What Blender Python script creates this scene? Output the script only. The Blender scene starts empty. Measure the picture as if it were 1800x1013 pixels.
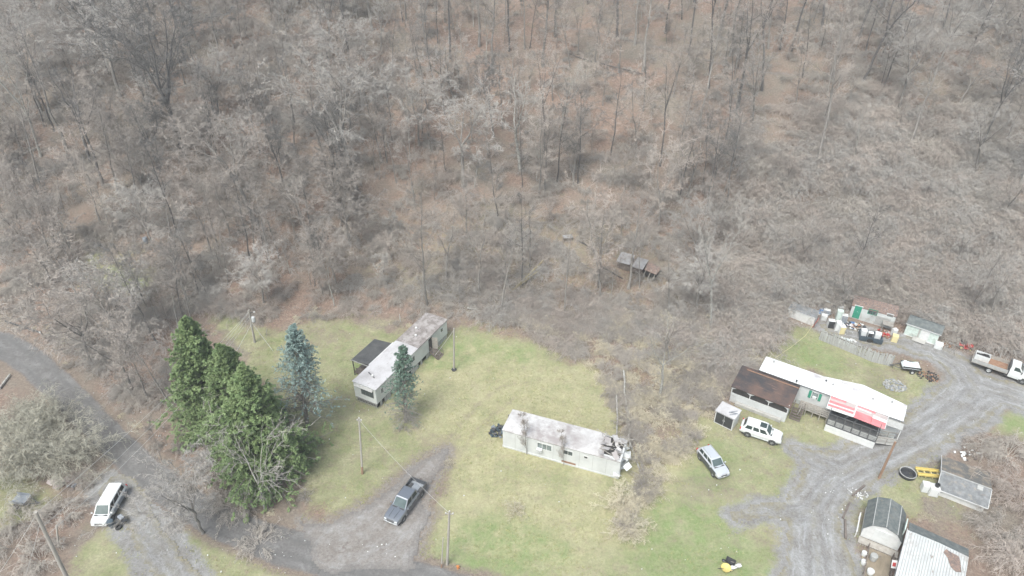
import bpy, math, random
import numpy as np
from mathutils import Vector, Matrix

# ------------------------------------------------------------------ camera, world, sun, exposure
scene = bpy.context.scene
COL = scene.collection
CAM_H = 61.0
PITCH = math.radians(34.0)
FPX = 1200.0                      # focal length in pixels of the 1800 px wide photograph
cam_d = bpy.data.cameras.new('camera')
cam = bpy.data.objects.new('camera', cam_d)
COL.objects.link(cam)
cam.location = (0, 0, CAM_H)
cam.rotation_euler = (math.radians(90) - PITCH, 0, 0)
cam_d.sensor_width = 36.0
cam_d.lens = 36.0 * FPX / 1800.0
cam_d.clip_start = 0.5
cam_d.clip_end = 3000
scene.camera = cam

HAZE = 0.0005
SUN_EL, SUN_AZ = math.radians(58), math.radians(-150)
world = bpy.data.worlds.new('World')
scene.world = world
world.use_nodes = True
wn = world.node_tree
wn.nodes.clear()
sky = wn.nodes.new('ShaderNodeTexSky'); sky.sky_type = 'NISHITA'; sky.sun_disc = False
sky.sun_elevation = SUN_EL; sky.sun_rotation = SUN_AZ
sky.air_density = 1.0; sky.dust_density = 4.0; sky.ozone_density = 1.0
hs = wn.nodes.new('ShaderNodeHueSaturation'); hs.inputs['Saturation'].default_value = 0.62
bg = wn.nodes.new('ShaderNodeBackground'); bg.inputs['Strength'].default_value = 0.15
wo = wn.nodes.new('ShaderNodeOutputWorld')
wn.links.new(sky.outputs[0], hs.inputs['Color']); tint = wn.nodes.new('ShaderNodeMix'); tint.data_type = 'RGBA'; tint.blend_type = 'MULTIPLY'; tint.inputs['Factor'].default_value = 1; tint.inputs['B'].default_value = (.955, 1.005, .975, 1)   # the cloud layer's own tint
wn.links.new(hs.outputs[0], tint.inputs['A']); wn.links.new(tint.outputs['Result'], bg.inputs[0]); wn.links.new(bg.outputs[0], wo.inputs[0])
sun_d = bpy.data.lights.new('sun', 'SUN'); sun_d.energy = 1.5; sun_d.angle = math.radians(25); sun_d.color = (1.0, 0.995, 0.965)
sun = bpy.data.objects.new('sun', sun_d); COL.objects.link(sun)
sd = Vector((math.sin(SUN_AZ) * math.cos(SUN_EL), math.cos(SUN_AZ) * math.cos(SUN_EL), math.sin(SUN_EL)))
sun.rotation_euler = (-sd).to_track_quat('-Z', 'Y').to_euler()
sun.location = (0, 0, 120)
scene.view_settings.view_transform = 'Standard'
scene.view_settings.look = 'None'
scene.view_settings.gamma = 1
scene.view_settings.exposure = 0.84
scene.render.engine = 'CYCLES'
scene.cycles.max_bounces = 4
scene.cycles.volume_bounces = 0
scene.cycles.volume_step_rate = 10

# ------------------------------------------------------------------ measuring helpers
CP, SP = math.cos(PITCH), math.sin(PITCH)
def ray(px, py):
    x = (px - 900) / FPX; y = -(py - 506.5) / FPX
    return np.array([x, CP + y * SP, -SP + y * CP])
def vn(x, y, f, s=0.0):           # cheap smooth noise, numpy friendly, -1..1
    return (np.sin(x * f + 1.7 * np.sin(y * f * .83 + s) + s * 2.1) * np.cos(y * f * 1.13 + 1.3 * np.sin(x * f * .71 - s) + s)
            + .5 * np.sin(x * f * 2.3 + s * 3.3 + y * f * 1.1) * np.cos(y * f * 2.1 - s * 1.3 - x * f * .9)) / 1.5
def terr(x, y):
    x = np.asarray(x, float); y = np.asarray(y, float)
    y0 = 86 + 3.0 * np.sin(x / 33 + .6) - 3.0 * np.clip((x - 45) / 30, 0, 1.2) + 3 * np.clip((-x - 30) / 40, 0, 1.5)
    u = y - y0
    sp = 5.0 * np.logaddexp(0, u / 5.0)
    h = .40 * sp
    hw = 1 / (1 + np.exp(-(u - 6) / 4))
    h = h + hw * (.9 * vn(x, y, .055, 1.0) + .45 * vn(x, y, .14, 2.0))
    yb = 149 - .33 * (x - 20)                  # bench of an old logging road on the hillside
    b = np.exp(-((y - yb) / 3.2) ** 2) * (1 / (1 + np.exp(-(x - 2) / 4)))
    h = h - .9 * b * np.sign(y - yb + 1e-6) * np.minimum(1, np.abs(y - yb) / 1.5)
    h = h + .10 * vn(x, y, .16, 5.0) + .04 * vn(x, y, .6, 3.0)
    return h
def T(x, y): return float(terr(x, y))
def G(px, py):                    # where the sight line of a pixel meets the ground
    r = ray(px, py); t = 20.0; st = 2.0
    for _ in range(400):
        p = r * t
        if CAM_H + p[2] < terr(p[0], p[1]): break
        t += st
    a, b = t - st, t
    for _ in range(24):
        m = (a + b) / 2; p = r * m
        if CAM_H + p[2] < terr(p[0], p[1]): b = m
        else: a = m
    p = r * b
    return float(p[0]), float(p[1]), T(p[0], p[1])
def PZ(px, py, z):                # point of a sight line at height z
    r = ray(px, py); t = (z - CAM_H) / r[2]; p = r * t
    return float(p[0]), float(p[1])
def proj(x, y, z):
    z = z - CAM_H
    d = y * CP - z * SP; u = y * SP + z * CP
    return 900 + FPX * x / d, 506.5 - FPX * u / d
def height_to(x, y, z0, pytop):   # height of a thing whose base is x,y,z0 and whose top shows at pytop
    a, b = 0.0, 60.0
    for _ in range(40):
        m = (a + b) / 2
        if proj(x, y, z0 + m)[1] > pytop: a = m
        else: b = m
    return a

# ------------------------------------------------------------------ mesh helpers
def fast_mesh(name, V, F3=None, F4=None, smooth=False):
    V = np.asarray(V, np.float32).reshape(-1, 3)
    me = bpy.data.meshes.new(name)
    me.vertices.add(len(V)); me.vertices.foreach_set('co', V.ravel())
    li = []; ls = []; n = 0; tot = 0
    if F4 is not None and len(F4):
        F4 = np.asarray(F4, np.int32); li.append(F4.ravel()); ls.append(np.arange(len(F4), dtype=np.int32) * 4); tot += F4.size; n += len(F4)
    if F3 is not None and len(F3):
        F3 = np.asarray(F3, np.int32); ls.append(tot + np.arange(len(F3), dtype=np.int32) * 3); li.append(F3.ravel()); tot += F3.size; n += len(F3)
    me.loops.add(tot); me.loops.foreach_set('vertex_index', np.concatenate(li))
    me.polygons.add(n); me.polygons.foreach_set('loop_start', np.concatenate(ls))
    me.update(calc_edges=True)
    if smooth: me.polygons.foreach_set('use_smooth', np.ones(n, bool))
    return me
def link(name, me, m=None, parent=None):
    o = bpy.data.objects.new(name, me); COL.objects.link(o)
    if m is not None and not me.materials: me.materials.append(m)
    if parent is not None: o.parent = parent
    return o
def tag(o, label=None, cat=None, group=None, kind=None):
    if label: o['label'] = label
    if cat: o['category'] = cat
    if group: o['group'] = group
    if kind: o['kind'] = kind
    return o
def thing(name, label, cat, loc=(0, 0, 0), rz=0.0, group=None):
    o = bpy.data.objects.new(name, None); COL.objects.link(o)
    o.empty_display_size = .3
    o.location = loc; o.rotation_euler = (0, 0, rz)
    return tag(o, label, cat, group)
def dup(root, loc, rz=0.0, label=None, group=None, scale=None, tilt=None):
    r = root.copy(); COL.objects.link(r); r.location = loc
    r.rotation_euler = (tilt[0] if tilt else root.rotation_euler.x, tilt[1] if tilt else root.rotation_euler.y, rz)
    if scale: r.scale = scale if hasattr(scale, '__len__') else (scale,) * 3
    if label: r['label'] = label
    if group: r['group'] = group
    for ch in list(root.children):
        c = ch.copy(); COL.objects.link(c); c.parent = r
        for g in list(ch.children):
            d = g.copy(); COL.objects.link(d); d.parent = c
    return r

class MB:
    """collects shapes and links them as one mesh object"""
    def __init__(s): s.v = []; s.f = []
    def add(s, vs, fs):
        n = len(s.v); s.v += [tuple(map(float, v)) for v in vs]; s.f += [tuple(n + i for i in f) for f in fs]; return s
    def box(s, c, d, rz=0.0, ry=0.0, rx=0.0, bev=0.0):
        x, y, z = d[0] / 2, d[1] / 2, d[2] / 2
        if bev > 0:
            b = min(bev, x * .9, y * .9, z * .9)
            vs = []
            for sx in (-1, 1):
                for sy in (-1, 1):
                    for sz in (-1, 1):
                        vs += [(sx * (x - b), sy * y, sz * (z - b)), (sx * x, sy * (y - b), sz * (z - b)), (sx * (x - b), sy * (y - b), sz * z)]
            import bmesh
            bm = bmesh.new()
            for v in vs: bm.verts.new(v)
            r = bmesh.ops.convex_hull(bm, input=bm.verts)
            bm.verts.ensure_lookup_table(); bm.verts.index_update()
            vs = [v.co.copy() for v in bm.verts]; fs = [[v.index for v in f.verts] for f in bm.faces]
            bm.free()
        else:
            vs = [(sx * x, sy * y, sz * z) for sx in (-1, 1) for sy in (-1, 1) for sz in (-1, 1)]
            fs = [(0, 1, 3, 2), (4, 6, 7, 5), (0, 4, 5, 1), (2, 3, 7, 6), (0, 2, 6, 4), (1, 5, 7, 3)]
        R = Matrix.Rotation(rz, 3, 'Z') @ Matrix.Rotation(ry, 3, 'Y') @ Matrix.Rotation(rx, 3, 'X')
        return s.add([R @ Vector(v) + Vector(c) for v in vs], fs)
    def bar(s, a, b, w, h=None, roll=0.0):
        h = w if h is None else h
        a = Vector(a); b = Vector(b); d = b - a
        if d.length < 1e-6: return s
        q = d.to_track_quat('X', 'Z').to_matrix() @ Matrix.Rotation(roll, 3, 'X')
        L = d.length
        vs = [q @ Vector((x, sy * w / 2, sz * h / 2)) + a for x in (0, L) for sy in (-1, 1) for sz in (-1, 1)]
        return s.add(vs, [(0, 1, 3, 2), (4, 6, 7, 5), (0, 4, 5, 1), (2, 3, 7, 6), (0, 2, 6, 4), (1, 5, 7, 3)])
    def tube(s, a, b, r0, r1=None, n=8, cap=True):
        r1 = r0 if r1 is None else r1
        a = Vector(a); b = Vector(b); q = (b - a).to_track_quat('Z', 'Y').to_matrix()
        vs = []
        for p, r in ((a, r0), (b, r1)):
            for k in range(n):
                t = 2 * math.pi * k / n; vs.append(q @ Vector((r * math.cos(t), r * math.sin(t), 0)) + p)
        fs = [(k, (k + 1) % n, n + (k + 1) % n, n + k) for k in range(n)]
        if cap: fs += [tuple(range(n))[::-1], tuple(range(n, 2 * n))]
        return s.add(vs, fs)
    def poly_tube(s, pts, r, n=6):
        for i in range(len(pts) - 1): s.tube(pts[i], pts[i + 1], r, r, n)
        return s
    def prism(s, poly, axis, a, b):
        """poly in the plane across axis ('x': (y,z), 'y': (x,z), 'z': (x,y)), extruded a..b"""
        n = len(poly); vs = []
        for t in (a, b):
            for (u, w) in poly:
                vs.append({'x': (t, u, w), 'y': (u, t, w), 'z': (u, w, t)}[axis])
        fs = [(k, (k + 1) % n, n + (k + 1) % n, n + k) for k in range(n)] + [tuple(range(n))[::-1], tuple(range(n, 2 * n))]
        return s.add(vs, fs)
    def slab(s, pts, th):
        """thick sheet: pts top outline (planar, 3d), th thickness straight down"""
        n = len(pts); vs = [tuple(p) for p in pts] + [(p[0], p[1], p[2] - th) for p in pts]
        fs = [(k, n + k, n + (k + 1) % n, (k + 1) % n) for k in range(n)] + [tuple(range(n)), tuple(range(n, 2 * n))[::-1]]
        return s.add(vs, fs)
    def lathe(s, prof, c=(0, 0, 0), n=16, axis='z'):
        vs = []; m = len(prof)
        for k in range(n):
            t = 2 * math.pi * k / n
            for (r, z) in prof:
                p = (r * math.cos(t), r * math.sin(t), z)
                if axis == 'y': p = (p[0], p[2], p[1])
                if axis == 'x': p = (p[2], p[0], p[1])
                vs.append((p[0] + c[0], p[1] + c[1], p[2] + c[2]))
        fs = [(k * m + i, ((k + 1) % n) * m + i, ((k + 1) % n) * m + i + 1, k * m + i + 1) for k in range(n) for i in range(m - 1)]
        return s.add(vs, fs)
    def build(s, name, m, parent=None, smooth=False):
        me = bpy.data.meshes.new(name); me.from_pydata(s.v, [], s.f); me.update()
        import bmesh
        bm = bmesh.new(); bm.from_mesh(me); bmesh.ops.recalc_face_normals(bm, faces=bm.faces); bm.to_mesh(me); bm.free()
        if smooth:
            me.polygons.foreach_set('use_smooth', np.ones(len(me.polygons), bool))
            try: me.set_sharp_from_angle(angle=math.radians(40))
            except Exception: pass
        return link(name, me, m, parent)

# ------------------------------------------------------------------ materials
MATS = {}
def mat(name, c, c2=None, rough=.8, scale=3.0, spread=(.35, .65), metal=0.0, bump=0.0, bscale=20.0, coat=0.0, stretch=(1, 1, 1), rand=0.0, spots=None, wave=None, emit=None):
    """procedural material: two tones through noise, optional stain layer, bump, per-object tone"""
    if name in MATS: return MATS[name]
    m = bpy.data.materials.new(name); m.use_nodes = True; MATS[name] = m
    nt = m.node_tree; b = nt.nodes['Principled BSDF']; L = nt.links.new
    b.inputs['Roughness'].default_value = rough; b.inputs['Metallic'].default_value = metal
    if coat: b.inputs['Coat Weight'].default_value = coat; b.inputs['Coat Roughness'].default_value = .1
    c2 = c2 or tuple(x * .82 for x in c)
    tc = nt.nodes.new('ShaderNodeTexCoord'); mp = nt.nodes.new('ShaderNodeMapping'); L(tc.outputs['Object'], mp.inputs[0]); mp.inputs['Scale'].default_value = stretch
    n = nt.nodes.new('ShaderNodeTexNoise'); n.inputs['Scale'].default_value = scale; n.inputs['Detail'].default_value = 6; n.inputs['Roughness'].default_value = .65
    L(mp.outputs[0], n.inputs['Vector'])
    mr = nt.nodes.new('ShaderNodeMapRange'); mr.inputs['From Min'].default_value = spread[0]; mr.inputs['From Max'].default_value = spread[1]; L(n.outputs['Fac'], mr.inputs['Value'])
    mx = nt.nodes.new('ShaderNodeMix'); mx.data_type = 'RGBA'; mx.inputs['A'].default_value = (*c, 1); mx.inputs['B'].default_value = (*c2, 1); L(mr.outputs[0], mx.inputs['Factor'])
    out = mx.outputs['Result']
    for sp in (spots or []):       # (colour, scale, low, high[, stretch])
        n2 = nt.nodes.new('ShaderNodeTexNoise'); n2.inputs['Scale'].default_value = sp[1]; n2.inputs['Detail'].default_value = 8; n2.inputs['Roughness'].default_value = .7
        m2 = nt.nodes.new('ShaderNodeMapping'); L(tc.outputs['Object'], m2.inputs[0]); m2.inputs['Location'].default_value = (3.1, 7.7, sp[1]); m2.inputs['Scale'].default_value = sp[4] if len(sp) > 4 else (1, 1, 1)
        L(m2.outputs[0], n2.inputs['Vector'])
        r2 = nt.nodes.new('ShaderNodeMapRange'); r2.inputs['From Min'].default_value = sp[2]; r2.inputs['From Max'].default_value = sp[3]; L(n2.outputs['Fac'], r2.inputs['Value'])
        x2 = nt.nodes.new('ShaderNodeMix'); x2.data_type = 'RGBA'; x2.inputs['B'].default_value = (*sp[0], 1); L(out, x2.inputs['A']); L(r2.outputs[0], x2.inputs['Factor']); out = x2.outputs['Result']
    if rand:
        oi = nt.nodes.new('ShaderNodeObjectInfo'); r3 = nt.nodes.new('ShaderNodeMapRange'); r3.inputs['To Min'].default_value = 1 - rand; r3.inputs['To Max'].default_value = 1 + rand; L(oi.outputs['Random'], r3.inputs['Value'])
        h3 = nt.nodes.new('ShaderNodeHueSaturation'); L(r3.outputs[0], h3.inputs['Value']); L(out, h3.inputs['Color']); out = h3.outputs[0]
    L(out, b.inputs['Base Color'])
    if bump or wave:
        bp = nt.nodes.new('ShaderNodeBump'); bp.inputs['Strength'].default_value = bump or .6; bp.inputs['Distance'].default_value = .03
        if wave:                   # (axis, scale)
            w = nt.nodes.new('ShaderNodeTexWave'); w.bands_direction = wave[0]; w.inputs['Scale'].default_value = wave[1]; L(tc.outputs['Object'], w.inputs['Vector']); L(w.outputs['Fac'], bp.inputs['Height'])
        else:
            n3 = nt.nodes.new('ShaderNodeTexNoise'); n3.inputs['Scale'].default_value = bscale; n3.inputs['Detail'].default_value = 4; L(tc.outputs['Object'], n3.inputs['Vector']); L(n3.outputs['Fac'], bp.inputs['Height'])
        L(bp.outputs[0], b.inputs['Normal'])
    return m
# ------------------------------------------------------------------ ground, roads
def inpoly(X, Y, poly):
    inside = np.zeros(X.shape, bool); n = len(poly)
    for i in range(n):
        x1, y1 = poly[i]; x2, y2 = poly[(i + 1) % n]
        c = ((y1 > Y) != (y2 > Y)) & (X < (x2 - x1) * (Y - y1) / (y2 - y1 + 1e-12) + x1)
        inside ^= c
    return inside
def segdist(X, Y, a, b):
    dx, dy = b[0] - a[0], b[1] - a[1]
    t = np.clip(((X - a[0]) * dx + (Y - a[1]) * dy) / (dx * dx + dy * dy + 1e-12), 0, 1)
    return np.hypot(X - a[0] - t * dx, Y - a[1] - t * dy), t
def sd_poly(X, Y, poly):          # positive inside
    d = np.full(X.shape, 1e9)
    for i in range(len(poly)):
        d = np.minimum(d, segdist(X, Y, poly[i], poly[(i + 1) % len(poly)])[0])
    return np.where(inpoly(X, Y, poly), d, -d)
def sd_line(X, Y, pts):           # pts (x,y,halfwidth)
    d = np.full(X.shape, -1e9)
    for i in range(len(pts) - 1):
        a, b = pts[i], pts[i + 1]
        q, t = segdist(X, Y, a, b)
        d = np.maximum(d, a[2] + (b[2] - a[2]) * t - q)
    return d
def cdist(X, Y, *lines):          # distance to the nearest centre line, and how far along it
    d = np.full(np.shape(X), 1e9); s = np.zeros(np.shape(X))
    for pts in lines:
        acc = 0.0
        for i in range(len(pts) - 1):
            q, t = segdist(X, Y, pts[i], pts[i + 1]); L = math.hypot(pts[i + 1][0] - pts[i][0], pts[i + 1][1] - pts[i][1]); m = q < d
            cr = np.sign((pts[i + 1][0] - pts[i][0]) * (Y - pts[i][1]) - (pts[i + 1][1] - pts[i][1]) * (X - pts[i][0]))
            s = np.where(m, acc + t * L, s); d = np.where(m, q, d); acc += L
    return d, s
def gp2(l): return [G(px, py)[:2] for px, py in l]
def nline(l): return [(*G(px, py)[:2], hw * .84) for px, py, hw in l]
def line(l): return [(*G(px, py)[:2], hw) for px, py, hw in l]
def sm(d, a, b): t = np.clip((d - a) / (b - a), 0, 1); return t * t * (3 - 2 * t)

ROAD = nline([(-160, 560, 3.2), (-60, 590, 3.0), (0, 603, 2.8), (60, 640, 2.7), (130, 705, 2.6), (190, 768, 2.5), (245, 822, 2.5), (310, 873, 2.5), (400, 925, 2.6), (500, 962, 2.9), (600, 985, 3.1), (700, 1010, 2.8), (800, 1040, 2.6), (1000, 1090, 2.6)])
LANE = line([(205, 855, 1.9), (240, 905, 1.6), (275, 955, 1.5), (310, 1010, 1.7), (345, 1070, 1.8)])
DRIVE = line([(600, 960, 3.4), (655, 935, 3.6), (700, 890, 2.7), (735, 845, 2.0), (765, 812, 1.1), (785, 792, .3)])
DRIVE2 = gp2([(520, 915), (600, 925), (660, 905), (690, 880), (760, 900), (735, 965), (735, 1013), (560, 1000)])
GRAV = [line([(1440, 1080, 4.2), (1440, 1010, 3.6), (1432, 940, 3.1), (1430, 890, 2.9), (1465, 840, 2.9), (1530, 805, 2.9), (1610, 765, 2.8), (1690, 712, 3.2), (1720, 680, 3.4), (1760, 690, 3.0), (1850, 720, 2.6)]),
        line([(1720, 690, 3.3), (1690, 645, 2.4), (1640, 615, 1.9), (1585, 602, 1.7), (1530, 592, 1.6), (1480, 585, 1.5), (1450, 575, 1.3)]),
        line([(1430, 900, 2.0), (1380, 905, 1.6), (1330, 897, 1.0), (1290, 905, .7)]),
        line([(1480, 830, 2.2), (1430, 808, 1.6), (1400, 790, .8)])]
LAWN = [gp2([(1290, 690), (1400, 720), (1560, 775), (1500, 800), (1420, 805), (1300, 775)]), gp2([(1500, 820), (1600, 812), (1650, 830), (1660, 880), (1600, 900), (1500, 890)]), gp2([(380, 560), (470, 590), (560, 565), (625, 560), (720, 590), (800, 585), (860, 575), (960, 610), (1040, 650), (1085, 700), (1120, 830), (1190, 800), (1235, 740), (1260, 745), (1300, 760), (1380, 800), (1420, 850), (1400, 900), (1380, 1060), (735, 1060), (740, 960), (800, 820), (780, 775), (720, 820), (640, 915), (590, 915), (545, 880), (500, 760), (480, 700)]),
        gp2([(1370, 590), (1430, 572), (1470, 610), (1560, 640), (1620, 655), (1680, 700), (1655, 745), (1590, 765), (1600, 730), (1500, 680), (1350, 628)]),
        gp2([(310, 930), (380, 925), (480, 970), (560, 1030), (480, 1060), (340, 1040), (290, 960)]),
        gp2([(150, 960), (190, 920), (225, 930), (260, 990), (280, 1050), (140, 1050)]),
        gp2([(1500, 840), (1560, 812), (1610, 812), (1640, 860), (1600, 880), (1510, 880), (1480, 940), (1470, 1020), (1450, 960), (1460, 890)]),
        gp2([(1755, 715), (1850, 700), (1860, 790), (1765, 760)]),
        gp2([(0, 850), (60, 860), (70, 890), (0, 905)]),
        gp2([(160, 455), (225, 460), (260, 500), (210, 515), (160, 490)]),
        gp2([(1290, 770), (1390, 790), (1400, 830), (1340, 870), (1240, 880), (1200, 830), (1230, 760)])]
MEADOW = [gp2([(1500, 860), (1650, 860), (1760, 900), (1700, 960), (1600, 920), (1490, 960)]), gp2([(1000, 600), (1250, 640), (1250, 760), (1180, 830), (1110, 950), (1050, 800)]), gp2([(-60, 40), (45, 90), (60, 150), (40, 230), (-60, 240)]), gp2([(640, 380), (1000, 360), (1180, 400), (1290, 500), (1120, 560), (900, 560), (700, 530), (600, 470)])]
STRAW = [gp2([(1000, 620), (1230, 640), (1240, 740), (1180, 820), (1110, 950), (1085, 940), (1100, 840), (1100, 740), (1040, 660)]), gp2([(700, 640), (860, 590), (1000, 650), (1080, 740), (1100, 850), (1000, 830), (880, 800), (870, 900), (760, 930), (800, 800), (740, 760)]), gp2([(1085, 810), (1200, 780), (1230, 800), (1150, 900), (1110, 950)]),
         gp2([(800, 840), (1090, 860), (1100, 960), (960, 1000), (780, 940)])]
VIVID = [gp2([(620, 640), (700, 620), (730, 650), (640, 720)]), gp2([(770, 610), (840, 590), (930, 610), (940, 640), (860, 625), (790, 650)]),
         gp2([(1100, 960), (1150, 890), (1180, 900), (1120, 1030)]), gp2([(1160, 880), (1260, 890), (1330, 960), (1380, 1040), (1100, 1040)]),
         gp2([(1370, 600), (1440, 590), (1470, 650), (1400, 640)]), gp2([(860, 900), (1000, 960), (960, 1020), (760, 1020), (780, 960)]), gp2([(1200, 850), (1250, 790), (1300, 790), (1270, 850)]),
         gp2([(190, 465), (225, 470), (250, 495), (215, 505)]), gp2([(225, 735), (250, 745), (300, 800), (280, 800)]), gp2([(1765, 720), (1850, 720), (1850, 770), (1770, 755)]),
         gp2([(740, 590), (800, 600), (780, 640), (740, 650)])]
BROWN = [gp2([(1180, 840), (1260, 830), (1330, 870), (1290, 900), (1210, 880)]), gp2([(1330, 905), (1410, 920), (1420, 1000), (1370, 1000), (1330, 960)]), 
         gp2([(1500, 640), (1590, 650), (1600, 690), (1540, 680)]), gp2([(740, 760), (830, 760), (800, 800), (760, 800)]), gp2([(540, 900), (640, 920), (700, 850), (690, 840), (620, 905)]),
         gp2([(180, 860), (200, 850), (190, 935), (140, 960), (120, 940)]), gp2([(1440, 560), (1590, 580), (1590, 610), (1450, 595)]), gp2([(600, 690), (660, 690), (680, 710), (620, 725)]),
         gp2([(480, 560), (600, 560), (620, 600), (520, 610)])]

def axis(lo, hi, step, far, fstep):
    a = np.arange(lo, hi, step); o = []; x = lo; s = step
    while x > -far: s = min(s * 1.25, fstep); x -= s; o.append(x)
    p = []; x = a[-1]; s = step
    while x < far: s = min(s * 1.25, fstep); x += s; p.append(x)
    return np.concatenate([o[::-1], a, p])
gx = axis(-72, 82, .36, 700, 30); gy = axis(20, 104, .36, 700, 30)
gy = np.unique(np.concatenate([gy[(gy < 104)], np.arange(104.2, 185, .9), gy[gy > 188]]))
X, Y = np.meshgrid(gx, gy); X = X.ravel(); Y = Y.ravel()
def jig(x, y): return .35 * vn(x, y, .9, 7) + .22 * vn(x, y, 2.7, 8) + .5 * vn(x, y, .33, 9)
J = jig(X, Y)
def union(ps, f, a, b, j=1.0):
    w = np.zeros(X.shape)
    for p in ps: w = np.maximum(w, sm(f(X, Y, p) + J * j, a, b))
    return w
w_lawn = union(LAWN, sd_poly, -3.6, 2.4, 3.2)
w_mead = union(MEADOW, sd_poly, -4, 3, 3) * .34
w_lawn = np.maximum(w_lawn, w_mead)
w_straw = union(STRAW, sd_poly, -2.5, 1.5, 2)
w_vivid = union(VIVID, sd_poly, -1.6, 1.2, 2)
w_brown = union(BROWN, sd_poly, -2.6, 1.6, 3)
TRK = [line([(772, 805, .35), (800, 760, .35), (835, 715, .3), (880, 680, .3), (935, 670, .2)]), line([(800, 812, .35), (830, 765, .35), (870, 725, .3), (905, 700, .2)]), line([(1250, 860, .3), (1270, 900, .3), (1300, 960, .3)]), line([(1330, 810, .4), (1360, 840, .4), (1400, 860, .4)]), line([(1290, 750, .3), (1350, 800, .3), (1390, 820, .3)])]
for t_ in TRK: w_brown = np.maximum(w_brown, .9 * sm(sd_line(X, Y, t_) + J * .4, -.7, .3))
w_road = sm(sd_line(X, Y, ROAD) + J * .5, -1.6, .1)
w_grav = np.zeros(X.shape)
for g in GRAV: w_grav = np.maximum(w_grav, sm(sd_line(X, Y, g) + J * 1.2, -2.2, .6))
w_drive = np.maximum(sm(sd_line(X, Y, DRIVE) + J * .8, -2.4, 0), sm(sd_poly(X, Y, DRIVE2) + J * .8, -2.0, 0))
w_lane = sm(sd_line(X, Y, LANE) + J * 1.0, -2.4, -.1)
yb = 149 - .33 * (X - 20)
w_bench = np.exp(-((Y - yb) / 2.2) ** 2) * (X > 0) * np.clip(X / 10, 0, 1) * (X < 60)
w_gr = np.maximum.reduce([w_grav, w_lane, w_bench * .45, w_drive * .45])
w_dirt = np.maximum.reduce([w_road, w_drive, w_brown * .55])
nx, ny = len(gx), len(gy)
idx = np.arange(nx * ny).reshape(ny, nx)
F = np.stack([idx[:-1, :-1], idx[:-1, 1:], idx[1:, 1:], idx[1:, :-1]], -1).reshape(-1, 4)
Z = terr(X, Y)
Z = np.where((Y > 260) | (Y < -20) | (np.abs(X) > 260), np.minimum(Z, 70), Z)
gm = fast_mesh('ground', np.stack([X, Y, Z], 1), None, F, True)
def colattr(me, name, cols):
    a = me.color_attributes.new(name, 'FLOAT_COLOR', 'POINT'); a.data.foreach_set('color', np.stack(cols, 1).astype(np.float32).ravel())
one = np.ones(X.shape)
colattr(gm, 'cover', [w_lawn, w_straw, w_vivid, one])
colattr(gm, 'bare', [w_dirt, w_gr, w_brown, one])

class NT:                         # little node shorthand
    def __init__(s, m): s.t = m.node_tree; s.L = s.t.links.new; s.tc = s.t.nodes.new('ShaderNodeTexCoord').outputs['Object']
    def noise(s, sc, det=5, rough=.6, stretch=None, dist=0):
        n = s.t.nodes.new('ShaderNodeTexNoise'); n.inputs['Scale'].default_value = sc; n.inputs['Detail'].default_value = det; n.inputs['Roughness'].default_value = rough; n.inputs['Distortion'].default_value = dist
        v = s.tc
        if stretch: mp = s.t.nodes.new('ShaderNodeMapping'); mp.inputs['Scale'].default_value = stretch; s.L(v, mp.inputs[0]); v = mp.outputs[0]
        s.L(v, n.inputs['Vector']); return n.outputs['Fac']
    def ramp(s, v, a, b, lo=0, hi=1):
        n = s.t.nodes.new('ShaderNodeMapRange'); n.inputs['From Min'].default_value = a; n.inputs['From Max'].default_value = b; n.inputs['To Min'].default_value = lo; n.inputs['To Max'].default_value = hi; s.L(v, n.inputs['Value']); return n.outputs[0]
    def mix(s, f, a, b):
        n = s.t.nodes.new('ShaderNodeMix'); n.data_type = 'RGBA'
        for k, x in (('A', a), ('B', b)):
            if isinstance(x, tuple): n.inputs[k].default_value = (*x, 1)
            else: s.L(x, n.inputs[k])
        if isinstance(f, float): n.inputs['Factor'].default_value = f
        else: s.L(f, n.inputs['Factor'])
        return n.outputs['Result']
    def math(s, op, a, b):
        n = s.t.nodes.new('ShaderNodeMath'); n.operation = op
        for k, x in ((0, a), (1, b)):
            if isinstance(x, (int, float)): n.inputs[k].default_value = x
            else: s.L(x, n.inputs[k])
        return n.outputs[0]
    def streak(s, ed, lo, hi, sc=1.0, a=0.0, b=1.0):     # noise drawn out along the way the wheels run
        c = s.t.nodes.new('ShaderNodeCombineXYZ'); s.L(s.math('ADD', s.math('MULTIPLY', ed[1], 5 * 2.2 * sc), s.ramp(s.noise(.7, 5, .7), .2, .8, -.8, .8)), c.inputs[0]); s.L(s.math('MULTIPLY', ed[2], 50 * .16 * sc), c.inputs[1])
        n = s.t.nodes.new('ShaderNodeTexNoise'); n.inputs['Scale'].default_value = 1; n.inputs['Detail'].default_value = 9; n.inputs['Roughness'].default_value = .78; s.L(c.outputs[0], n.inputs['Vector'])
        return s.ramp(n.outputs['Fac'], lo, hi, a, b)
    def attr(s, name):
        a = s.t.nodes.new('ShaderNodeVertexColor'); a.layer_name = name; sp = s.t.nodes.new('ShaderNodeSeparateColor'); s.L(a.outputs[0], sp.inputs[0]); return sp.outputs
    def bump(s, v, st, dist):
        b = s.t.nodes.new('ShaderNodeBump'); b.inputs['Strength'].default_value = st; b.inputs['Distance'].default_value = dist; s.L(v, b.inputs['Height']); return b.outputs[0]
def newmat(name, rough=.95):
    m = bpy.data.materials.new(name); m.use_nodes = True; b = m.node_tree.nodes['Principled BSDF']; b.inputs['Roughness'].default_value = rough; b.inputs['Specular IOR Level'].default_value = .15
    return m, NT(m), b

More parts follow.
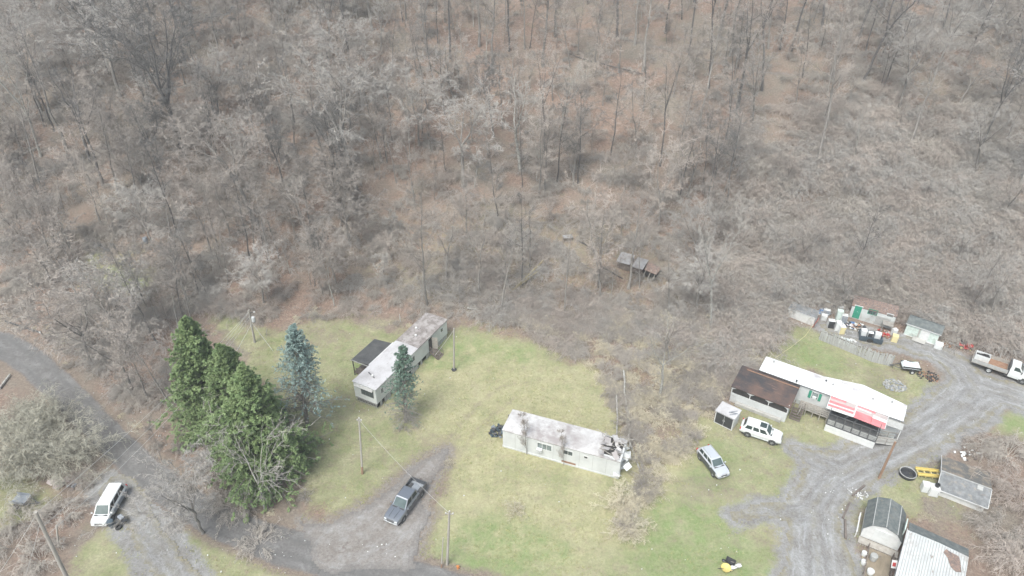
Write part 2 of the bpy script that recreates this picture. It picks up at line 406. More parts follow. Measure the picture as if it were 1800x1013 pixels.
def gravel_col(n):
    g = n.mix(n.ramp(n.noise(4, 9, .85), .34, .66), (.12, .112, .105), (.29, .28, .27))
    g = n.mix(n.ramp(n.noise(.5, 8, .75, dist=.5), .40, .68), g, n.mix(n.ramp(n.noise(5, 8, .85), .36, .64), (.205, .205, .205), (.42, .42, .42)))
    g = n.mix(n.ramp(n.noise(.3, 8, .75, dist=.6), .50, .72, 0, .8), g, n.mix(n.ramp(n.noise(4, 8, .85), .36, .64), (.13, .115, .10), (.27, .245, .22)))
    return g
GMAT, n, b = newmat('ground_cover')
cov = n.attr('cover'); bare = n.attr('bare')
# leaf litter: mottled brown, tan and grey at leaf size
leaf = n.mix(n.ramp(n.noise(3.2, 9, .88), .34, .66), (.075, .054, .043), (.345, .25, .20))
leaf = n.mix(n.ramp(n.noise(1.3, 9, .85), .52, .66), leaf, (.34, .285, .245))
leaf = n.mix(n.ramp(n.noise(.11, 5, .6), .42, .62), leaf, n.mix(n.ramp(n.noise(3.4, 9, .88), .34, .66), (.085, .072, .06), (.32, .28, .235)))
leaf = n.mix(n.ramp(n.noise(.3, 5, .7), .60, .76, 0, .6), leaf, (.17, .17, .10))
# lawn: green with straw coloured tufts
gr = n.mix(n.ramp(n.noise(3, 9, .88), .32, .68), (.105, .13, .055), (.315, .33, .18))
gr = n.mix(n.ramp(n.noise(.28, 6, .7), .38, .62), gr, n.mix(n.ramp(n.noise(3.5, 9, .88), .32, .68), (.165, .165, .09), (.45, .43, .285)))
gr = n.mix(n.ramp(n.noise(.9, 9, .8), .48, .66), gr, n.mix(n.ramp(n.noise(4, 7, .85), .36, .64), (.14, .115, .08), (.33, .28, .21)))
straw = n.mix(n.ramp(n.noise(2.6, 9, .88), .32, .68), (.21, .19, .10), (.54, .50, .32))
gr = n.mix(n.math('MULTIPLY', cov[1], n.ramp(n.noise(.5, 7, .75), .32, .64, .1, .75)), gr, straw)
viv = n.mix(n.ramp(n.noise(3, 9, .88), .32, .68), (.10, .15, .05), (.27, .33, .155))
gr = n.mix(n.math('MULTIPLY', cov[2], n.ramp(n.noise(.6, 7, .75), .36, .62, .0, .9)), gr, viv)
ej = n.math('ADD', n.ramp(n.noise(.9, 9, .8), .2, .8, -.35, .35), n.ramp(n.noise(3.5, 6, .85), .25, .75, -.35, .35))
col = n.mix(n.ramp(n.math('ADD', cov[0], ej), .3, .7), leaf, gr)
br = n.mix(n.ramp(n.noise(3.3, 9, .88), .34, .66), (.10, .078, .062), (.31, .26, .215))
col = n.mix(n.ramp(n.math('ADD', bare[0], ej), .30, .95), col, br)
col = n.mix(n.ramp(n.math('ADD', bare[1], ej), .3, .7), col, gravel_col(n))
n.L(col, b.inputs['Base Color']); n.L(n.bump(n.noise(9, 6, .8), .6, .05), b.inputs['Normal'])
ground = link('ground', gm, GMAT); tag(ground, kind='structure')

def road_sheet(name, sd, lift, m, label_kind='structure', res=.3, jit=.35):
    xs, ys = sd[1]; gx2 = np.arange(xs[0], xs[1], res); gy2 = np.arange(ys[0], ys[1], res)
    A, B = np.meshgrid(gx2, gy2); D = sd[0](A, B) + jit * jig(A, B)
    ok = D > 0
    n2 = np.arange(A.size).reshape(A.shape)
    q = ok[:-1, :-1] & ok[:-1, 1:] & ok[1:, 1:] & ok[1:, :-1]
    Fq = np.stack([n2[:-1, :-1][q], n2[:-1, 1:][q], n2[1:, 1:][q], n2[1:, :-1][q]], -1)
    u, inv = np.unique(Fq.ravel(), return_inverse=True)
    x, y, d = A.ravel()[u], B.ravel()[u], D.ravel()[u]
    z = terr(x, y) + lift
    me = fast_mesh(name, np.stack([x, y, z], 1), None, inv.reshape(-1, 4), True)
    off, alo = sd[2](x, y)
    colattr(me, 'edge', [np.clip(d / 3, 0, 1), np.clip(off / 5, 0, 1), alo / 50, d * 0 + 1])
    o = link(name, me, m); tag(o, kind='structure'); return o
# asphalt: worn grey with darker wheel tracks and patches that run along the road
AM, n, b = newmat('worn_asphalt', .9)
e = n.attr('edge')[0]
a = n.mix(n.ramp(n.noise(4, 9, .85), .36, .64), (.105, .10, .098), (.185, .178, .173))
a = n.mix(n.streak(n.attr('edge'), .50, .62, .8, 0, .7), a, (.22, .213, .21))
a = n.mix(n.ramp(n.noise(.5, 8, .75, dist=.6), .48, .68, 0, .7), a, n.mix(n.ramp(n.noise(4, 8, .85), .36, .64), (.20, .195, .19), (.29, .285, .28)))
eo = n.attr('edge')[1]
a = n.mix(n.math('MULTIPLY', n.ramp(n.math('ABSOLUTE', n.math('SUBTRACT', n.math('ADD', eo, n.ramp(n.noise(.5, 6, .7), .2, .8, -.04, .04)), .2), 0), 0, .09, 1, 0), n.ramp(n.noise(.5, 6), .35, .6, .2, .8)), a, (.13, .127, .125))
a = n.mix(n.ramp(n.noise(1.1, 7, .75, dist=.6), .56, .66), a, (.115, .11, .105))
trk = n.t.nodes.new('ShaderNodeTexWave'); trk.wave_type = 'RINGS'
bandv = n.math('SINE', n.math('MULTIPLY', e, 14.0), 0)
a = n.mix(n.math('MULTIPLY', n.ramp(bandv, .2, 1, 0, .35), n.ramp(n.noise(.4, 4), .35, .6)), a, (.13, .125, .12))
a = n.mix(n.ramp(n.math('ADD', e, n.ramp(n.noise(3, 6, .8), .2, .8, -.12, .12)), .17, .05), a, n.mix(n.ramp(n.noise(8, 7, .8), .4, .6), (.13, .10, .085), (.26, .22, .19)))
n.L(a, b.inputs['Base Color']); n.L(n.bump(n.noise(14, 5, .8), .4, .03), b.inputs['Normal'])
road_sheet('asphalt_road', (lambda a, b: sd_line(a, b, ROAD), ((-95, 10), (22, 85)), lambda a, b: cdist(a, b, ROAD)), .035, AM, jit=.3)
GV, n, b = newmat('loose_gravel', .95)
eo = n.attr('edge')[1]
def rut(c, w): return n.ramp(n.math('ABSOLUTE', n.math('SUBTRACT', n.math('ADD', eo, n.ramp(n.noise(.6, 6, .7), .2, .8, -.05, .05)), c), 0), 0, w, 1, 0)
gc = gravel_col(n)
gc = n.mix(n.math('MULTIPLY', rut(.17, .085), n.ramp(n.noise(.5, 7, .75), .35, .6, .25, .8)), gc, n.mix(n.ramp(n.noise(4, 8, .85), .36, .64), (.14, .135, .135), (.27, .265, .265)))
gc = n.mix(n.math('MULTIPLY', rut(.31, .07), n.ramp(n.noise(.7, 7, .75), .4, .62, 0, .7)), gc, n.mix(n.ramp(n.noise(4, 8, .85), .36, .64), (.29, .29, .295), (.45, .455, .46)))
gc = n.mix(n.math('MULTIPLY', rut(.0, .07), n.ramp(n.noise(.8, 7, .75), .42, .6, 0, .55)), gc, n.mix(n.ramp(n.noise(4, 8, .85), .36, .64), (.16, .15, .11), (.29, .27, .2)))
ed = n.attr('edge'); er = ed[0]
gc = n.mix(n.streak(ed, .50, .60, 1, 0, .65), gc, n.mix(n.ramp(n.noise(4.5, 8, .88), .36, .64), (.24, .245, .25), (.46, .465, .47)))
gc = n.mix(n.streak(ed, .52, .64, .7, 0, .6), gc, n.mix(n.ramp(n.noise(4, 8, .88), .36, .64), (.10, .088, .078), (.23, .205, .18)))
ef = n.ramp(n.math('ADD', er, n.math('ADD', n.ramp(n.noise(.9, 9, .8), .2, .8, -.25, .25), n.ramp(n.noise(3.5, 6, .85), .25, .75, -.2, .2))), .0, .32, 1, 0)
gc = n.mix(ef, gc, n.mix(n.ramp(n.noise(3.2, 9, .88), .34, .66), (.13, .115, .075), (.33, .30, .22)))
n.L(gc, b.inputs['Base Color']); n.L(n.bump(n.noise(9, 7, .85), .8, .06), b.inputs['Normal'])
road_sheet('gravel_driveway', (lambda a, b: np.maximum.reduce([sd_line(a, b, g) for g in GRAV]), ((18, 82), (30, 85)), lambda a, b: cdist(a, b, *GRAV)), .03, GV, jit=1.1)
road_sheet('gravel_lane', (lambda a, b: sd_line(a, b, LANE), ((-50, -20), (30, 60)), lambda a, b: cdist(a, b, LANE)), .06, GV, jit=.9)
DM, n, b = newmat('muddy_gravel', .9)
d_ = n.mix(n.ramp(n.noise(3.5, 9, .88), .34, .66), (.14, .125, .11), (.31, .285, .27))
d_ = n.mix(n.ramp(n.noise(.5, 8, .75, dist=.5), .46, .68, 0, .8), d_, n.mix(n.ramp(n.noise(4, 8, .85), .36, .64), (.24, .235, .23), (.42, .415, .41)))
d_ = n.mix(n.ramp(n.noise(.8, 6, .7, dist=1), .6, .7), d_, (.13, .10, .085))
eo = n.attr('edge')[1]
d_ = n.mix(n.streak(n.attr('edge'), .52, .64, 1, 0, .6), d_, n.mix(n.ramp(n.noise(4.5, 8, .88), .36, .64), (.22, .22, .23), (.44, .44, .45)))
d_ = n.mix(n.ramp(n.math('ADD', n.attr('edge')[0], n.math('ADD', n.ramp(n.noise(.9, 9, .8), .2, .8, -.2, .2), n.ramp(n.noise(3.5, 6, .85), .25, .75, -.15, .15))), .05, .4, 1, 0), d_, n.mix(n.ramp(n.noise(4, 9, .85), .36, .64), (.135, .125, .12), (.235, .22, .21)))
rt = n.ramp(n.math('ABSOLUTE', n.math('SUBTRACT', n.math('ADD', eo, n.ramp(n.noise(.6, 6, .7), .2, .8, -.04, .04)), .18), 0), 0, .09, 1, 0)
d_ = n.mix(n.math('MULTIPLY', rt, n.ramp(n.noise(.6, 7, .75), .38, .6, .15, .75)), d_, n.mix(n.ramp(n.noise(4, 8, .85), .36, .64), (.13, .11, .095), (.24, .21, .19)))
n.L(d_, b.inputs['Base Color']); n.L(n.bump(n.noise(9, 7, .85), .7, .06), b.inputs['Normal'])
road_sheet('dirt_driveway', (lambda a, b: np.maximum(sd_line(a, b, DRIVE), sd_poly(a, b, DRIVE2)), ((-30, 0), (30, 62)), lambda a, b: cdist(a, b, DRIVE)), .06, DM, jit=.8)
# ------------------------------------------------------------------ vegetation generators
def unit(v): return v / (np.linalg.norm(v, axis=-1, keepdims=True) + 1e-9)
def children(rng, P, n, t0, t1, ang, lr, rr, bend, K, jitter=.25, profile=None, minlen=.15):
    """P: dict start,dir,len,rad,bend (arrays). Returns n children per parent, vectorised."""
    m = len(P['s']); t = (np.tile((np.arange(n) + .5) / n, (m, 1)) + rng.uniform(-.5 / n, .5 / n, (m, n))) * (t1 - t0) + t0
    idx = np.repeat(np.arange(m), n); t = t.ravel()
    s, d, L, r, bd = P['s'][idx], P['d'][idx], P['l'][idx], P['r'][idx], P['b'][idx]
    pt = s + d * (L * t)[:, None] + bd * (L * t * t)[:, None]
    tan = unit(d + 2 * bd * t[:, None])
    rnd = unit(rng.normal(size=(m * n, 3))); perp = unit(rnd - tan * (rnd * tan).sum(1, keepdims=True))
    a = np.radians(ang + rng.normal(0, ang * jitter, m * n))
    dd = unit(tan * np.cos(a)[:, None] + perp * np.sin(a)[:, None])
    prof = profile(t) if profile is not None else (1 - .55 * t)
    LL = np.maximum(L * lr * prof * rng.uniform(.65, 1.25, m * n), minlen)
    R = r * (1 - .75 * t) * rr
    B = np.array(bend)[None] * rng.uniform(.4, 1.5, (m * n, 1)) + rng.normal(0, .12, (m * n, 3))
    return dict(s=pt, d=dd, l=LL, r=R, b=B)
def polyl(P, K):
    t = np.linspace(0, 1, K)
    return P['s'][:, None] + P['d'][:, None] * (P['l'][:, None] * t)[..., None] + P['b'][:, None] * (P['l'][:, None] * t * t)[..., None], t
def tubes(P, K, n, tip=.3, wob=0.0, rng=None):
    pts, t = polyl(P, K); m = len(pts)
    if wob: pts[:, 1:-1] += rng.normal(0, 1, pts[:, 1:-1].shape) * (P['l'] * wob)[:, None, None]
    tan = unit(np.gradient(pts, axis=1)); ref = np.where(np.abs(tan[..., 2:3]) > .9, np.array([1., 0, 0]), np.array([0, 0, 1.]))
    u = unit(np.cross(tan, ref)); w = np.cross(tan, u)
    rad = P['r'][:, None] * (1 - (1 - tip) * t)[None]
    th = np.arange(n) * 2 * np.pi / n
    ring = pts[:, :, None] + rad[..., None, None] * (u[:, :, None] * np.cos(th)[:, None] + w[:, :, None] * np.sin(th)[:, None])
    V = ring.reshape(-1, 3)
    base = (np.arange(m) * K * n)[:, None, None]; k = (np.arange(K - 1) * n)[None, :, None]; j = np.arange(n)[None, None]; j2 = (j + 1) % n
    F = np.stack([base + k + j, base + k + j2, base + k + n + j2, base + k + n + j], -1).reshape(-1, 4)
    return V, F
def ribbons(P, rng, w, tip=.15):
    pts, t = polyl(P, 3); m = len(pts)
    tan = unit(pts[:, 2] - pts[:, 0]); rnd = rng.normal(size=(m, 3)); u = unit(np.cross(tan, rnd)) * (w * rng.uniform(.6, 1.4, (m, 1)))
    V = np.stack([pts[:, 0] - u, pts[:, 0] + u, pts[:, 1] + u * .7, pts[:, 1] - u * .7, pts[:, 2]], 1).reshape(-1, 3)
    b = (np.arange(m) * 5)[:, None]
    return V, b + np.array([[0, 1, 2, 3]]), b + np.array([[3, 2, 4]])
class Geo:
    def __init__(s): s.V = []; s.Q = []; s.T = []; s.n = 0
    def add(s, V, Q=None, T=None):
        if Q is not None: s.Q.append(Q + s.n)
        if T is not None: s.T.append(T + s.n)
        s.V.append(V); s.n += len(V)
    def mesh(s, name, smooth=False):
        return fast_mesh(name, np.concatenate(s.V), np.concatenate(s.T) if s.T else None, np.concatenate(s.Q) if s.Q else None, smooth)
def mk(s, d, l, r, b): return dict(s=np.array(s, float), d=unit(np.array(d, float)), l=np.array(l, float), r=np.array(r, float), b=np.array(b, float))

def tree_geo(seed, H, spread, cb=.35, rad=.22, leaders=3, nl=15, form='round', droop=-.05, tw=6, dens=1.0, tww=.013, lean=0.0):
    """bare tree of height H: returns trunk geometry (stem and limbs) and crown geometry (branches and twigs)"""
    rng = np.random.default_rng(seed); tr = Geo(); cr = Geo()
    a0 = rng.uniform(0, 6.28)
    b0 = np.array([math.cos(a0), math.sin(a0), 0]) * rng.uniform(.02, .09) + np.array([lean, 0, 0])
    fork = rng.uniform(.32, .5) if leaders > 1 else .97
    T0 = mk([[0, 0, -.5]], [[0, 0, 1]], [H * fork + .5], [rad], [b0])
    V, F = tubes(T0, 7, 8, .72 if leaders > 1 else .15, .006, rng)
    fl = np.arange(8); V[fl] = V[fl] * np.array([1.35, 1.35, 1]) ; tr.add(V, F)
    top = T0['s'][0] + T0['d'][0] * T0['l'][0] + T0['b'][0] * T0['l'][0]
    if leaders > 1:
        az = a0 + np.arange(leaders) * 6.283 / leaders + rng.normal(0, .4, leaders)
        tilt = rng.uniform(.18, .5, leaders) * (1.25 if form == 'round' else .7)
        D = np.stack([np.cos(az) * np.sin(tilt), np.sin(az) * np.sin(tilt), np.cos(tilt)], 1)
        Ld = mk(np.tile(top, (leaders, 1)), D, H * (1 - fork) * rng.uniform(.8, 1.05, leaders), rad * .66 * rng.uniform(.6, 1, leaders), np.tile([0, 0, .05], (leaders, 1)) + rng.normal(0, .08, (leaders, 3)))
        V, F = tubes(Ld, 7, 6, .15, .012, rng); tr.add(V, F)
        par = Ld; t0 = .12
    else: par = T0; t0 = cb
    prof = {'round': lambda t: np.sqrt(np.clip(1 - (2 * (t - .42)) ** 2 * .75, .12, 1)), 'cone': lambda t: 1.05 - t * .85, 'tall': lambda t: .35 + .75 * np.sin(np.clip(t, 0, 1) * 2.6)}[form]
    nn = max(4, int(nl / max(1, len(par['s'])) * (1 if leaders == 1 else 1.25)))
    lr = spread / (par['l'].mean())
    L1 = children(rng, par, nn, t0, .97, 52, lr, .42, (0, 0, .16), 5, profile=prof)
    if leaders > 1 and cb < fork:
        e = children(rng, T0, 4, cb / fork, .97, 60, spread * .8 / T0['l'][0], .3, (0, 0, .12), 5)
        L1 = {k: np.concatenate([L1[k], e[k]]) for k in L1}
    V, F = tubes(L1, 6, 5, .25, .02, rng); tr.add(V, F)
    L2 = children(rng, L1, 7, .2, .98, 42, .48, .55, (0, 0, .08 + droop), 4)
    L2['r'] = np.maximum(L2['r'], .020)
    V, F = tubes(L2, 5, 4, .4, .03, rng); cr.add(V, F)
    L3 = children(rng, L2, int(6 * dens), .15, 1, 40, .55, .6, (0, 0, .02 + droop * 2), 3, minlen=.3)
    L3['r'] = np.clip(L3['r'], .013, .024)
    V, F = tubes(L3, 4, 3, .5, .03, rng); cr.add(V, F)
    L4 = children(rng, L3, int(tw * dens), .1, 1, 38, .62, .5, (0, 0, droop * 3), 3, minlen=.3)
    V, Q, Tt = ribbons(L4, rng, tww); cr.add(V, Q, Tt)
    return tr, cr
def shrub_geo(seed, R, H, n=26, droop=-.75, tw=5, w=.011, spreadang=50):
    rng = np.random.default_rng(seed); g = Geo()
    az = rng.uniform(0, 6.28, n); rr = rng.uniform(0, .35 * R, n); tilt = np.radians(rng.uniform(5, spreadang, n))
    S = np.stack([rr * np.cos(az), rr * np.sin(az), -.15 + 0 * rr], 1); D = np.stack([np.cos(az) * np.sin(tilt), np.sin(az) * np.sin(tilt), np.cos(tilt)], 1)
    L = H * rng.uniform(1.0, 1.5, n)
    B = np.stack([np.cos(az) * .25, np.sin(az) * .25, np.full(n, droop * .75)], 1) + rng.normal(0, .12, (n, 3))
    A = mk(S, D, L, np.full(n, .03), B)
    V, F = tubes(A, 6, 4, .4, .03, rng); g.add(V, F)
    L1 = children(rng, A, 8, .2, 1, 42, .5, .5, (0, 0, droop * .55), 4); L1['r'] = np.maximum(L1['r'], .011)
    V, F = tubes(L1, 4, 3, .4, .05, rng); g.add(V, F)
    L2 = children(rng, L1, 6, .1, 1, 45, .6, .5, (0, 0, droop * .6), 3, minlen=.25); L2['r'] = np.full(len(L2['r']), .009)
    V, Q, Tt = ribbons(L2, rng, w * 1.15); g.add(V, Q, Tt)
    L3 = children(rng, L2, tw, .1, 1, 45, .7, .5, (0, 0, droop * .5), 3, minlen=.22)
    V, Q, Tt = ribbons(L3, rng, w * .85); g.add(V, Q, Tt)
    return g
def conifer_geo(seed, H, R, low=.04, gap=.0, nb=230, fr=26, size=.17, droop=-.12, thin=None, shape=.8):
    """evergreen: stem, and sprays of needle blades on many drooping boughs"""
    rng = np.random.default_rng(seed); st = Geo(); fo = Geo(); tw = Geo()
    T0 = mk([[0, 0, -.3]], [[0, 0, 1]], [H * .99], [.018 * H], [[.01, .01, 0]])
    V, F = tubes(T0, 9, 8, .1); st.add(V, F)
    t = rng.uniform(low, .995, nb) ** .85; t = np.clip(t, low, .995)
    az = rng.uniform(0, 6.283, nb)
    el = np.radians(8 + 38 * t + rng.normal(0, 7, nb))
    D = np.stack([np.cos(az) * np.cos(el), np.sin(az) * np.cos(el), np.sin(el)], 1)
    lump = 1 + .22 * np.sin(az * 3 + t * 9 + seed) + .14 * np.sin(az * 5 - t * 17)
    L = R * np.clip((1 - t) ** shape * lump, .05, 2) * rng.uniform(.7, 1.12, nb) + .12
    S = np.stack([0 * t, 0 * t, H * t * .985 - .2], 1)
    A = mk(S, D, L, .012 + .012 * L, np.tile([0, 0, droop * 1.6], (nb, 1)) + rng.normal(0, .05, (nb, 3)))
    V, F = tubes(A, 4, 4, .3); st.add(V, F)
    B = children(rng, A, 9, .15, 1, 48, .42, .5, (0, 0, droop), 3, profile=lambda q: 1.05 - .8 * q, minlen=.12)
    keep = np.ones(len(B['s']), bool)
    if thin is not None:
        hz = B['s'][:, 2] / H; out = np.hypot(B['s'][:, 0], B['s'][:, 1]) / (R * (1 - np.clip(hz, 0, .98)) ** shape + .1)
        keep = rng.uniform(size=len(hz)) < thin(hz, out)
    V, Q, Tt = ribbons(B, rng, .012); st.add(V, Q, Tt)
    B = {k: v[keep] for k, v in B.items()}
    C = children(rng, B, fr, .1, 1, 42, .55, .5, (0, 0, droop), 3, minlen=size)
    C['l'] = np.clip(C['l'], size * .6, size * 1.9)
    m = len(C['s']); u = unit(np.cross(C['d'], rng.normal(size=(m, 3)) * np.array([.5, .5, .3]) + np.array([0, 0, 1.0]))) * (size * .24 * rng.uniform(.6, 1.3, (m, 1)))
    p0 = C['s']; p2 = p0 + C['d'] * C['l'][:, None] + np.array([0, 0, -.02]); p1 = (p0 + p2) / 2
    V = np.stack([p0, p1 + u, p2, p1 - u], 1).reshape(-1, 3); b = (np.arange(m) * 4)[:, None]
    fo.add(V, b + np.array([[0, 1, 2, 3]]))
    return st, fo

M_bark = mat('bark_grey_brown', (.17, .155, .14), (.30, .28, .26), .95, 6, (.35, .65), bump=.5, bscale=14, stretch=(1, 1, .25), rand=.25)
M_barkl = mat('bark_pale', (.42, .41, .38), (.24, .225, .20), .9, 2.5, (.42, .62), bump=.3, bscale=12, rand=.1)
M_barkd = mat('bark_dark', (.085, .078, .075), (.16, .15, .145), .95, 6, bump=.5, bscale=14, stretch=(1, 1, .25), rand=.2)
M_tw = {'tan': mat('twigs_tan', (.38, .34, .305), (.265, .235, .215), .9, 1.2, rand=.22),
        'pale': mat('twigs_pale', (.45, .425, .395), (.33, .305, .285), .9, 1.2, rand=.15),
        'dark': mat('twigs_dark', (.15, .145, .14), (.215, .205, .195), .9, 1.2, rand=.2),
        'warm': mat('twigs_warm', (.37, .32, .285), (.43, .375, .335), .9, 1.2, rand=.18),
        'brush': mat('twigs_brush', (.46, .42, .375), (.34, .305, .275), .9, 1.2, rand=.15),
        'straw': mat('twigs_straw', (.64, .58, .45), (.48, .43, .33), .9, 1.2, rand=.15),
        'olive': mat('twigs_olive', (.44, .42, .345), (.32, .305, .255), .9, 1.2, rand=.12)}
PROTO = {}
def proto(kind, seed, tm, bm, **k):
    tr, cr = tree_geo(seed, **k)
    t = tr.mesh(kind + '_trunk', True); t.materials.append(bm)
    c = cr.mesh(kind + '_crown'); c.materials.append(M_tw[tm])
    PROTO.setdefault(kind, []).append((t, c, k['H']))
for i in range(3): proto('spreading', 10 + i, 'pale' if i != 1 else 'tan', M_bark, H=13 + i, spread=5.6, cb=.3, rad=.22, leaders=4, nl=22, form='round', droop=-.07, tw=7)
for i in range(3): proto('bushy', 20 + i, ['tan', 'pale', 'tan'][i], M_bark, H=9 + i, spread=4.3, cb=.2, rad=.14, leaders=4, nl=20, form='round', droop=-.1, tw=6)
for i in range(4): proto('tall', 30 + i, ['tan', 'dark', 'tan', 'warm'][i], [M_bark, M_barkd, M_bark, M_barkd][i], H=20 + 1.5 * i, spread=4.4, cb=.42, rad=.23, leaders=[1, 2, 1, 3][i], nl=19, form='tall', droop=.0, tw=4, dens=.9)
for i in range(2): proto('slender', 40 + i, ['tan', 'warm'][i], M_bark, H=14, spread=3.0, cb=.3, rad=.13, leaders=1 + i, nl=18, form='tall', droop=-.02, tw=4, dens=.9)
for i in range(2): proto('dark', 50 + i, 'dark', M_barkd, H=13, spread=4.8, cb=.25, rad=.2, leaders=4, nl=22, form='round', droop=-.03, tw=6)
for i in range(2): proto('pale', 60 + i, 'pale', M_barkl, H=17, spread=5.0, cb=.3, rad=.24, leaders=3, nl=16, form='round', droop=.02, tw=4, dens=.85, tww=.014)
proto('limbs', 80, 'pale', M_barkl, H=9, spread=4.0, cb=.2, rad=.10, leaders=3, nl=9, form='round', droop=.0, tw=3, dens=.5, tww=.009)
proto('limbs', 81, 'tan', M_bark, H=8, spread=5.0, cb=.2, rad=.14, leaders=4, nl=12, form='round', droop=-.02, tw=3, dens=.7)
for i in range(2): proto('sapling', 70 + i, ['tan', 'pale'][i], M_bark, H=6.5, spread=2.0, cb=.2, rad=.05, leaders=1 + i * 2, nl=12, form='cone', droop=-.02, tw=4, dens=.8)
NTREE = 0
def tree(kind, var, x, y, H, label, group=None, rz=None, wide=1.0, tilt=None, name=None):
    global NTREE
    t, c, h0 = PROTO[kind][var % len(PROTO[kind])]
    NTREE += 1; rg = random.Random(NTREE * 7 + 1)
    z = T(x, y)
    r = thing(name or {'spreading': 'bare_tree', 'bushy': 'bushy_tree', 'tall': 'tall_tree', 'slender': 'slender_tree', 'dark': 'dark_tree', 'pale': 'pale_barked_tree', 'sapling': 'sapling', 'limbs': 'bare_tree'}[kind], label, 'tree', (x, y, z), rg.uniform(0, 6.28) if rz is None else rz, group)
    s = H / h0; r.scale = (s * wide, s * wide, s)
    r.rotation_mode = 'ZYX'
    if tilt: r.rotation_euler = (tilt[0], tilt[1], r.rotation_euler.z)
    link('trunk', t, None, r); link('crown', c, None, r)
    return r
def tree_px(kind, var, base, top, label, group=None, wide=1.0, **k):
    x, y, z = G(*base); h = height_to(x, y, z, top[1])
    # lean sideways so that the top stands where it does in the photograph
    tx = PZ(top[0], top[1], z + h)[0] if z + h < CAM_H - 1 else x
    ry = max(-.2, min(.2, math.atan2(tx - x, h)))
    return tree(kind, var, x, y, h, label, group, wide=wide, tilt=(0, ry), **k)
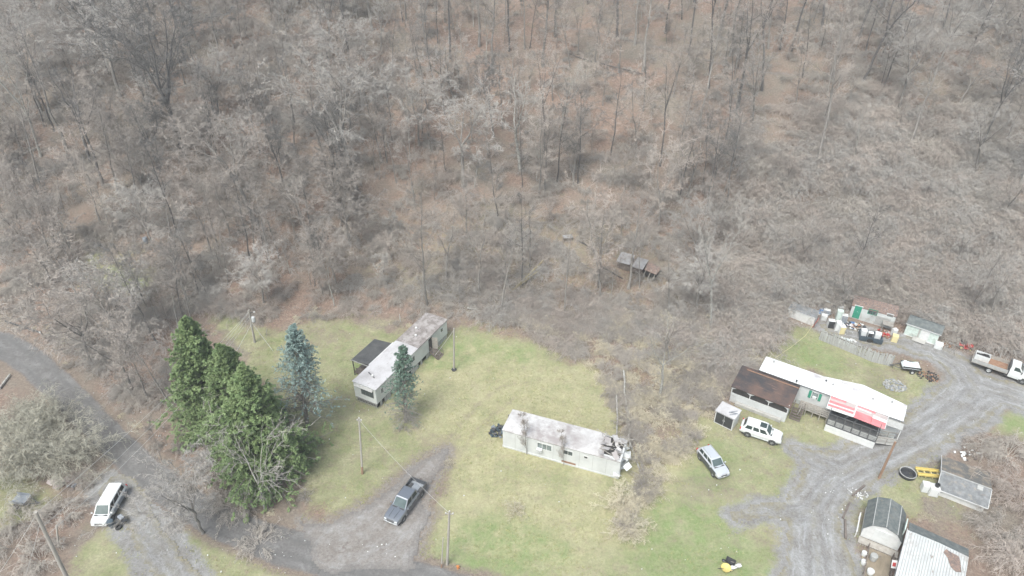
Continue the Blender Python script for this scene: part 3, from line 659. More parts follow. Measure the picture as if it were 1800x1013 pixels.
# ------------------------------------------------------------------ the trees one can tell apart, each from its base and top
HERO = [
 ('pale', 0, (72, 275), (5, 55), 'leaning pale-barked tree at the upper left edge before the bright clearing', .8),
 ('dark', 0, (322, 275), (262, 20), 'big dark forked tree with thick ivy-grey trunk in the upper left woods', 1.15),
 ('tall', 0, (72, 330), (20, 165), 'thin grey tree beside the leaning pale-barked tree at the left edge', .9),
 ('spreading', 0, (628, 340), (572, 108), 'tree with the brightest silvery fan-shaped crown on the left half of the hillside', 1.0),
 ('spreading', 1, (450, 395), (375, 200), 'broad pale brown crown below and left of the silvery fan-shaped tree', 1.15),
 ('spreading', 2, (800, 185), (770, 75), 'small pale crowned tree left of the upright trunks on the upper hillside', 1.0),
 ('tall', 2, (1437, 287), (1492, -10), 'tall grey tree with smooth pale lower trunk standing clear on the right hillside', .95),
 ('tall', 1, (792, 102), (780, -160), 'straight dark tree at the top of the hill, leftmost of the upright trunks', .8),
 ('tall', 0, (842, 82), (842, -200), 'straight grey tree at the top of the hill, second upright trunk from the left', .8),
 ('tall', 3, (895, 90), (885, -190), 'twin-stemmed dark tree at the top of the hill above the gnarled trees', .8),
 ('tall', 2, (922, 86), (915, -140), 'pale grey trunk just right of the twin-stemmed dark tree', .7),
 ('tall', 1, (1085, 68), (1090, -230), 'thickest dark trunk beside the logging track at the top', .85),
 ('slender', 0, (1045, 112), (1060, -40), 'thin straight tree left of the thickest dark trunk', .9),
 ('slender', 1, (1002, 118), (985, -20), 'thin pale tree leaning left below the logging track', .9),
 ('slender', 0, (1087, 128), (1105, -30), 'thin tree just below the thickest dark trunk', .9),
 ('tall', 3, (1245, 155), (1275, -120), 'dark tree with crossed leaning stems right of the upper logging track', .8),
 ('tall', 0, (1282, 98), (1330, -150), 'leaning dark tree rising across the logging track', .8),
 ('tall', 2, (1350, 86), (1372, -170), 'upright grey tree above the logging track on the upper right', .7),
 ('spreading', 2, (1323, 225), (1330, 60), 'hazy forked tree on the open leafy slope below the logging track', .7),
 ('pale', 1, (915, 300), (880, 128), 'gnarled old tree with white wandering limbs in the middle of the hillside', 1.2),
 ('dark', 1, (868, 240), (850, 100), 'dark-trunked tree just behind the gnarled white-limbed tree', .8),
 ('pale', 0, (985, 235), (1000, 120), 'small white-limbed tree right of the gnarled old tree', .9),
 ('tall', 3, (1160, 292), (1190, 90), 'tall forked grey tree on the hillside above the grey tin shack', .8),
 ('slender', 0, (751, 537), (722, 330), 'straight slender tree just behind the far end of the left mobile home', 1.0),
 ('slender', 1, (842, 518), (828, 340), 'slender tree right of the one behind the left mobile home', 1.1),
 ('sapling', 0, (895, 507), (882, 405), 'small upright tree beside the yellow fallen branches', 1.0),
 ('slender', 0, (993, 550), (1000, 400), 'slender tree below the broken table in the woods', .9),
 ('slender', 1, (1056, 528), (1056, 345), 'twin pale trunk left of the grey tin shack', 1.0),
 ('tall', 0, (1104, 508), (1135, 330), 'grey tree standing in front of the grey tin shack', 1.0),
 ('slender', 0, (1174, 555), (1180, 430), 'slender tree right below the grey tin shack', 1.0),
 ('pale', 1, (1249, 582), (1256, 368), 'tall bright white-twigged tree at the woods edge above the brush', .62),
 ('slender', 1, (406, 423), (388, 300), 'thin dark trunk, leftmost of three close trunks above the power pole', 1.0),
 ('slender', 0, (450, 447), (425, 310), 'middle one of three close straight trunks above the power pole', 1.0),
 ('slender', 0, (480, 480), (442, 320), 'rightmost of three close straight trunks above the power pole', 1.0),
 ('dark', 1, (553, 503), (565, 400), 'small dark crooked tree above the blue spruce', .6),
 ('tall', 0, (208, 345), (172, 170), 'grey trunk with pale fork in the left hillside', .8),
 ('sapling', 0, (926, 799), (922, 722), 'lone dark sapling in front of the left part of the stained white mobile home', .7),
 ('sapling', 0, (991, 819), (990, 752), 'lone sapling in front of the windows of the stained white mobile home', .7),
 ('limbs', 0, (466, 895), (432, 765), 'small white-limbed bare tree in front of the green conifers', 1.1),
 ('bushy', 1, (356, 938), (318, 832), 'low spreading bare tree whose crown hangs over the road fork', 1.35),
 ('sapling', 0, (285, 812), (262, 745), 'small bare tree on the verge left of the conifers beside the road', 1.0),
 ('slender', 0, (300, 718), (238, 590), 'thin leaning tree between the road and the green conifers', 1.1),
 ('slender', 1, (262, 705), (205, 585), 'thin leaning tree over the littered bank of the road', 1.2),
 ('bushy', 2, (235, 690), (175, 545), 'bare tree on the bank above the road bend', 1.1),
 ('bushy', 0, (160, 640), (110, 500), 'broad bare tree just above the road at the left', 1.2),
 ('bushy', 1, (210, 615), (185, 490), 'pale twiggy tree above the road near the grassy gap', 1.1),
 ('slender', 0, (225, 590), (190, 495), 'crooked small tree beside the grassy gap in the left woods', 1.0),
 ('pale', 1, (1160, 700), (1185, 560), 'white-limbed tree reaching out of the brush above the collapsed end of the mobile home', 1.0),
 ('spreading', 1, (1178, 640), (1170, 560), 'wide low bare tree in the brush left of the dark-roofed porch', 1.1),
 ('spreading', 0, (1740, 560), (1738, 460), 'vine-hung pale tree with drooping umbrella crown behind the flatbed truck', .9),
 ('pale', 0, (1795, 330), (1800, 80), 'large pale grey tree on the right edge of the woods', 1.1),
 ('spreading', 0, (1715, 300), (1680, 200), 'pale knotted tree in the right woods near the litter', 1.1),
 ('pale', 1, (98, 28), (75, -120), 'pale-limbed tree in the top left corner', 1.0),
 ('bushy', 2, (1480, 545), (1500, 452), 'pale twiggy tree directly behind the white shed with the green door', 1.0),
]
for k, v, b, t, lab, wd in HERO:
    tree_px(k, v, b, t, lab, wide=wd)

ZONES = [  # (test on pixel, phrase, kinds with weights)
 (lambda x, y: y < 130 and x < 330, 'in the top left corner', ['bushy', 'tall', 'dark', 'spreading']),
 (lambda x, y: y < 130 and x < 760, 'in the upper left woods', ['spreading', 'bushy', 'spreading', 'tall']),
 (lambda x, y: y < 130 and x < 1120, 'on the slope around the logging track', ['tall', 'slender', 'slender', 'tall']),
 (lambda x, y: y < 130 and x < 1480, 'on the upper right slope', ['tall', 'tall', 'slender', 'slender']),
 (lambda x, y: y < 130, 'in the top right corner', ['tall', 'bushy', 'slender']),
 (lambda x, y: x < 240 and y < 330, 'at the left edge above the road', ['bushy', 'bushy', 'tall', 'spreading']),
 (lambda x, y: x < 620 and y < 330, 'around the big dark forked tree', ['spreading', 'bushy', 'slender', 'bushy', 'dark']),
 (lambda x, y: x < 870 and y < 330, 'left of the gnarled tree', ['bushy', 'spreading', 'slender', 'slender']),
 (lambda x, y: x < 1230 and y < 330, 'around the gnarled tree', ['bushy', 'slender', 'slender', 'tall']),
 (lambda x, y: x < 1560 and y < 300, 'around the smooth-trunked tree', ['slender', 'tall', 'slender']),
 (lambda x, y: y < 300, 'at the right edge of the hillside', ['bushy', 'spreading', 'slender', 'tall']),
 (lambda x, y: x < 330, 'in woods just above the left road', ['bushy', 'bushy', 'slender']),
 (lambda x, y: x < 620, 'in woods above the green conifers', ['slender', 'bushy', 'slender', 'bushy']),
 (lambda x, y: x < 980, 'in woods behind the left mobile home', ['slender', 'bushy', 'slender', 'sapling']),
 (lambda x, y: x < 1290, 'in woods around the grey tin shack', ['slender', 'sapling', 'slender', 'bushy']),
 (lambda x, y: x >= 1290, 'in the thicket behind the sheds', ['bushy', 'sapling', 'sapling']),
]
KPH = {'spreading': 'bare tree with a broad pale twiggy crown', 'bushy': 'smaller bare tree with a rounded tan crown', 'tall': 'tall straight bare tree with a narrow high crown',
       'slender': 'thin-trunked bare tree with sparse short branches', 'dark': 'dark-barked bare tree with dark twigs', 'sapling': 'bare sapling with a few thin upright branches'}
HR = {'spreading': (11.5, 15.5), 'bushy': (7.5, 11.5), 'tall': (17, 23), 'slender': (10, 15.5), 'dark': (10, 14), 'sapling': (4, 7)}
def lawnness(x, y):
    w = -99.0
    for p in LAWN: w = max(w, float(sd_poly(np.array([x]), np.array([y]), p)[0]))
    w = max(w, float(sd_line(np.array([x]), np.array([y]), ROAD)[0]))
    for g in GRAV: w = max(w, float(sd_line(np.array([x]), np.array([y]), g)[0]))
    return w
rg = random.Random(5)
pts = []
HB = [G(*b)[:2] for _, _, b, _, _, _ in HERO]
KEEPOUT = [(G(1110, 455)[:2], 5), (G(1000, 420)[:2], 3), (G(1537, 590)[:2], 7), (G(1620, 600)[:2], 6), (G(1415, 575)[:2], 5), (G(1760, 660)[:2], 8), (G(720, 640)[:2], 9)]
cand = 0
while cand < 9000 and len(pts) < 238:
    cand += 1
    y = 72 + 110 * rg.random() ** .9; x = rg.uniform(-1, 1) * (.80 * y + 4)
    px, py = proj(x, y, T(x, y))
    if not (-70 < px < 1870 and -60 < py < 640): continue
    sp = 7.2
    if px > 1290 and 200 < py: sp = 11
    elif 640 < px < 1290 and py > 360: sp = 8.0
    elif 900 < px < 1480 and py < 200: sp = 7.0
    elif px < 620: sp = 6.0
    if py > 545 and px > 140: continue
    if -60 < px < 55 and 60 < py < 240 : continue
    if any(math.hypot(x - a, y - b) < sp for a, b in pts) or any(math.hypot(x - a, y - b) < sp * .55 for a, b in HB): continue
    if any(math.hypot(x - c[0], y - c[1]) < r for c, r in KEEPOUT): continue
    if float(sd_line(np.array([x]), np.array([y]), ROAD)[0]) > -5.5: continue
    if lawnness(x, y) > -2.5: continue
    pts.append((x, y))
    for f, ph, kinds in ZONES:
        if f(px, py): break
    k = rg.choice(kinds)
    tree(k, rg.randrange(4), x, y, rg.uniform(*HR[k]), KPH[k] + ' ' + ph, group=KPH[k].replace('bare tree', 'bare trees', 1).replace('bare sapling', 'bare saplings', 1).replace('with a ', 'with ') + ' ' + ph, wide=rg.uniform(.95, 1.35), tilt=(rg.gauss(0, .05), rg.gauss(0, .05)))
print('trees', NTREE, 'candidates', cand)

YOUNG = []
# ------------------------------------------------------------------ evergreens
M_green = mat('needles_green', (.135, .20, .082), (.20, .26, .115), .75, 1.1, (.4, .62), rand=.08, spots=[((.13, .10, .05), .9, .66, .74)])
M_blue = mat('needles_blue', (.29, .385, .365), (.19, .27, .245), .75, 2.5, rand=.05)
M_bg = mat('needles_blue_green', (.10, .17, .12), (.17, .25, .20), .75, 2.0)
def conifer(name, base, top, label, group, seed, R, m, **k):
    x, y, z = G(*base); h = height_to(x, y, z, top[1])
    tx = PZ(top[0], top[1], z + h)[0]
    r = thing(name, label, 'tree', (x, y, z), 0, group); r.rotation_euler = (0, max(-.12, min(.12, math.atan2(tx - x, h))), 0)
    st, fo = conifer_geo(seed, h, R, **k)
    link('trunk', st.mesh('conifer_trunk'), M_bark, r); link('crown', fo.mesh('conifer_crown'), m, r)
    return r
g3 = 'green conifers in a tight clump beside the road'
hid = lambda hz, out: np.where(out > .3, .95, .5)
conifer('conifer', (384, 752), (322, 556), 'dark green conifer, the upper left one of the tight clump of three', g3, 3, 5.8, M_green, nb=480, fr=20, size=.30, thin=hid, shape=.8)
conifer('conifer', (430, 790), (386, 603), 'green conifer in the middle of the tight clump, mostly hidden', g3, 4, 5.4, M_green, nb=470, fr=20, size=.30, thin=hid, shape=.8)
conifer('conifer', (468, 838), (424, 640), 'green conifer nearest the driveway, lower right one of the clump', g3, 5, 6.0, M_green, nb=540, fr=20, size=.30, thin=hid, shape=.82)
sp = lambda hz, out: np.where(hz > .62, .9, np.where(out > .5, np.clip(.16 + hz * .95, 0, .75), np.clip(hz - .2, 0, .3)))
conifer('blue_spruce', (541, 752), (514, 567), 'tall blue spruce with a bare lower trunk beside the green conifers', None, 6, 4.1, M_blue, nb=340, fr=14, size=.16, thin=sp, shape=.62, low=.12)
sp2 = lambda hz, out: np.where(hz > .5, .6, np.where(hz > .3, .28, .06))
conifer('small_spruce', (713, 742), (708, 606), 'sparse dark blue-green spruce standing right in front of the left mobile home', None, 8, 2.6, M_bg, nb=260, fr=13, size=.17, thin=sp2, shape=.5)

# ------------------------------------------------------------------ shrubs: individual ones first, then the tangle nobody could count
SHR = []
def shrub_proto(seed, R, H, tm, **k):
    me = shrub_geo(seed, R, H, **k).mesh('shrub'); me.materials.append(M_tw[tm]); SHR.append(me); return me
S1 = shrub_proto(101, 2.2, 2.6, 'brush', n=30, tw=5)
S2 = shrub_proto(102, 2.4, 3.0, 'warm', n=30, tw=5)
S3 = shrub_proto(103, 1.6, 2.2, 'brush', n=30, tw=4, droop=-.5)
S4 = shrub_proto(104, 2.8, 3.4, 'pale', n=26, tw=5, droop=-.85, spreadang=60)
S5 = shrub_proto(105, 2.6, 3.4, 'olive', n=40, tw=6, droop=-.35)
S6 = shrub_proto(106, 2.2, 2.6, 'brush', n=30, tw=5, droop=-.9, spreadang=65)
S8 = shrub_proto(108, 1.6, 2.2, 'straw', n=20, tw=3, droop=-.4)
S7 = shrub_proto(107, 1.5, 1.3, 'straw', n=36, tw=4, droop=-.9, spreadang=70)
def shrub(me, px, py, s, label, name='bare_shrub', cat='shrub', group=None, sz=None):
    x, y, z = G(px, py); o = link(name, me); o.location = (x, y, z); rr = random.Random(px * 13 + py); o.rotation_euler = (0, 0, rr.uniform(0, 6.28)); o.scale = (s, s, sz or s)
    return tag(o, label, cat, group)
brush_col = bpy.data.collections.new('brush_sources'); COL.children.link(brush_col)
srcs = [shrub(S1, 1300, 420, 1.0, 'rounded tan shrub in the thicket above the right-hand porch'), shrub(S2, 1180, 600, 1.0, 'reddish shrub in the brush left of the dark-roofed porch'),
        shrub(S6, 1560, 500, 1.1, 'drooping tan shrub behind the white shed with the green door'), shrub(S4, 1430, 430, 1.1, 'pale vine-draped mound in the right thicket')]
for o in srcs: brush_col.objects.link(o)
straw_col = bpy.data.collections.new('straw_sources'); COL.children.link(straw_col)
srcs2 = [shrub(S7, 1150, 780, .8, 'clump of pale straw weeds right of the collapsed end of the mobile home', 'weed_clump', 'weeds'), shrub(S3, 1110, 640, .8, 'tan bramble clump above the collapsed mobile home', 'bramble', 'shrub'), shrub(S8, 1160, 740, .8, 'pale straw-coloured bramble in the brush strip right of the fallen trunks', 'bramble', 'shrub')]
for o in srcs2: straw_col.objects.link(o)
shrub(S5, 60, 810, 1.5, 'large dense olive-grey bush at the left below the road')
shrub(S5, 115, 800, 1.4, 'largest dense olive-grey bush between the road and the white van')
shrub(S5, 25, 750, 1.0, 'olive-grey bush nearest the left edge below the road')
shrub(S5, 105, 745, .9, 'small olive bush touching the left side of the road')
shrub(S8, 905, 900, .5, 'small round bare shrub alone on the lawn below the stained mobile home')
shrub(S8, 1103, 935, .9, 'bare shrub at the pointed end of the brush strip on the lawn')
shrub(S8, 1092, 890, 1.0, 'pale bushy shrub just below the collapsed end of the mobile home')
shrub(S4, 713, 745, .45, 'puff of pale dead twigs at the foot of the sparse spruce')
shrub(S6, 455, 960, .8, 'bare shrub on the verge below the road', sz=.6)
shrub(S6, 420, 890, 1.0, 'bare bush between the road and the lowest conifer')
shrub(S1, 345, 850, .7, 'tangled bush at the roadside left of the white-limbed tree')
shrub(S1, 400, 868, .7, 'second tangled bush at the roadside under the conifers')
for i, (px, py, s, w) in enumerate([(1770, 800, 1.1, 'nearest the grey shed roof'), (1795, 880, 1.2, 'at the right edge beside the grey shed'), (1750, 940, 1.0, 'behind the rusty white roof'), (1790, 985, 1.2, 'in the bottom right corner'), (1725, 790, .8, 'behind the top of the grey shed')]):
    shrub(S2 if i % 2 else S1, px, py, s, 'reddish bare bush ' + w)
for i, (px, py, w) in enumerate([(20, 960, 'in the bottom left corner'), (70, 985, 'under the bottom left power pole'), (40, 915, 'below the small utility trailer'), (110, 905, 'left of the power pole and the van')]):
    shrub([S6, S1][i % 2], px, py, .9, 'dark tangled bush ' + w)
for i, (px, py, s, w) in enumerate([(1460, 500, 1.2, 'behind the leftmost shed'), (1640, 520, 1.2, 'behind the dark-roofed shed'), (1690, 560, 1.0, 'behind the red mower'), (1380, 500, 1.2, 'above the lawn left of the leftmost shed'), (1340, 340, 1.3, 'in the dark hollow of the right slope'),
        (1520, 380, 1.3, 'in the middle of the right thicket'), (1600, 440, 1.3, 'right of centre in the right thicket'), (1340, 560, 1.1, 'at the woods edge beside the right lawn'), (1700, 440, 1.3, 'under the umbrella-crowned tree'), (1780, 520, 1.2, 'at the right edge above the flatbed truck')]):
    shrub([S4, S6, S1][i % 3], px, py, s, 'vine-draped mound ' + w, 'vine_mound', 'vines')

def scatter(name, col_src, P, S, label, cat, seed=0, smin=.8, smax=1.2):
    """points with a size each; every point carries one of the source plants"""
    P = np.array(P); me = bpy.data.meshes.new(name); me.vertices.add(len(P)); me.vertices.foreach_set('co', P.astype(np.float32).ravel()); me.update()
    a = me.attributes.new('size', 'FLOAT', 'POINT'); a.data.foreach_set('value', np.array(S, np.float32))
    o = link(name, me); tag(o, label, cat, kind='stuff')
    ng = bpy.data.node_groups.new(name, 'GeometryNodeTree'); ng.interface.new_socket('Geometry', in_out='INPUT', socket_type='NodeSocketGeometry'); ng.interface.new_socket('Geometry', in_out='OUTPUT', socket_type='NodeSocketGeometry')
    N = ng.nodes.new; L = ng.links.new
    gi = N('NodeGroupInput'); go = N('NodeGroupOutput'); ip = N('GeometryNodeInstanceOnPoints'); ci = N('GeometryNodeCollectionInfo')
    ci.inputs['Collection'].default_value = col_src; ci.inputs['Separate Children'].default_value = True; ci.inputs['Reset Children'].default_value = True
    na = N('GeometryNodeInputNamedAttribute'); na.data_type = 'FLOAT'; na.inputs['Name'].default_value = 'size'
    rr = N('FunctionNodeRandomValue'); rr.data_type = 'FLOAT_VECTOR'; rr.inputs[0].default_value = (-.12, -.12, 0); rr.inputs[1].default_value = (.12, .12, 6.283); rr.inputs['Seed'].default_value = seed
    ip.inputs['Pick Instance'].default_value = True
    L(gi.outputs[0], ip.inputs['Points']); L(ci.outputs[0], ip.inputs['Instance']); L(rr.outputs['Value'], ip.inputs['Rotation']); L(na.outputs['Attribute'], ip.inputs['Scale']); L(ip.outputs[0], go.inputs[0])
    md = o.modifiers.new('scatter', 'NODES'); md.node_group = ng
    return o
def lawn_np(x, y):
    w = np.full(x.shape, -99.)
    for p in LAWN: w = np.maximum(w, sd_poly(x, y, p))
    w = np.maximum(w, sd_line(x, y, ROAD)); w = np.maximum(w, sd_line(x, y, LANE)); w = np.maximum(w, sd_line(x, y, DRIVE)); w = np.maximum(w, sd_poly(x, y, DRIVE2))
    for g in GRAV: w = np.maximum(w, sd_line(x, y, g))
    return w
def proj_np(x, y, z):
    z = z - CAM_H; d = y * CP - z * SP; u = y * SP + z * CP
    return 900 + FPX * x / d, 506.5 - FPX * u / d
BLD = []                           # rectangles (centre, radius) kept free of brush, filled from the buildings' pixels
for (px, py, r) in [(700, 640, 5.5), (745, 600, 5), (655, 690, 4), (655, 635, 3), (920, 765, 4.5), (985, 790, 4.5), (1060, 815, 4), (1320, 720, 5), (1380, 700, 5), (1450, 720, 5), (1530, 750, 5), (1280, 735, 2.5), (1336, 765, 3.5),
                    (1253, 812, 3.5), (1412, 566, 4.6), (1500, 580, 5.2), (1540, 585, 4.8), (1620, 603, 4.2), (1650, 612, 2.5), (1695, 612, 2.2), (1735, 650, 4.5), (1780, 665, 4), (1460, 570, 3), (1680, 850, 4.5), (1725, 870, 4), (1545, 930, 4), (1640, 985, 6), (1540, 990, 4), (1110, 462, 2.8), (1140, 468, 2.2), (998, 423, 1.5), (190, 890, 3), (207, 920, 1.5), (38, 878, 2.0), (1690, 990, 4)]:
    x, y, _ = G(px, py); BLD.append((x, y, r))
rn = np.random.default_rng(11)
N0 = 26000
y = 25 + 160 * rn.random(N0); x = rn.uniform(-1, 1, N0) * (.84 * y + 6)
z = terr(x, y); px, py = proj_np(x, y, z)
u = rn.random(N0)
d = np.zeros(N0)                   # density by place
d += .15 * (py < 560)
d = np.where((px > 1270) & (py > 190) & (py < 610), .36, d)
d = np.where((px > 1500) & (py < 200), .42, d)
d = np.where((px < 640) & (py < 560), .26, d)
d = np.where((px < 300) & (py >= 560) & (py < 720), .34, d)
d = np.where((px < 160) & (py >= 640), .32, d)
d = np.where((px > 1690) & (py > 730), .42, d)
d = np.where((px > 860) & (px < 1300) & (py > 520) & (py < 720), .50, d)
d = np.where((px > 620) & (px <= 1250) & (py > 380) & (py <= 520), .24, d)
d = np.where((px > 780) & (px < 1420) & (py < 240), .12, d)
d = np.where((px > 230) & (px < 480) & (py > 760) & (py < 900), .20, d)
bare_ = (vn(x, y, .12, 4) > .35); d = np.where(bare_, d * .35, d)
ok = (u < d) & (lawn_np(x, y) < -1.3) & (sd_line(x, y, ROAD) < -2.2) & (px > -150) & (px < 1950) & (py > -140) & (py < 1100)
for bx, by, br in BLD: ok &= np.hypot(x - bx, y - by) > br
x, y, z, px, py = x[ok], y[ok], z[ok], px[ok], py[ok]
S = rn.uniform(.3, .8, len(x)) * np.where((px > 1270) & (py > 190), 1.65, 1.0) * np.where((px > 780) & (px < 1420) & (py < 240), .6, 1)
strip = (px > 1020) & (px < 1250) & (py > 590)
dens_lim = ~strip
scatter('undergrowth', brush_col, np.stack([x, y, z], 1)[dens_lim], S[dens_lim], 'tangled bare undergrowth and vines covering the wooded slopes', 'undergrowth', 3)
print('undergrowth', dens_lim.sum())
# the young trees beyond those placed one by one
young_col = bpy.data.collections.new('young_tree_sources'); COL.children.link(young_col)
for i, (bx, by, lab) in enumerate([(520, 420, 'thin young tree in the woods above the blue spruce'), (1010, 300, 'thin young tree right of the gnarled old tree'), (690, 250, 'thin young tree right of the silvery fan-shaped crown'), (1380, 330, 'thin young tree left of the smooth-trunked tree')]):
    tr, cr = tree_geo(200 + i, [12, 9, 15, 7][i], [2.4, 2.2, 2.6, 1.8][i], cb=.3, rad=[.10, .08, .12, .06][i], leaders=[1, 2, 1, 3][i], nl=13, form='tall', droop=-.02, tw=3, dens=.85)
    g = Geo(); g.add(np.concatenate(tr.V), np.concatenate([q_ for q_ in tr.Q])); nq = sum(len(q_) for q_ in tr.Q)
    g.add(np.concatenate(cr.V), np.concatenate(cr.Q), np.concatenate(cr.T)); me = g.mesh('young_tree'); me.materials.append([M_bark, M_barkl, M_barkd, M_bark][i]); me.materials.append(M_tw[['tan', 'tan', 'dark', 'warm'][i]])
    mi = np.ones(len(me.polygons), np.int32); mi[:nq] = 0; me.polygons.foreach_set('material_index', mi)
    x_, y_, z_ = G(bx, by); o = link('young_tree', me); o.location = (x_, y_, z_); tag(o, lab, 'tree'); young_col.objects.link(o)
NY = 1700
yy_ = 72 + 112 * rn.random(NY) ** .9; xx_ = rn.uniform(-1, 1, NY) * (.8 * yy_ + 4); zz_ = terr(xx_, yy_); qx, qy = proj_np(xx_, yy_, zz_)
dn = np.where(qy < 330, .55, .38); dn = np.where((qx > 800) & (qx < 1450) & (qy < 200), .32, dn); dn = np.where((qx < 640) & (qy > 330), .5, dn); dn = np.where((qx > 1290) & (qy > 200), .05, dn); dn = np.where((qx > 640) & (qx < 1290) & (qy > 400), .16, dn); dn = np.where((qx > 1500) & (qy < 200), .3, dn)
oky = (rn.random(NY) < dn) & (lawn_np(xx_, yy_) < -3) & (sd_line(xx_, yy_, ROAD) < -5) & ~((qx < 60) & (qy > 60) & (qy < 240))
for bx, by, br in BLD: oky &= np.hypot(xx_ - bx, yy_ - by) > br + 1
P_ = np.stack([xx_, yy_, zz_], 1)[oky]; scatter('young_woods', young_col, P_, rn.uniform(.6, 1.25, len(P_)), 'mass of thin young bare trees filling the woods between the larger ones', 'young trees', 5)
print('young', len(P_))
# straw weeds and brambles: strip by the collapsed mobile home, rims of lawns and banks
N1 = 14000
y = 30 + 75 * rn.random(N1); x = rn.uniform(-1, 1, N1) * (.84 * y + 6); z = terr(x, y); px, py = proj_np(x, y, z)
lw = lawn_np(x, y); strip_p = [G(*p)[:2] for p in [(880, 560), (1300, 560), (1330, 640), (1240, 760), (1185, 810), (1110, 945), (1085, 930), (1110, 840), (1090, 740), (1040, 650), (960, 600)]]
ins = sd_poly(x, y, strip_p)
d = np.where(ins > 0, .45, np.where((lw > -3) & (lw < -.3) & (px < 1250), .08, 0.0))
d = np.where((lw > -6) & (lw < -.5) & (px > 1450) & (py > 820), .10, d)
ok = (rn.random(N1) < d)
for bx, by, br in BLD: ok &= np.hypot(x - bx, y - by) > br * .8
ok &= (px > -100) & (px < 1900)
x, y, z = x[ok], y[ok], z[ok]; ins = ins[ok]
scatter('dry_weeds', straw_col, np.stack([x, y, z], 1), rn.uniform(.22, .6, len(x)) * np.where(ins > 0, 1.15, .6), 'straw-coloured dead weeds and brambles along the lawn edges', 'weeds', 9)
print('weeds', len(x))
# fallen branches and sticks on the forest floor
def sticks(name, P, lens, m, label, cat, seed, w=.03):
    r = np.random.default_rng(seed); n = len(P); az = r.uniform(0, 6.283, n)
    A = mk(P, np.stack([np.cos(az), np.sin(az), r.normal(.05, .12, n)], 1), lens, np.full(n, w), r.normal(0, .1, (n, 3)) * np.array([1, 1, .3]))
    e = A['s'] + A['d'] * A['l'][:, None]; A['d'] = unit(np.stack([e[:, 0] - A['s'][:, 0], e[:, 1] - A['s'][:, 1], terr(e[:, 0], e[:, 1]) + .1 - A['s'][:, 2]], 1))
    g = Geo(); g.add(*tubes(A, 4, 4, .4, .03, r)); C = children(r, A, 3, .3, .9, 40, .4, .6, (0, 0, 0), 3); g.add(*tubes(C, 3, 3, .4))
    return tag(link(name, g.mesh(name), m), label, cat, kind='stuff')
n = 2600; y = 70 + 100 * rn.random(n); x = rn.uniform(-1, 1, n) * (.8 * y); ok = lawn_np(x, y) < -1; x, y = x[ok], y[ok]
sticks('fallen_sticks', np.stack([x, y, terr(x, y) + .08], 1), rn.uniform(.6, 2.8, len(x)), M_tw['pale'], 'fallen sticks and small branches on the leaf litter', 'sticks', 21, .028)
# ------------------------------------------------------------------ buildings
class Frame:
    """local frame of a building: origin = front-left corner, x along the front, y towards the back"""
    def __init__(s, FL, FR, BL, z, zg=None, L=None, W=None):
        a = np.array(PZ(*FL, z)); b = np.array(PZ(*FR, z)); c = np.array(PZ(*BL, z))
        u = b - a; s.L = L or float(np.linalg.norm(u)); s.rz = math.atan2(u[1], u[0]); u = u / np.linalg.norm(u); v = np.array([-u[1], u[0]])
        s.W = W or float(abs((c - a) @ v)); s.u, s.v = u, v
        m = a + u * s.L / 2 + v * s.W / 2
        s.zg = T(*m) if zg is None else zg
        s.o = np.array([a[0], a[1], s.zg]); s.h = z - s.zg
    def R(s, px, py):
        r = ray(px, py); return np.array([r[0] * s.u[0] + r[1] * s.u[1], r[0] * s.v[0] + r[1] * s.v[1], r[2]])
    def C(s):
        d = np.array([0, 0, CAM_H]) - s.o; return np.array([d[0] * s.u[0] + d[1] * s.u[1], d[0] * s.v[0] + d[1] * s.v[1], d[2]])
    def hit(s, px, py, ax, val):
        c, r = s.C(), s.R(px, py); t = (val - c[ax]) / r[ax]; return c + r * t
    def at(s, px, py, z): p = s.hit(px, py, 2, z); return float(p[0]), float(p[1])
    def front(s, px, py, y=0.0): p = s.hit(px, py, 1, y); return float(p[0]), float(p[2])
    def side(s, px, py, x=0.0): p = s.hit(px, py, 0, x); return float(p[1]), float(p[2])
    def world(s, x, y, z=0): return (s.o[0] + s.u[0] * x + s.v[0] * y, s.o[1] + s.u[1] * x + s.v[1] * y, s.zg + z)
    def thing(s, name, label, cat, group=None): return thing(name, label, cat, tuple(s.o), s.rz, group)

M_white = mat('white_siding', (.60, .61, .61), (.50, .51, .51), .55, .7, (.4, .7), wave=('Z', 3.2))
M_whitev = mat('white_ribbed_siding', (.56, .58, .575), (.46, .475, .465), .5, .6, (.42, .7), wave=('X', 2.6), spots=[((.42, .42, .38), 1.3, .6, .75, (3, 3, .5))])
M_wroof = mat('stained_white_roof', (.54, .53, .525), (.42, .40, .395), .6, .55, (.42, .6), spots=[((.31, .28, .275), .45, .48, .64), ((.32, .285, .28), 1.7, .54, .7, (1, 3, 1)), ((.12, .10, .10), 2.5, .68, .74)], bump=.2, bscale=2)
M_froof = mat('faded_roof', (.50, .49, .50), (.38, .365, .37), .6, .5, (.4, .62), spots=[((.30, .26, .25), 2.2, .58, .7, (.6, 2, 1))], bump=.2, bscale=2)
M_rroof = mat('rotting_roof', (.20, .175, .165), (.36, .335, .325), .8, 1.0, (.4, .62), spots=[((.10, .085, .08), 2.3, .55, .68)], bump=.3, bscale=4)
M_clean = mat('white_metal_roof', (.72, .72, .725), (.60, .60, .61), .4, .5, (.5, .7), spots=[((.34, .31, .30), 1.6, .63, .70), ((.46, .43, .44), .35, .55, .66)])
M_black = mat('black_felt_roof', (.05, .052, .055), (.09, .09, .09), .9, 1.0, bump=.3)
M_brown = mat('rusty_black_roof', (.045, .042, .045), (.125, .08, .065), .8, .28, (.42, .62), spots=[((.24, .15, .12), .9, .60, .72, (.4, 3, 1))], bump=.2)
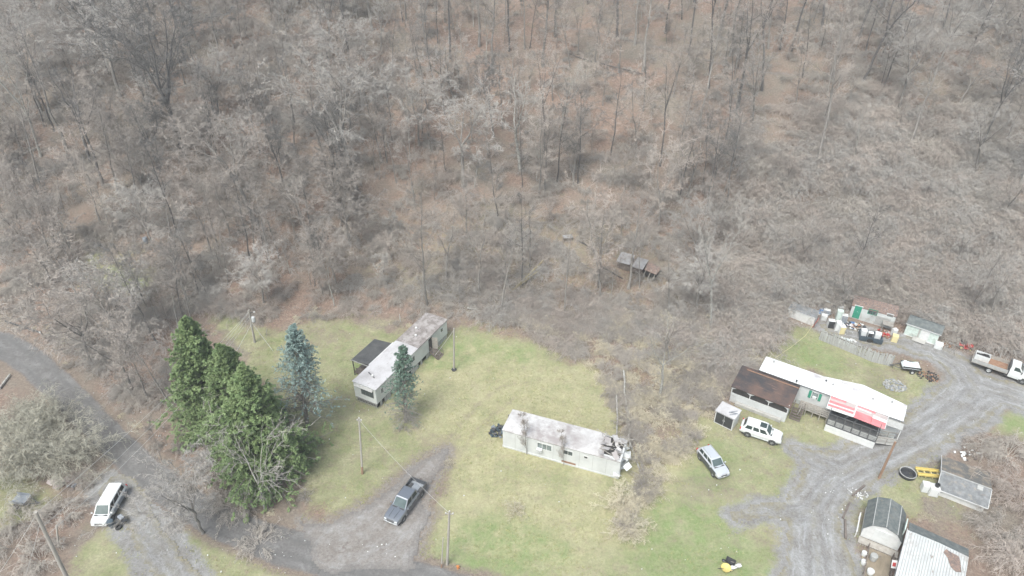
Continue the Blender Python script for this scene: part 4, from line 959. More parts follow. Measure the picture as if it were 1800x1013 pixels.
M_shing = mat('grey_shingles', (.15, .155, .16), (.24, .245, .25), .9, 2.0, (.4, .65), spots=[((.30, .26, .21), 1.6, .56, .7)], bump=.5, wave=('Y', 2.4))
M_shingd = mat('dark_shingles', (.10, .115, .115), (.17, .18, .175), .9, 2.0, (.4, .65), spots=[((.20, .17, .13), 1.3, .6, .72)], wave=('Y', 2.2))
M_leafroof = mat('leaf_covered_roof', (.24, .17, .14), (.13, .11, .105), .95, 3.0, (.38, .6), spots=[((.33, .22, .17), 6, .5, .64)], bump=.8, bscale=9)
M_tin = mat('grey_tin', (.36, .35, .35), (.26, .25, .25), .5, 1.4, wave=('X', 4.0), spots=[((.24, .18, .15), 2, .6, .7)])
M_wrib = mat('rusty_white_roof', (.58, .60, .60), (.47, .48, .48), .45, .8, wave=('X', 1.4), spots=[((.25, .20, .17), 1.3, .60, .66, (3.2, .5, 1)), ((.40, .37, .35), .5, .55, .7, (1, 1, 1))])
M_glass = mat('window_glass', (.05, .06, .065), (.10, .12, .12), .12, 1.0)
M_glassl = mat('pale_window_glass', (.25, .29, .29), (.12, .14, .14), .15, 1.5)
M_trim = mat('white_trim', (.66, .66, .655), (.55, .55, .545), .5, 2)
M_dark = mat('dark_void', (.03, .03, .032), (.06, .055, .05), .95, 2)  # near-black, painted for shaded openings and used on dark parts too
M_dtrim = mat('dark_metal_trim', (.07, .075, .08), (.12, .12, .12), .6, 2)
M_wood = mat('weathered_wood', (.25, .225, .20), (.36, .34, .31), .9, 2.5, (.35, .65), stretch=(1, 1, 4), bump=.3, rand=.15)
M_fence = mat('grey_fence_wood', (.40, .40, .39), (.27, .27, .26), .9, 1.2, (.35, .65), stretch=(6, 1, .4), bump=.3)
M_woodd = mat('dark_wet_wood', (.11, .09, .08), (.19, .16, .14), .9, 2.5, bump=.3, rand=.15)
M_deck = mat('deck_wood', (.20, .165, .12), (.30, .25, .19), .9, 1.6, spots=[((.12, .11, .10), 1.2, .55, .7)], wave=('X', 3), stretch=(1, .3, 1))
M_green_p = mat('green_paint', (.03, .23, .15), (.045, .28, .19), .5, 2)
M_pale_g = mat('pale_green_paint', (.56, .64, .60), (.44, .50, .46), .7, 2.2, (.4, .62), spots=[((.30, .31, .27), 3, .6, .72)])
M_red = mat('red_awning_metal', (.60, .17, .18), (.64, .26, .27), .45, .9, wave=('X', 4))
M_tan = mat('beige_awning_metal', (.50, .44, .42), (.44, .37, .36), .5, .9, wave=('X', 4))
M_block = mat('grey_block', (.42, .41, .39), (.33, .32, .30), .9, 2, bump=.3)
M_lat = mat('grey_lattice', (.40, .40, .39), (.30, .30, .29), .8, 3)
M_red2 = mat('faded_red', (.45, .06, .05), (.34, .05, .05), .5, 2)
M_appl = mat('enamel_white', (.64, .65, .65), (.54, .55, .54), .35, 1.5, (.45, .7), spots=[((.42, .33, .25), 2.2, .66, .74)])
M_yel = mat('yellow_plastic', (.66, .54, .18), (.58, .45, .16), .5, 2)
M_yelp = mat('pale_yellow_enamel', (.66, .58, .33), (.58, .50, .28), .5, 2)
M_blk = mat('black_plastic', (.03, .032, .035), (.055, .055, .06), .5, 2)
M_greyp = mat('grey_plastic', (.28, .30, .33), (.22, .24, .27), .5, 2)
M_blue = mat('blue_plastic', (.10, .20, .42), (.14, .26, .45), .5, 2)
M_rust = mat('rust', (.22, .12, .08), (.32, .20, .13), .9, 3, bump=.3)
M_tarp = mat('white_tarp', (.66, .70, .70), (.46, .52, .52), .5, 1.6, bump=.4, bscale=3)
M_rub = mat('rubber', (.03, .03, .03), (.05, .05, .05), .85, 3)

def window(par, f, wall, a, b, c0=None, frame=M_trim, glass=M_glass, bars=(1,), off=0.0, t=.05, name='window'):
    """window on a wall of frame f; a, b = (coord, z) low and high corners; wall 'front' y=off, 'left' x=off, 'right' x=off"""
    (x0, z0), (x1, z1) = (min(a[0], b[0]), min(a[1], b[1])), (max(a[0], b[0]), max(a[1], b[1]))
    fr = MB(); gl = MB(); w = .07
    def put(mb, c0_, c1_, d0, d1):
        cx, cz = (c0_[0] + c1_[0]) / 2, (c0_[1] + c1_[1]) / 2; sx, sz = abs(c1_[0] - c0_[0]), abs(c1_[1] - c0_[1]); m = (d0 + d1) / 2; dd = abs(d1 - d0)
        if wall == 'front': mb.box((cx, off - m, cz), (sx, dd, sz))
        elif wall == 'left': mb.box((off - m, cx, cz), (dd, sx, sz))
        else: mb.box((off + m, cx, cz), (dd, sx, sz))
    put(fr, (x0 - w, z0 - w), (x1 + w, z0), -.01, t); put(fr, (x0 - w, z1), (x1 + w, z1 + w), -.01, t)
    put(fr, (x0 - w, z0 + .001), (x0, z1 - .001), -.01, t - .003); put(fr, (x1, z0 + .001), (x1 + w, z1 - .001), -.01, t - .003)
    for k in bars:
        n = k
        for i in range(1, n + 1):
            xx = x0 + (x1 - x0) * i / (n + 1); put(fr, (xx - .02, z0 + .002), (xx + .02, z1 - .002), -.008, t - .01)
        break
    put(gl, (x0, z0), (x1, z1), .004, .02)
    w_ = fr.build(name, frame, par); gl.build('pane', glass, w_)
    return w_

def trailer_shell(par, L, W, h, skirt, wallm, roofm, over=.08, crown=.12, name='wall', wave_end=True):
    b = MB(); b.box((L / 2, W / 2, (skirt + h) / 2), (L, W, h - skirt)); wl = b.build(name, wallm, par)
    r = MB(); n = 8
    V = []; ns = 14
    for i in range(ns + 1):
        x = -over + (L + 2 * over) * i / ns
        for k in range(n + 1):
            yy = -over + (W + 2 * over) * k / n; zz = h + .03 + crown * (1 - (2 * k / n - 1) ** 2) + .012 * math.sin(i * 2.3 + k)
            V.append((x, yy, zz))
    Fc = [(i * (n + 1) + k, (i + 1) * (n + 1) + k, (i + 1) * (n + 1) + k + 1, i * (n + 1) + k + 1) for i in range(ns) for k in range(n)]
    r.add(V, Fc)
    r.box((L / 2, -over + .0, h - .03), (L + 2 * over, .03, .14)); r.box((L / 2, W + over, h - .03), (L + 2 * over, .03, .14))
    r.box((-over, W / 2, h - .03), (.03, W + 2 * over - .04, .14 + crown * .8)); r.box((L + over, W / 2, h - .03), (.03, W + 2 * over - .04, .14 + crown * .8))
    ro = r.build('roof', roofm, par)
    return wl, ro

# ---- the left mobile home
f = Frame((659.4, 685.9), (785, 562.7), (619.1, 671.7), 3.25, zg=0.0); L, W = f.L, f.W
h = f.thing('mobile_home', 'long old mobile home behind the sparse spruce, with a black-roofed side porch', 'mobile home')
b = MB(); b.box((L / 2, W / 2, 2.05), (L, W, 2.4)); wl = b.build('wall', M_whitev, h)
def roof_part(x0, x1, m, nm='roof'):
    r = MB(); n = 8; ns = 8; V = []
    for i in range(ns + 1):
        x = x0 + (x1 - x0) * i / ns
        for k in range(n + 1): V.append((x, -.08 + (W + .16) * k / n, 3.29 + .12 * (1 - (2 * k / n - 1) ** 2) + .01 * math.sin(i * 2.3 + k)))
    r.add(V, [(i * (n + 1) + k, (i + 1) * (n + 1) + k, (i + 1) * (n + 1) + k + 1, i * (n + 1) + k + 1) for i in range(ns) for k in range(n)])
    r.box(((x0 + x1) / 2, -.085, 3.24), (x1 - x0, .03, .13)); r.box(((x0 + x1) / 2, W + .085, 3.24), (x1 - x0, .03, .13))
    return r.build(nm, m, h)
rp = roof_part(-.1, L * .56, M_froof); rp2 = roof_part(L * .56, L + .1, M_rroof); rp2['label'] = 'dark rotted far part of the roof'
sk = MB()
for i in range(int(L / .45)):      # lattice and loose sheets around the underside
    x = .1 + i * .45
    if random.Random(i).random() < .75: sk.box((x + .2, -.02 + .02 * (i % 2), .40), (.40, .02, .80))
for i in range(14): sk.bar((-.03, i * W / 14, .05), (-.03, i * W / 14 + .25, .82), .03); sk.bar((-.05, i * W / 14 + .25, .05), (-.05, i * W / 14, .82), .03)
sk.box((-.04, W / 2, .86), (.05, W, .06)); sk.build('skirting', M_lat, h)
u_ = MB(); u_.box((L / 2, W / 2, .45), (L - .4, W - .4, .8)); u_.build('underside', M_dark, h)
# near end: dark visor and a wide three-part window
window(h, f, 'left', (f.side(635, 683, 0)[0], 1.75), (f.side(655.5, 692.5, 0)[0], 2.65), frame=M_dtrim, glass=M_glass, bars=(2,), off=0)
v = MB(); v.slab([(-.35, .3, 2.95), (-.0, .3, 3.12), (-.0, W - .3, 3.12), (-.35, W - .3, 2.95)], .03); v.build('window_visor', M_lat, h)
window(h, f, 'front', (f.front(669, 683)[0], 1.8), (f.front(673, 683)[0], 2.65), frame=M_trim, bars=(1,))
window(h, f, 'front', (L * .46, 1.9), (L * .46 + .8, 2.7), bars=(1,)); window(h, f, 'front', (L * .9, 2.1), (L * .9 + .5, 2.7), bars=(0,))
xd = f.front(757, 606)[0]
d = MB(); d.box((xd, -.012, 1.95), (.9, .05, 1.95)); dd = d.build('door', M_dark, h)  # near-black slab painted for the shaded open doorway
d = MB(); d.box((xd + .42, -.42, 1.9), (.05, .85, 1.9), rz=.3); d.build('door_leaf', M_wood, h)
s_ = MB()
for i in range(5): s_.box((xd, -.35 - .28 * i, .95 - .2 * i), (1.3, .28, .05))
s_.bar((xd - .62, -.2, .95), (xd - .62, -1.6, .05), .06, .2); s_.bar((xd + .62, -.2, .95), (xd + .62, -1.6, .05), .06, .2)
for k in (-.62, .62): s_.bar((xd + k, -.3, 1.9), (xd + k, -1.6, .95), .06); s_.bar((xd + k, -1.55, 0), (xd + k, -1.55, .98), .07); s_.bar((xd + k, -.3, .9), (xd + k, -.3, 1.95), .07)
s_.build('steps', M_woodd, h)
for (px, py, nm) in ((731.5, 578, 'roof_vent'), (731, 591, 'roof_vent'), (655, 662, 'roof_vent')):
    x, y = f.at(px, py, 3.4); q = MB(); q.lathe([(0, .28), (.16, .26), (.17, .1), (.12, .08), (.12, -.1)], (x, y, 3.38), 10); q.build(nm, M_trim, h)
q = MB(); q.bar((f.at(648, 655, 3.4)[0], f.at(648, 655, 3.4)[1], 3.42), (f.at(658, 665, 3.4)[0], f.at(658, 665, 3.4)[1], 3.45), .12, .1); q.build('bent_pipe', M_dtrim, h)
# side porch with black roof
p0, p1, p2, p3 = f.at(644, 642, 2.95), f.at(689, 603, 3.1), f.at(658, 595.8, 2.75), f.at(618, 633.7, 2.6)
x0, x1 = (p0[0] + p3[0]) / 2, (p1[0] + p2[0]) / 2; yw = max(p2[1], p3[1])
q = MB(); q.slab([(x0, W + .12, 3.12), (x1, W + .12, 3.12), (x1, yw, 2.72), (x0, yw, 2.72)], .09); q.build('porch_roof', M_black, h)
q = MB(); q.box(((x0 + x1) / 2, W + .14, 3.185), (x1 - x0 + .2, .3, .1)); q.build('porch_flashing', M_trim, h)
q = MB(); q.box(((x0 + x1) / 2, yw + .02, 2.62), (x1 - x0 + .1, .05, .12)); q.box((x0 - .02, (W + yw) / 2, 2.75), (.05, yw - W - .3, .12)); q.build('porch_fascia', M_lat, h)
for xx in (x0 + .15, (x0 + x1) / 2, x1 - .15):
    q = MB(); q.box((xx, yw - .15, 1.3), (.1, .1, 2.6)); q.build('porch_post', M_dtrim, h)
q = MB(); q.box(((x0 + x1) / 2, (W + yw) / 2 + .05, .55), (x1 - x0 - .2, yw - W - .2, .1))
for k in range(7): q.box((x0 + .06, W + .3 + k * (yw - W - .5) / 6, 1.05), (.05, .05, .9))
q.box((x0 + .06, (W + yw) / 2, 1.52), (.06, yw - W - .3, .06)); q.build('porch_deck', M_woodd, h)

# ---- the stained, collapsing mobile home
f = Frame((883.7, 756), (1091, 812.5), (903.2, 721.3), 2.85, zg=0.0); L, W = f.L, f.W
h = f.thing('mobile_home', 'stained white mobile home on the lawn with its right end collapsed', 'mobile home')
b = MB(); b.box((L / 2, W / 2, 1.52), (L, W, 2.6))
b.build('wall', M_white, h)
nb = 26; V = []; nk = 10; rr = random.Random(4)
for i in range(nb + 1):            # roof sags and breaks open towards the right end
    x = -.07 + (L + .1) * i / nb
    for k in range(nk + 1):
        t = k / nk; c = max(0, (x - L * .80) / (L * .20))
        z = 2.90 + .10 * (1 - (2 * t - 1) ** 2) + .012 * math.sin(i * 1.9 + k) - c * (1.35 * math.sin(min(1, t * 1.05) * math.pi * .62) * (.7 + .5 * rr.random()))
        V.append((x, -.07 + (W + .14) * t, z))
Fc = [(i * (nk + 1) + k, (i + 1) * (nk + 1) + k, (i + 1) * (nk + 1) + k + 1, i * (nk + 1) + k + 1) for i in range(nb) for k in range(nk) if not (i > nb * .84 and rr.random() < .28)]
r = MB(); r.add(V, Fc); r.box((L / 2, -.075, 2.86), (L, .03, .1)); r.box((L * .42, W + .075, 2.86), (L * .8, .03, .1)); r.box((-.075, W / 2, 2.84), (.03, W, .14)); r.build('roof', M_wroof, h)
# flat near-black sheet painted for the shaded inside under the broken roof
q = MB(); q.box((L * .90, W * .55, 2.825), (L * .17, W * .78, .02)); q.build('interior_shade_sheet', M_dark, h)
q = MB()
for i in range(46):
    a = (L * (.80 + .22 * rr.random()), W * rr.random() * .95 + .1, 2.80 + .35 * rr.random()); an = rr.uniform(0, 3.14); ln = rr.uniform(.4, 1.5)
    q.bar(a, (a[0] + ln * math.cos(an), a[1] + ln * math.sin(an), a[2] + rr.uniform(-.4, .3)), rr.uniform(.04, .09), .04)
q.build('broken_rafters', M_wood, h)
q = MB()
for i in range(15):
    c = (L + rr.uniform(-.3, .8), rr.uniform(.0, W * .9), rr.uniform(.2, 2.4)); q.box(c, (rr.uniform(.5, 1.1), rr.uniform(.4, 1.0), .03), rr.uniform(0, 3), rr.uniform(-1.2, 1.2), rr.uniform(-1.2, 1.2))
q.build('crumpled_siding', M_white, h)
q = MB()
for i in range(18):
    c = (L * .86 + rr.uniform(-.9, 1.6), rr.uniform(.4, W * .95), 2.95 + rr.uniform(-.1, .3)); q.box(c, (rr.uniform(.5, 1.2), rr.uniform(.3, .8), .03), rr.uniform(0, 3), rr.uniform(-.5, .5), rr.uniform(-.5, .5))
q.build('torn_roof_sheets', M_wroof, h)
window(h, f, 'front', (f.front(945, 784)[0], 1.55), (f.front(969, 790)[0], 2.4), glass=M_glassl, bars=(2,))
q = MB(); xa, za = f.front(949, 789); q.box((xa, -.22, za), (.65, .4, .42), bev=.03); ac = q.build('air_conditioner', M_appl, h)
q = MB(); [q.box((xa, -.425, za - .15 + .06 * k), (.55, .012, .02)) for k in range(6)]; q.build('grille', M_lat, ac)
window(h, f, 'front', (f.front(990.5, 797)[0], 1.75), (f.front(1006, 801)[0], 2.35), bars=(1,))
window(h, f, 'front', (f.front(1027, 805)[0], 1.95), (f.front(1032.5, 806)[0], 2.25), bars=(0,), glass=M_dark)
q = MB(); xa = f.front(999, 820)[0]; q.box((xa, -.006, .42), (1.7, .02, .38)); q.build('skirting_gap', M_rust, h)
for k in range(1, 9): q = MB(); q.box((L * k / 9, -.004, 1.53), (.025, .015, 2.5)); q.build('seam', M_lat, h)
q = MB(); q.box((L * .5, -.03, .16), (L, .05, .3)); q.box((-.03, W / 2, .16), (.05, W, .3)); q.build('skirting', M_white, h)
q = MB(); q.bar((-.5, W * .9, 0), (-.5, W * .9, 2.2), .05); q.bar((-.5, W * .9, 2.2), (0, W * .9, 2.2), .05); q.bar((-.5, W * .9, 0), (-.1, W * .7, 0.02), .05); q.build('pipe_frame', M_dtrim, h)

# ---- the right, white-roofed mobile home with its porches
f = Frame((1336.7, 649.4), (1586, 738.5), (1350.3, 628.4), 3.3, zg=0.0); L, W = f.L, f.W; FR = f
h = f.thing('mobile_home', 'bright white mobile home with red and white striped awning porch and dark-roofed porch', 'mobile home')
q = MB(); q.box((L / 2, W / 2, 2.0), (L - .1, W - .1, 2.5)); q.build('wall', M_white, h)
q = MB(); q.box((L / 2, .02, .38), (L - .1, .05, .74)); q.box((L - .08, W / 2, .38), (.05, W - .1, .74)); q.build('skirting', M_whitev, h)
bx, by = f.at(1518, 676.5, 3.3)
q = MB(); zc = 3.42
V = [(-.1, -.15, 3.27), (L + .15, -.15, 3.27), (L + .15, W + .1, 3.27), (bx, by, 3.27), (bx - 4.5, W + .12, 3.27), (-.1, W + .1, 3.27), (-.1, W / 2, zc), (L * .33, W / 2, zc + .05), (L * .66, W / 2 + .1, zc + .08), (L + .15, W / 2, zc)]
Fc = [(0, 1, 9, 8, 7, 6), (6, 7, 4, 5), (7, 8, 3, 4), (8, 9, 2, 3)]
q.add(V, Fc); V2 = [(a, b_, c - .12) for a, b_, c in V]
q.add(V[:6] + V2[:6], [(i, (i + 1) % 6, 6 + (i + 1) % 6, 6 + i) for i in range(6)]); q.build('roof', M_clean, h)
q = MB(); q.box((L / 2, -.17, 3.2), (L + .3, .035, .08)); q.build('gutter', M_dtrim, h)
q = MB(); q.box((bx - .5, (W + by) / 2 - .3, 1.7), (4.5, max(.3, by - W - .3), 3.0)); q.build('rear_addition', M_white, h)
for px, py in ((1452, 671), (1464, 678), (1534, 703), (1568, 708), (1360, 637), (1400, 671)):
    x, y = f.at(px, py, 3.4); q = MB(); q.lathe([(0, .3), (.11, .28), (.12, .12), (.07, .1), (.07, -.1)], (x, y, 3.38), 10); q.build('roof_vent', M_dtrim if px in (1400, 1452) else M_lat, h)
xa, za = f.front(1427, 695); xb, zb = f.front(1435, 700)
w_ = window(h, f, 'front', (xa, 1.75), (xb + .1, 2.75), glass=M_glassl, bars=(0,))
q = MB(); q.box((xa - .25, -.03, 2.25), (.32, .05, 1.15)); q.build('shutter', M_green_p, h)
q = MB(); q.box((xb + .35, -.03, 2.25), (.32, .05, 1.15)); q.build('shutter', M_green_p, h)
q = MB(); q.box((xa + .35, -.12, 2.0), (.45, .22, .35)); q.build('air_conditioner', M_appl, h)
# striped awning: sheets of metal, each strip its own colour
c00 = f.at(1460, 695, 3.2); c10 = f.at(1562.5, 723.4, 3.2); c11 = f.at(1556.3, 757, 2.75); c01 = f.at(1454, 717.5, 2.75)
xm0 = f.at(1507, 705, 3.25)[0]
xA, xB = (c00[0] + c01[0]) / 2, (c10[0] + c11[0]) / 2; yA, yB = -.2, (c11[1] + c01[1]) / 2
xm = f.at(1500.8, 729.6, 3.0)[0]
def strip(x0, x1, t0, t1, m, i):
    q = MB(); z = lambda t, x: 3.22 - .42 * t + .10 * (1 - abs(x - xm) / (xB - xA) * 2); y = lambda t: yA + (yB - yA) * t
    V = [(x0, y(t0), z(t0, x0)), (x1, y(t0), z(t0, x1)), (x1, y(t1), z(t1, x1)), (x0, y(t1), z(t1, x0))]
    q.add(V + [(a, b_, c - .05) for a, b_, c in V], [(0, 1, 2, 3), (7, 6, 5, 4), (0, 4, 5, 1), (1, 5, 6, 2), (2, 6, 7, 3), (3, 7, 4, 0)])
    o = q.build('awning_panel', m, h); return o
g = .012
sL = [(0, .16, M_red, 0, .6), (0, .16, M_tan, .6, 1), (.16, .32, M_tan, 0, 1), (.32, .52, M_red, 0, 1), (.52, .62, M_trim, 0, 1), (.62, .80, M_red, 0, 1), (.80, 1.0, M_trim, 0, 1)]
sR = [(0, .16, M_red, 0, .6), (0, .16, M_tan, .6, 1), (.16, .26, M_trim, 0, .5), (.16, .30, M_tan, .5, 1), (.26, .46, M_tan, 0, .55), (.30, .52, M_trim, .55, 1), (.46, 1.0, M_red, 0, .55), (.52, 1.0, M_red, .55, 1)]
for k, (t0, t1, m, a, b_) in enumerate(sL): strip(xA + (xm - xA) * a + g, xA + (xm - xA) * b_ - g, t0 + .004, t1 - .004, m, k)
for k, (t0, t1, m, a, b_) in enumerate(sR): strip(xm + (xB - xm) * a + g, xm + (xB - xm) * b_ - g, t0 + .004, t1 - .004, m, k)
for xx, wd in ((xA, .06), (xm, .14), (xB, .06)):
    q = MB(); q.bar((xx, yA, 3.25 + (.10 if wd > .1 else 0)), (xx, yB, 2.84 + (.10 if wd > .1 else 0)), wd, .06); q.build('awning_edge', M_trim, h)
# screened porch under the awning
e0 = f.at(1451.5, 747, 1.0); e1 = f.at(1538, 778, 1.0); pX0, pX1, pY = e0[0], e1[0], (e0[1] + e1[1]) / 2
q = MB(); q.box(((pX0 + pX1) / 2, pY - .02, .52), (pX1 - pX0, .06, 1.0)); q.box((pX0, pY / 2 - .1, .52), (.05, -pY - .2, 1.0)); q.box((pX1, pY / 2 - .1, .52), (.05, -pY - .2, 1.0)); q.build('porch_skirt', M_trim, h)
q = MB(); q.box(((pX0 + pX1) / 2, pY / 2 - .05, 1.0), (pX1 - pX0 - .06, -pY - .15, .08)); q.build('porch_floor', M_dtrim, h)  # floor coloured dark to paint in the shade under the awning
q = MB(); q.box(((pX0 + pX1) / 2, -.09, 2.0), (pX1 - pX0, .03, 1.9)); q.build('porch_back_shade', M_dark, h)  # near-black sheet painted for the shaded porch interior
n = 6
for k in range(n + 1):
    xx = pX0 + (pX1 - pX0) * k / n; q = MB(); q.box((xx, pY + .05, 1.92), (.08, .08, 1.75)); q.build('porch_post', M_dtrim, h)
q = MB()
for z in (1.95, 2.78): q.box(((pX0 + pX1) / 2, pY + .05, z), (pX1 - pX0, .06, .07))
for z in (1.2, 1.4, 1.6): q.box(((pX0 + pX1) / 2, pY + .05, z), (pX1 - pX0, .02, .03))
for xx in (pX0, pX1): q.bar((xx, pY, 2.78), (xx, -.2, 3.0), .07); q.bar((xx, pY, 1.95), (xx, -.2, 1.95), .06)
q.bar(((pX0 + pX1) / 2, pY, 2.78), (pX0 + (pX1 - pX0) * .62, -.3, 3.0), .07); q.bar((pX0 + (pX1 - pX0) * .3, pY, 2.78), ((pX0 + pX1) / 2, -.3, 3.0), .07); q.build('porch_rail', M_dtrim, h)
q = MB()
for k in range(n): q.box((pX0 + (pX1 - pX0) * (k + .5) / n, pY + .08, 1.5), ((pX1 - pX0) / n - .14, .015, .75))
q.build('lattice_panel', M_lat, h)
# ramp from the porch down to the pole, and a smaller awning at the right end
r0 = (pX1 + .05, pY + .75, 1.0); ex, ey = f.at(1574, 779, .1)
q = MB(); q.slab([(r0[0], pY + .1, 1.0), (ex, ey - .5, .12), (ex, ey + .75, .12), (r0[0], pY + 1.35, 1.0)], .08); q.build('ramp', M_block, h)
q = MB()
for yy0, yy1 in ((pY + .1, ey - .5), (pY + 1.35, ey + .75)):
    q.bar((r0[0], yy0, 1.9), (ex, yy1, 1.0), .07); q.bar((r0[0], yy0, 1.4), (ex, yy1, .55), .05)
    for t in (0, .5, 1): a = Vector((r0[0], yy0, 1.0)).lerp(Vector((ex, yy1, .05)), t); q.bar(a, (a.x, a.y, a.z + .95), .07)
q.build('ramp_rail', M_wood, h)
a0 = f.at(1562, 741, 2.8); a1 = f.at(1584, 757, 2.6)
q = MB(); q.slab([(a0[0] - .1, -.2, 2.95), (a1[0] + .1, -.2, 2.95), (a1[0] + .1, a1[1], 2.65), (a0[0] - .1, a1[1], 2.65)], .05); q.build('end_awning', M_lat, h)
q = MB(); q.box((a1[0], a1[1] + .1, 1.3), (.08, .08, 2.6)); q.build('end_awning_post', M_trim, h)
# railed walkway between the two porches
wx0, wx1 = f.at(1405, 711, 1.0)[0], pX0 - .05
q = MB(); q.box(((wx0 + wx1) / 2, -.95, .98), (wx1 - wx0, 1.5, .08)); q.build('walkway', M_wood, h)
q = MB(); nn = 5
for k in range(nn): xx = wx0 + (wx1 - wx0) * (k + .1) / (nn - .8); q.box((xx, -1.68, .98), (.09, .09, 1.95))
for z in (1.35, 1.65, 1.95): q.box(((wx0 + wx1) / 2, -1.68, z), (wx1 - wx0, .04, .09))
q.build('walkway_rail', M_wood, h)
q = MB()
for k in range(5): q.box((wx0 + .1, -1.9 - .3 * k, .86 - .19 * k), (1.2, .3, .05))
q.bar((wx0 - .5, -1.7, .9), (wx0 - .5, -3.2, .05), .06, .22); q.bar((wx0 + .7, -1.7, .9), (wx0 + .7, -3.2, .05), .06, .22)
for k in (-.5, .7): q.bar((wx0 + k, -1.75, 1.9), (wx0 + k, -3.2, 1.0), .08); q.bar((wx0 + k, -3.15, 0), (wx0 + k, -3.15, 1.0), .09); q.bar((wx0 + k, -1.75, 0), (wx0 + k, -1.75, 1.95), .09)
q.build('stairs', M_woodd, h)
q = MB(); q.box((wx0 + .3, -2.3, 1.2), (.08, 1.4, .7), ry=.15); q.build('leaning_panel', M_wood, h)
# dark-roofed porch
b00 = f.at(1287.4, 680, 2.7); b10 = f.at(1387.5, 717, 2.7); b01 = f.at(1298.5, 648, 3.2); b11 = f.at(1408, 681, 3.2)
bx0, bx1, by0 = (b00[0] + b01[0]) / 2, (b10[0] + b11[0]) / 2, (b00[1] + b10[1]) / 2
q = MB(); V = [(bx0, by0, 2.7), (bx1, by0, 2.7), (bx1, -.75, 3.12), (bx0, -.75, 3.12), (bx1, -.05 if bx1 > 0 else -.05, 3.0), (bx0, -.05, 3.0)]
q.add(V + [(a, b_, c - .12) for a, b_, c in V], [(0, 1, 2, 3), (3, 2, 4, 5), (0, 6, 7, 1), (1, 7, 8, 2), (2, 8, 10, 4), (4, 10, 11, 5), (5, 11, 9, 3), (3, 9, 6, 0), (6, 9, 8, 7), (9, 11, 10, 8)]); q.build('porch_roof', M_brown, h)
q = MB(); q.bar((bx0 + .8, -.78, 3.15), (bx1, -.78, 3.15), .16, .03); q.build('ridge_cap', M_rust, h)
fx0, fx1, fy = bx0 + .15, bx1 - .25, by0 + .25
q = MB(); q.box(((fx0 + fx1) / 2, fy, .78), (fx1 - fx0, .08, 1.5)); q.box((fx0, fy / 2, .78), (.08, -fy - .1, 1.5)); q.box((fx1, fy / 2 - .1, 1.4), (.08, -fy - .3, 2.7)); q.build('porch_wall', M_white, h)
q = MB(); q.box(((fx0 + fx1) / 2, fy + .12, 2.1), (fx1 - fx0 - .1, .03, 1.15)); q.build('screen', M_dark, h)
q = MB(); nb_ = 3; wv = (fx1 - fx0) / nb_
for k in range(nb_):
    m_ = 10; a = fx0 + k * wv
    poly = [(a, 2.62), (a + wv, 2.62)] + [(a + wv - wv * i / m_, 2.60 - .50 * abs(2 * i / m_ - 1) ** 1.6 - .02) for i in range(m_ + 1)]
    q.prism(poly, 'y', fy - .03, fy + .02)
    q.box((a + wv, fy - .01, 2.0), (.09, .09, 1.2))
q.box((fx0, fy - .01, 2.0), (.09, .09, 1.2)); q.build('scalloped_valance', M_trim, h)
q = MB(); q.box(((fx0 + fx1) / 2 + .2, fy - .25, .28), (fx1 - fx0 - 1.2, .45, .5), bev=.05); q.build('step_block', M_block, h)

# ---- small white cabinet shed with black doors
f = Frame((1259, 721.5), (1291, 737), (1268.8, 706.5), 2.0, zg=0.0); L, W = f.L, f.W
h = f.thing('storage_box', 'small white box shed with black front doors left of the white car', 'shed')
q = MB(); q.box((L / 2, W / 2, .98), (L, W, 1.9)); q.build('wall', M_trim, h)
q = MB(); q.slab([(-.08, -.1, 2.03), (L + .08, -.1, 2.03), (L + .08, W + .08, 2.1), (-.08, W + .08, 2.1)], .1); q.build('roof', M_froof, h)
for k in (0, 1):
    q = MB(); q.box((L * (.27 + .46 * k), -.02, 1.0), (L * .44, .04, 1.6)); dr = q.build('door', M_blk, h)
    q = MB(); q.box((L * (.46 + .08 * k), -.06, 1.0), (.03, .04, .25)); q.build('handle', M_trim, dr)
q = MB(); q.bar((L * .6, W * .3, 2.16), (L * .9, W * .75, 2.18), .05); q.bar((L * .7, W * .1, 2.16), (L * .98, W * .5, 2.18), .05); q.bar((L * .6, W * .3, 2.2), (L * .98, W * .5, 2.2), .05); q.build('roof_rack', M_greyp, h)

# ---- three sheds behind the fence
f = Frame((1387, 543), (1433.3, 559.2), (1391.5, 532.3), 1.75); L, W = f.L, 1.7
h = f.thing('shed', 'low white shed with grey roof, leftmost of the three sheds behind the fence', 'shed')
q = MB(); q.box((L / 2, W / 2, f.h / 2 - .2), (L, W, f.h + .4)); q.build('wall', M_trim, h)
q = MB(); q.slab([(-.1, -.04, f.h + .05), (L + .1, -.04, f.h + .05), (L + .1, W, f.h + .30), (-.1, W, f.h + .30)], .08); q.build('roof', M_shing, h)
q = MB(); q.box((L * .5, -.07, f.h - .03), (L + .2, .04, .1)); q.build('fascia', M_trim, h)
q = MB(); q.box((L + .25, -.1, f.h * .5), (.05, 1.0, f.h * 1.05), ry=.25); q.build('leaning_board', M_red2, h)
f = Frame((1498.5, 537.2), (1575.5, 557.5), (1504, 522), 2.6); L, W = f.L, 2.4; FB = f
h = f.thing('shed', 'white shed with green door and leaf-covered roof behind the heaped junk', 'shed')
q = MB(); q.box((L / 2, W / 2, f.h / 2 - .2), (L, W, f.h + .4)); q.build('wall', M_whitev, h)
q = MB(); q.slab([(-.1, -.05, f.h + .05), (L + .1, -.05, f.h + .05), (L + .1, W + .1, f.h + .35), (-.1, W + .1, f.h + .35)], .1); q.build('roof', M_leafroof, h)
xa = f.front(1508, 545)[0]; q = MB(); q.box((xa, -.03, 1.15), (.95, .06, 2.1)); dr = q.build('door', M_green_p, h)
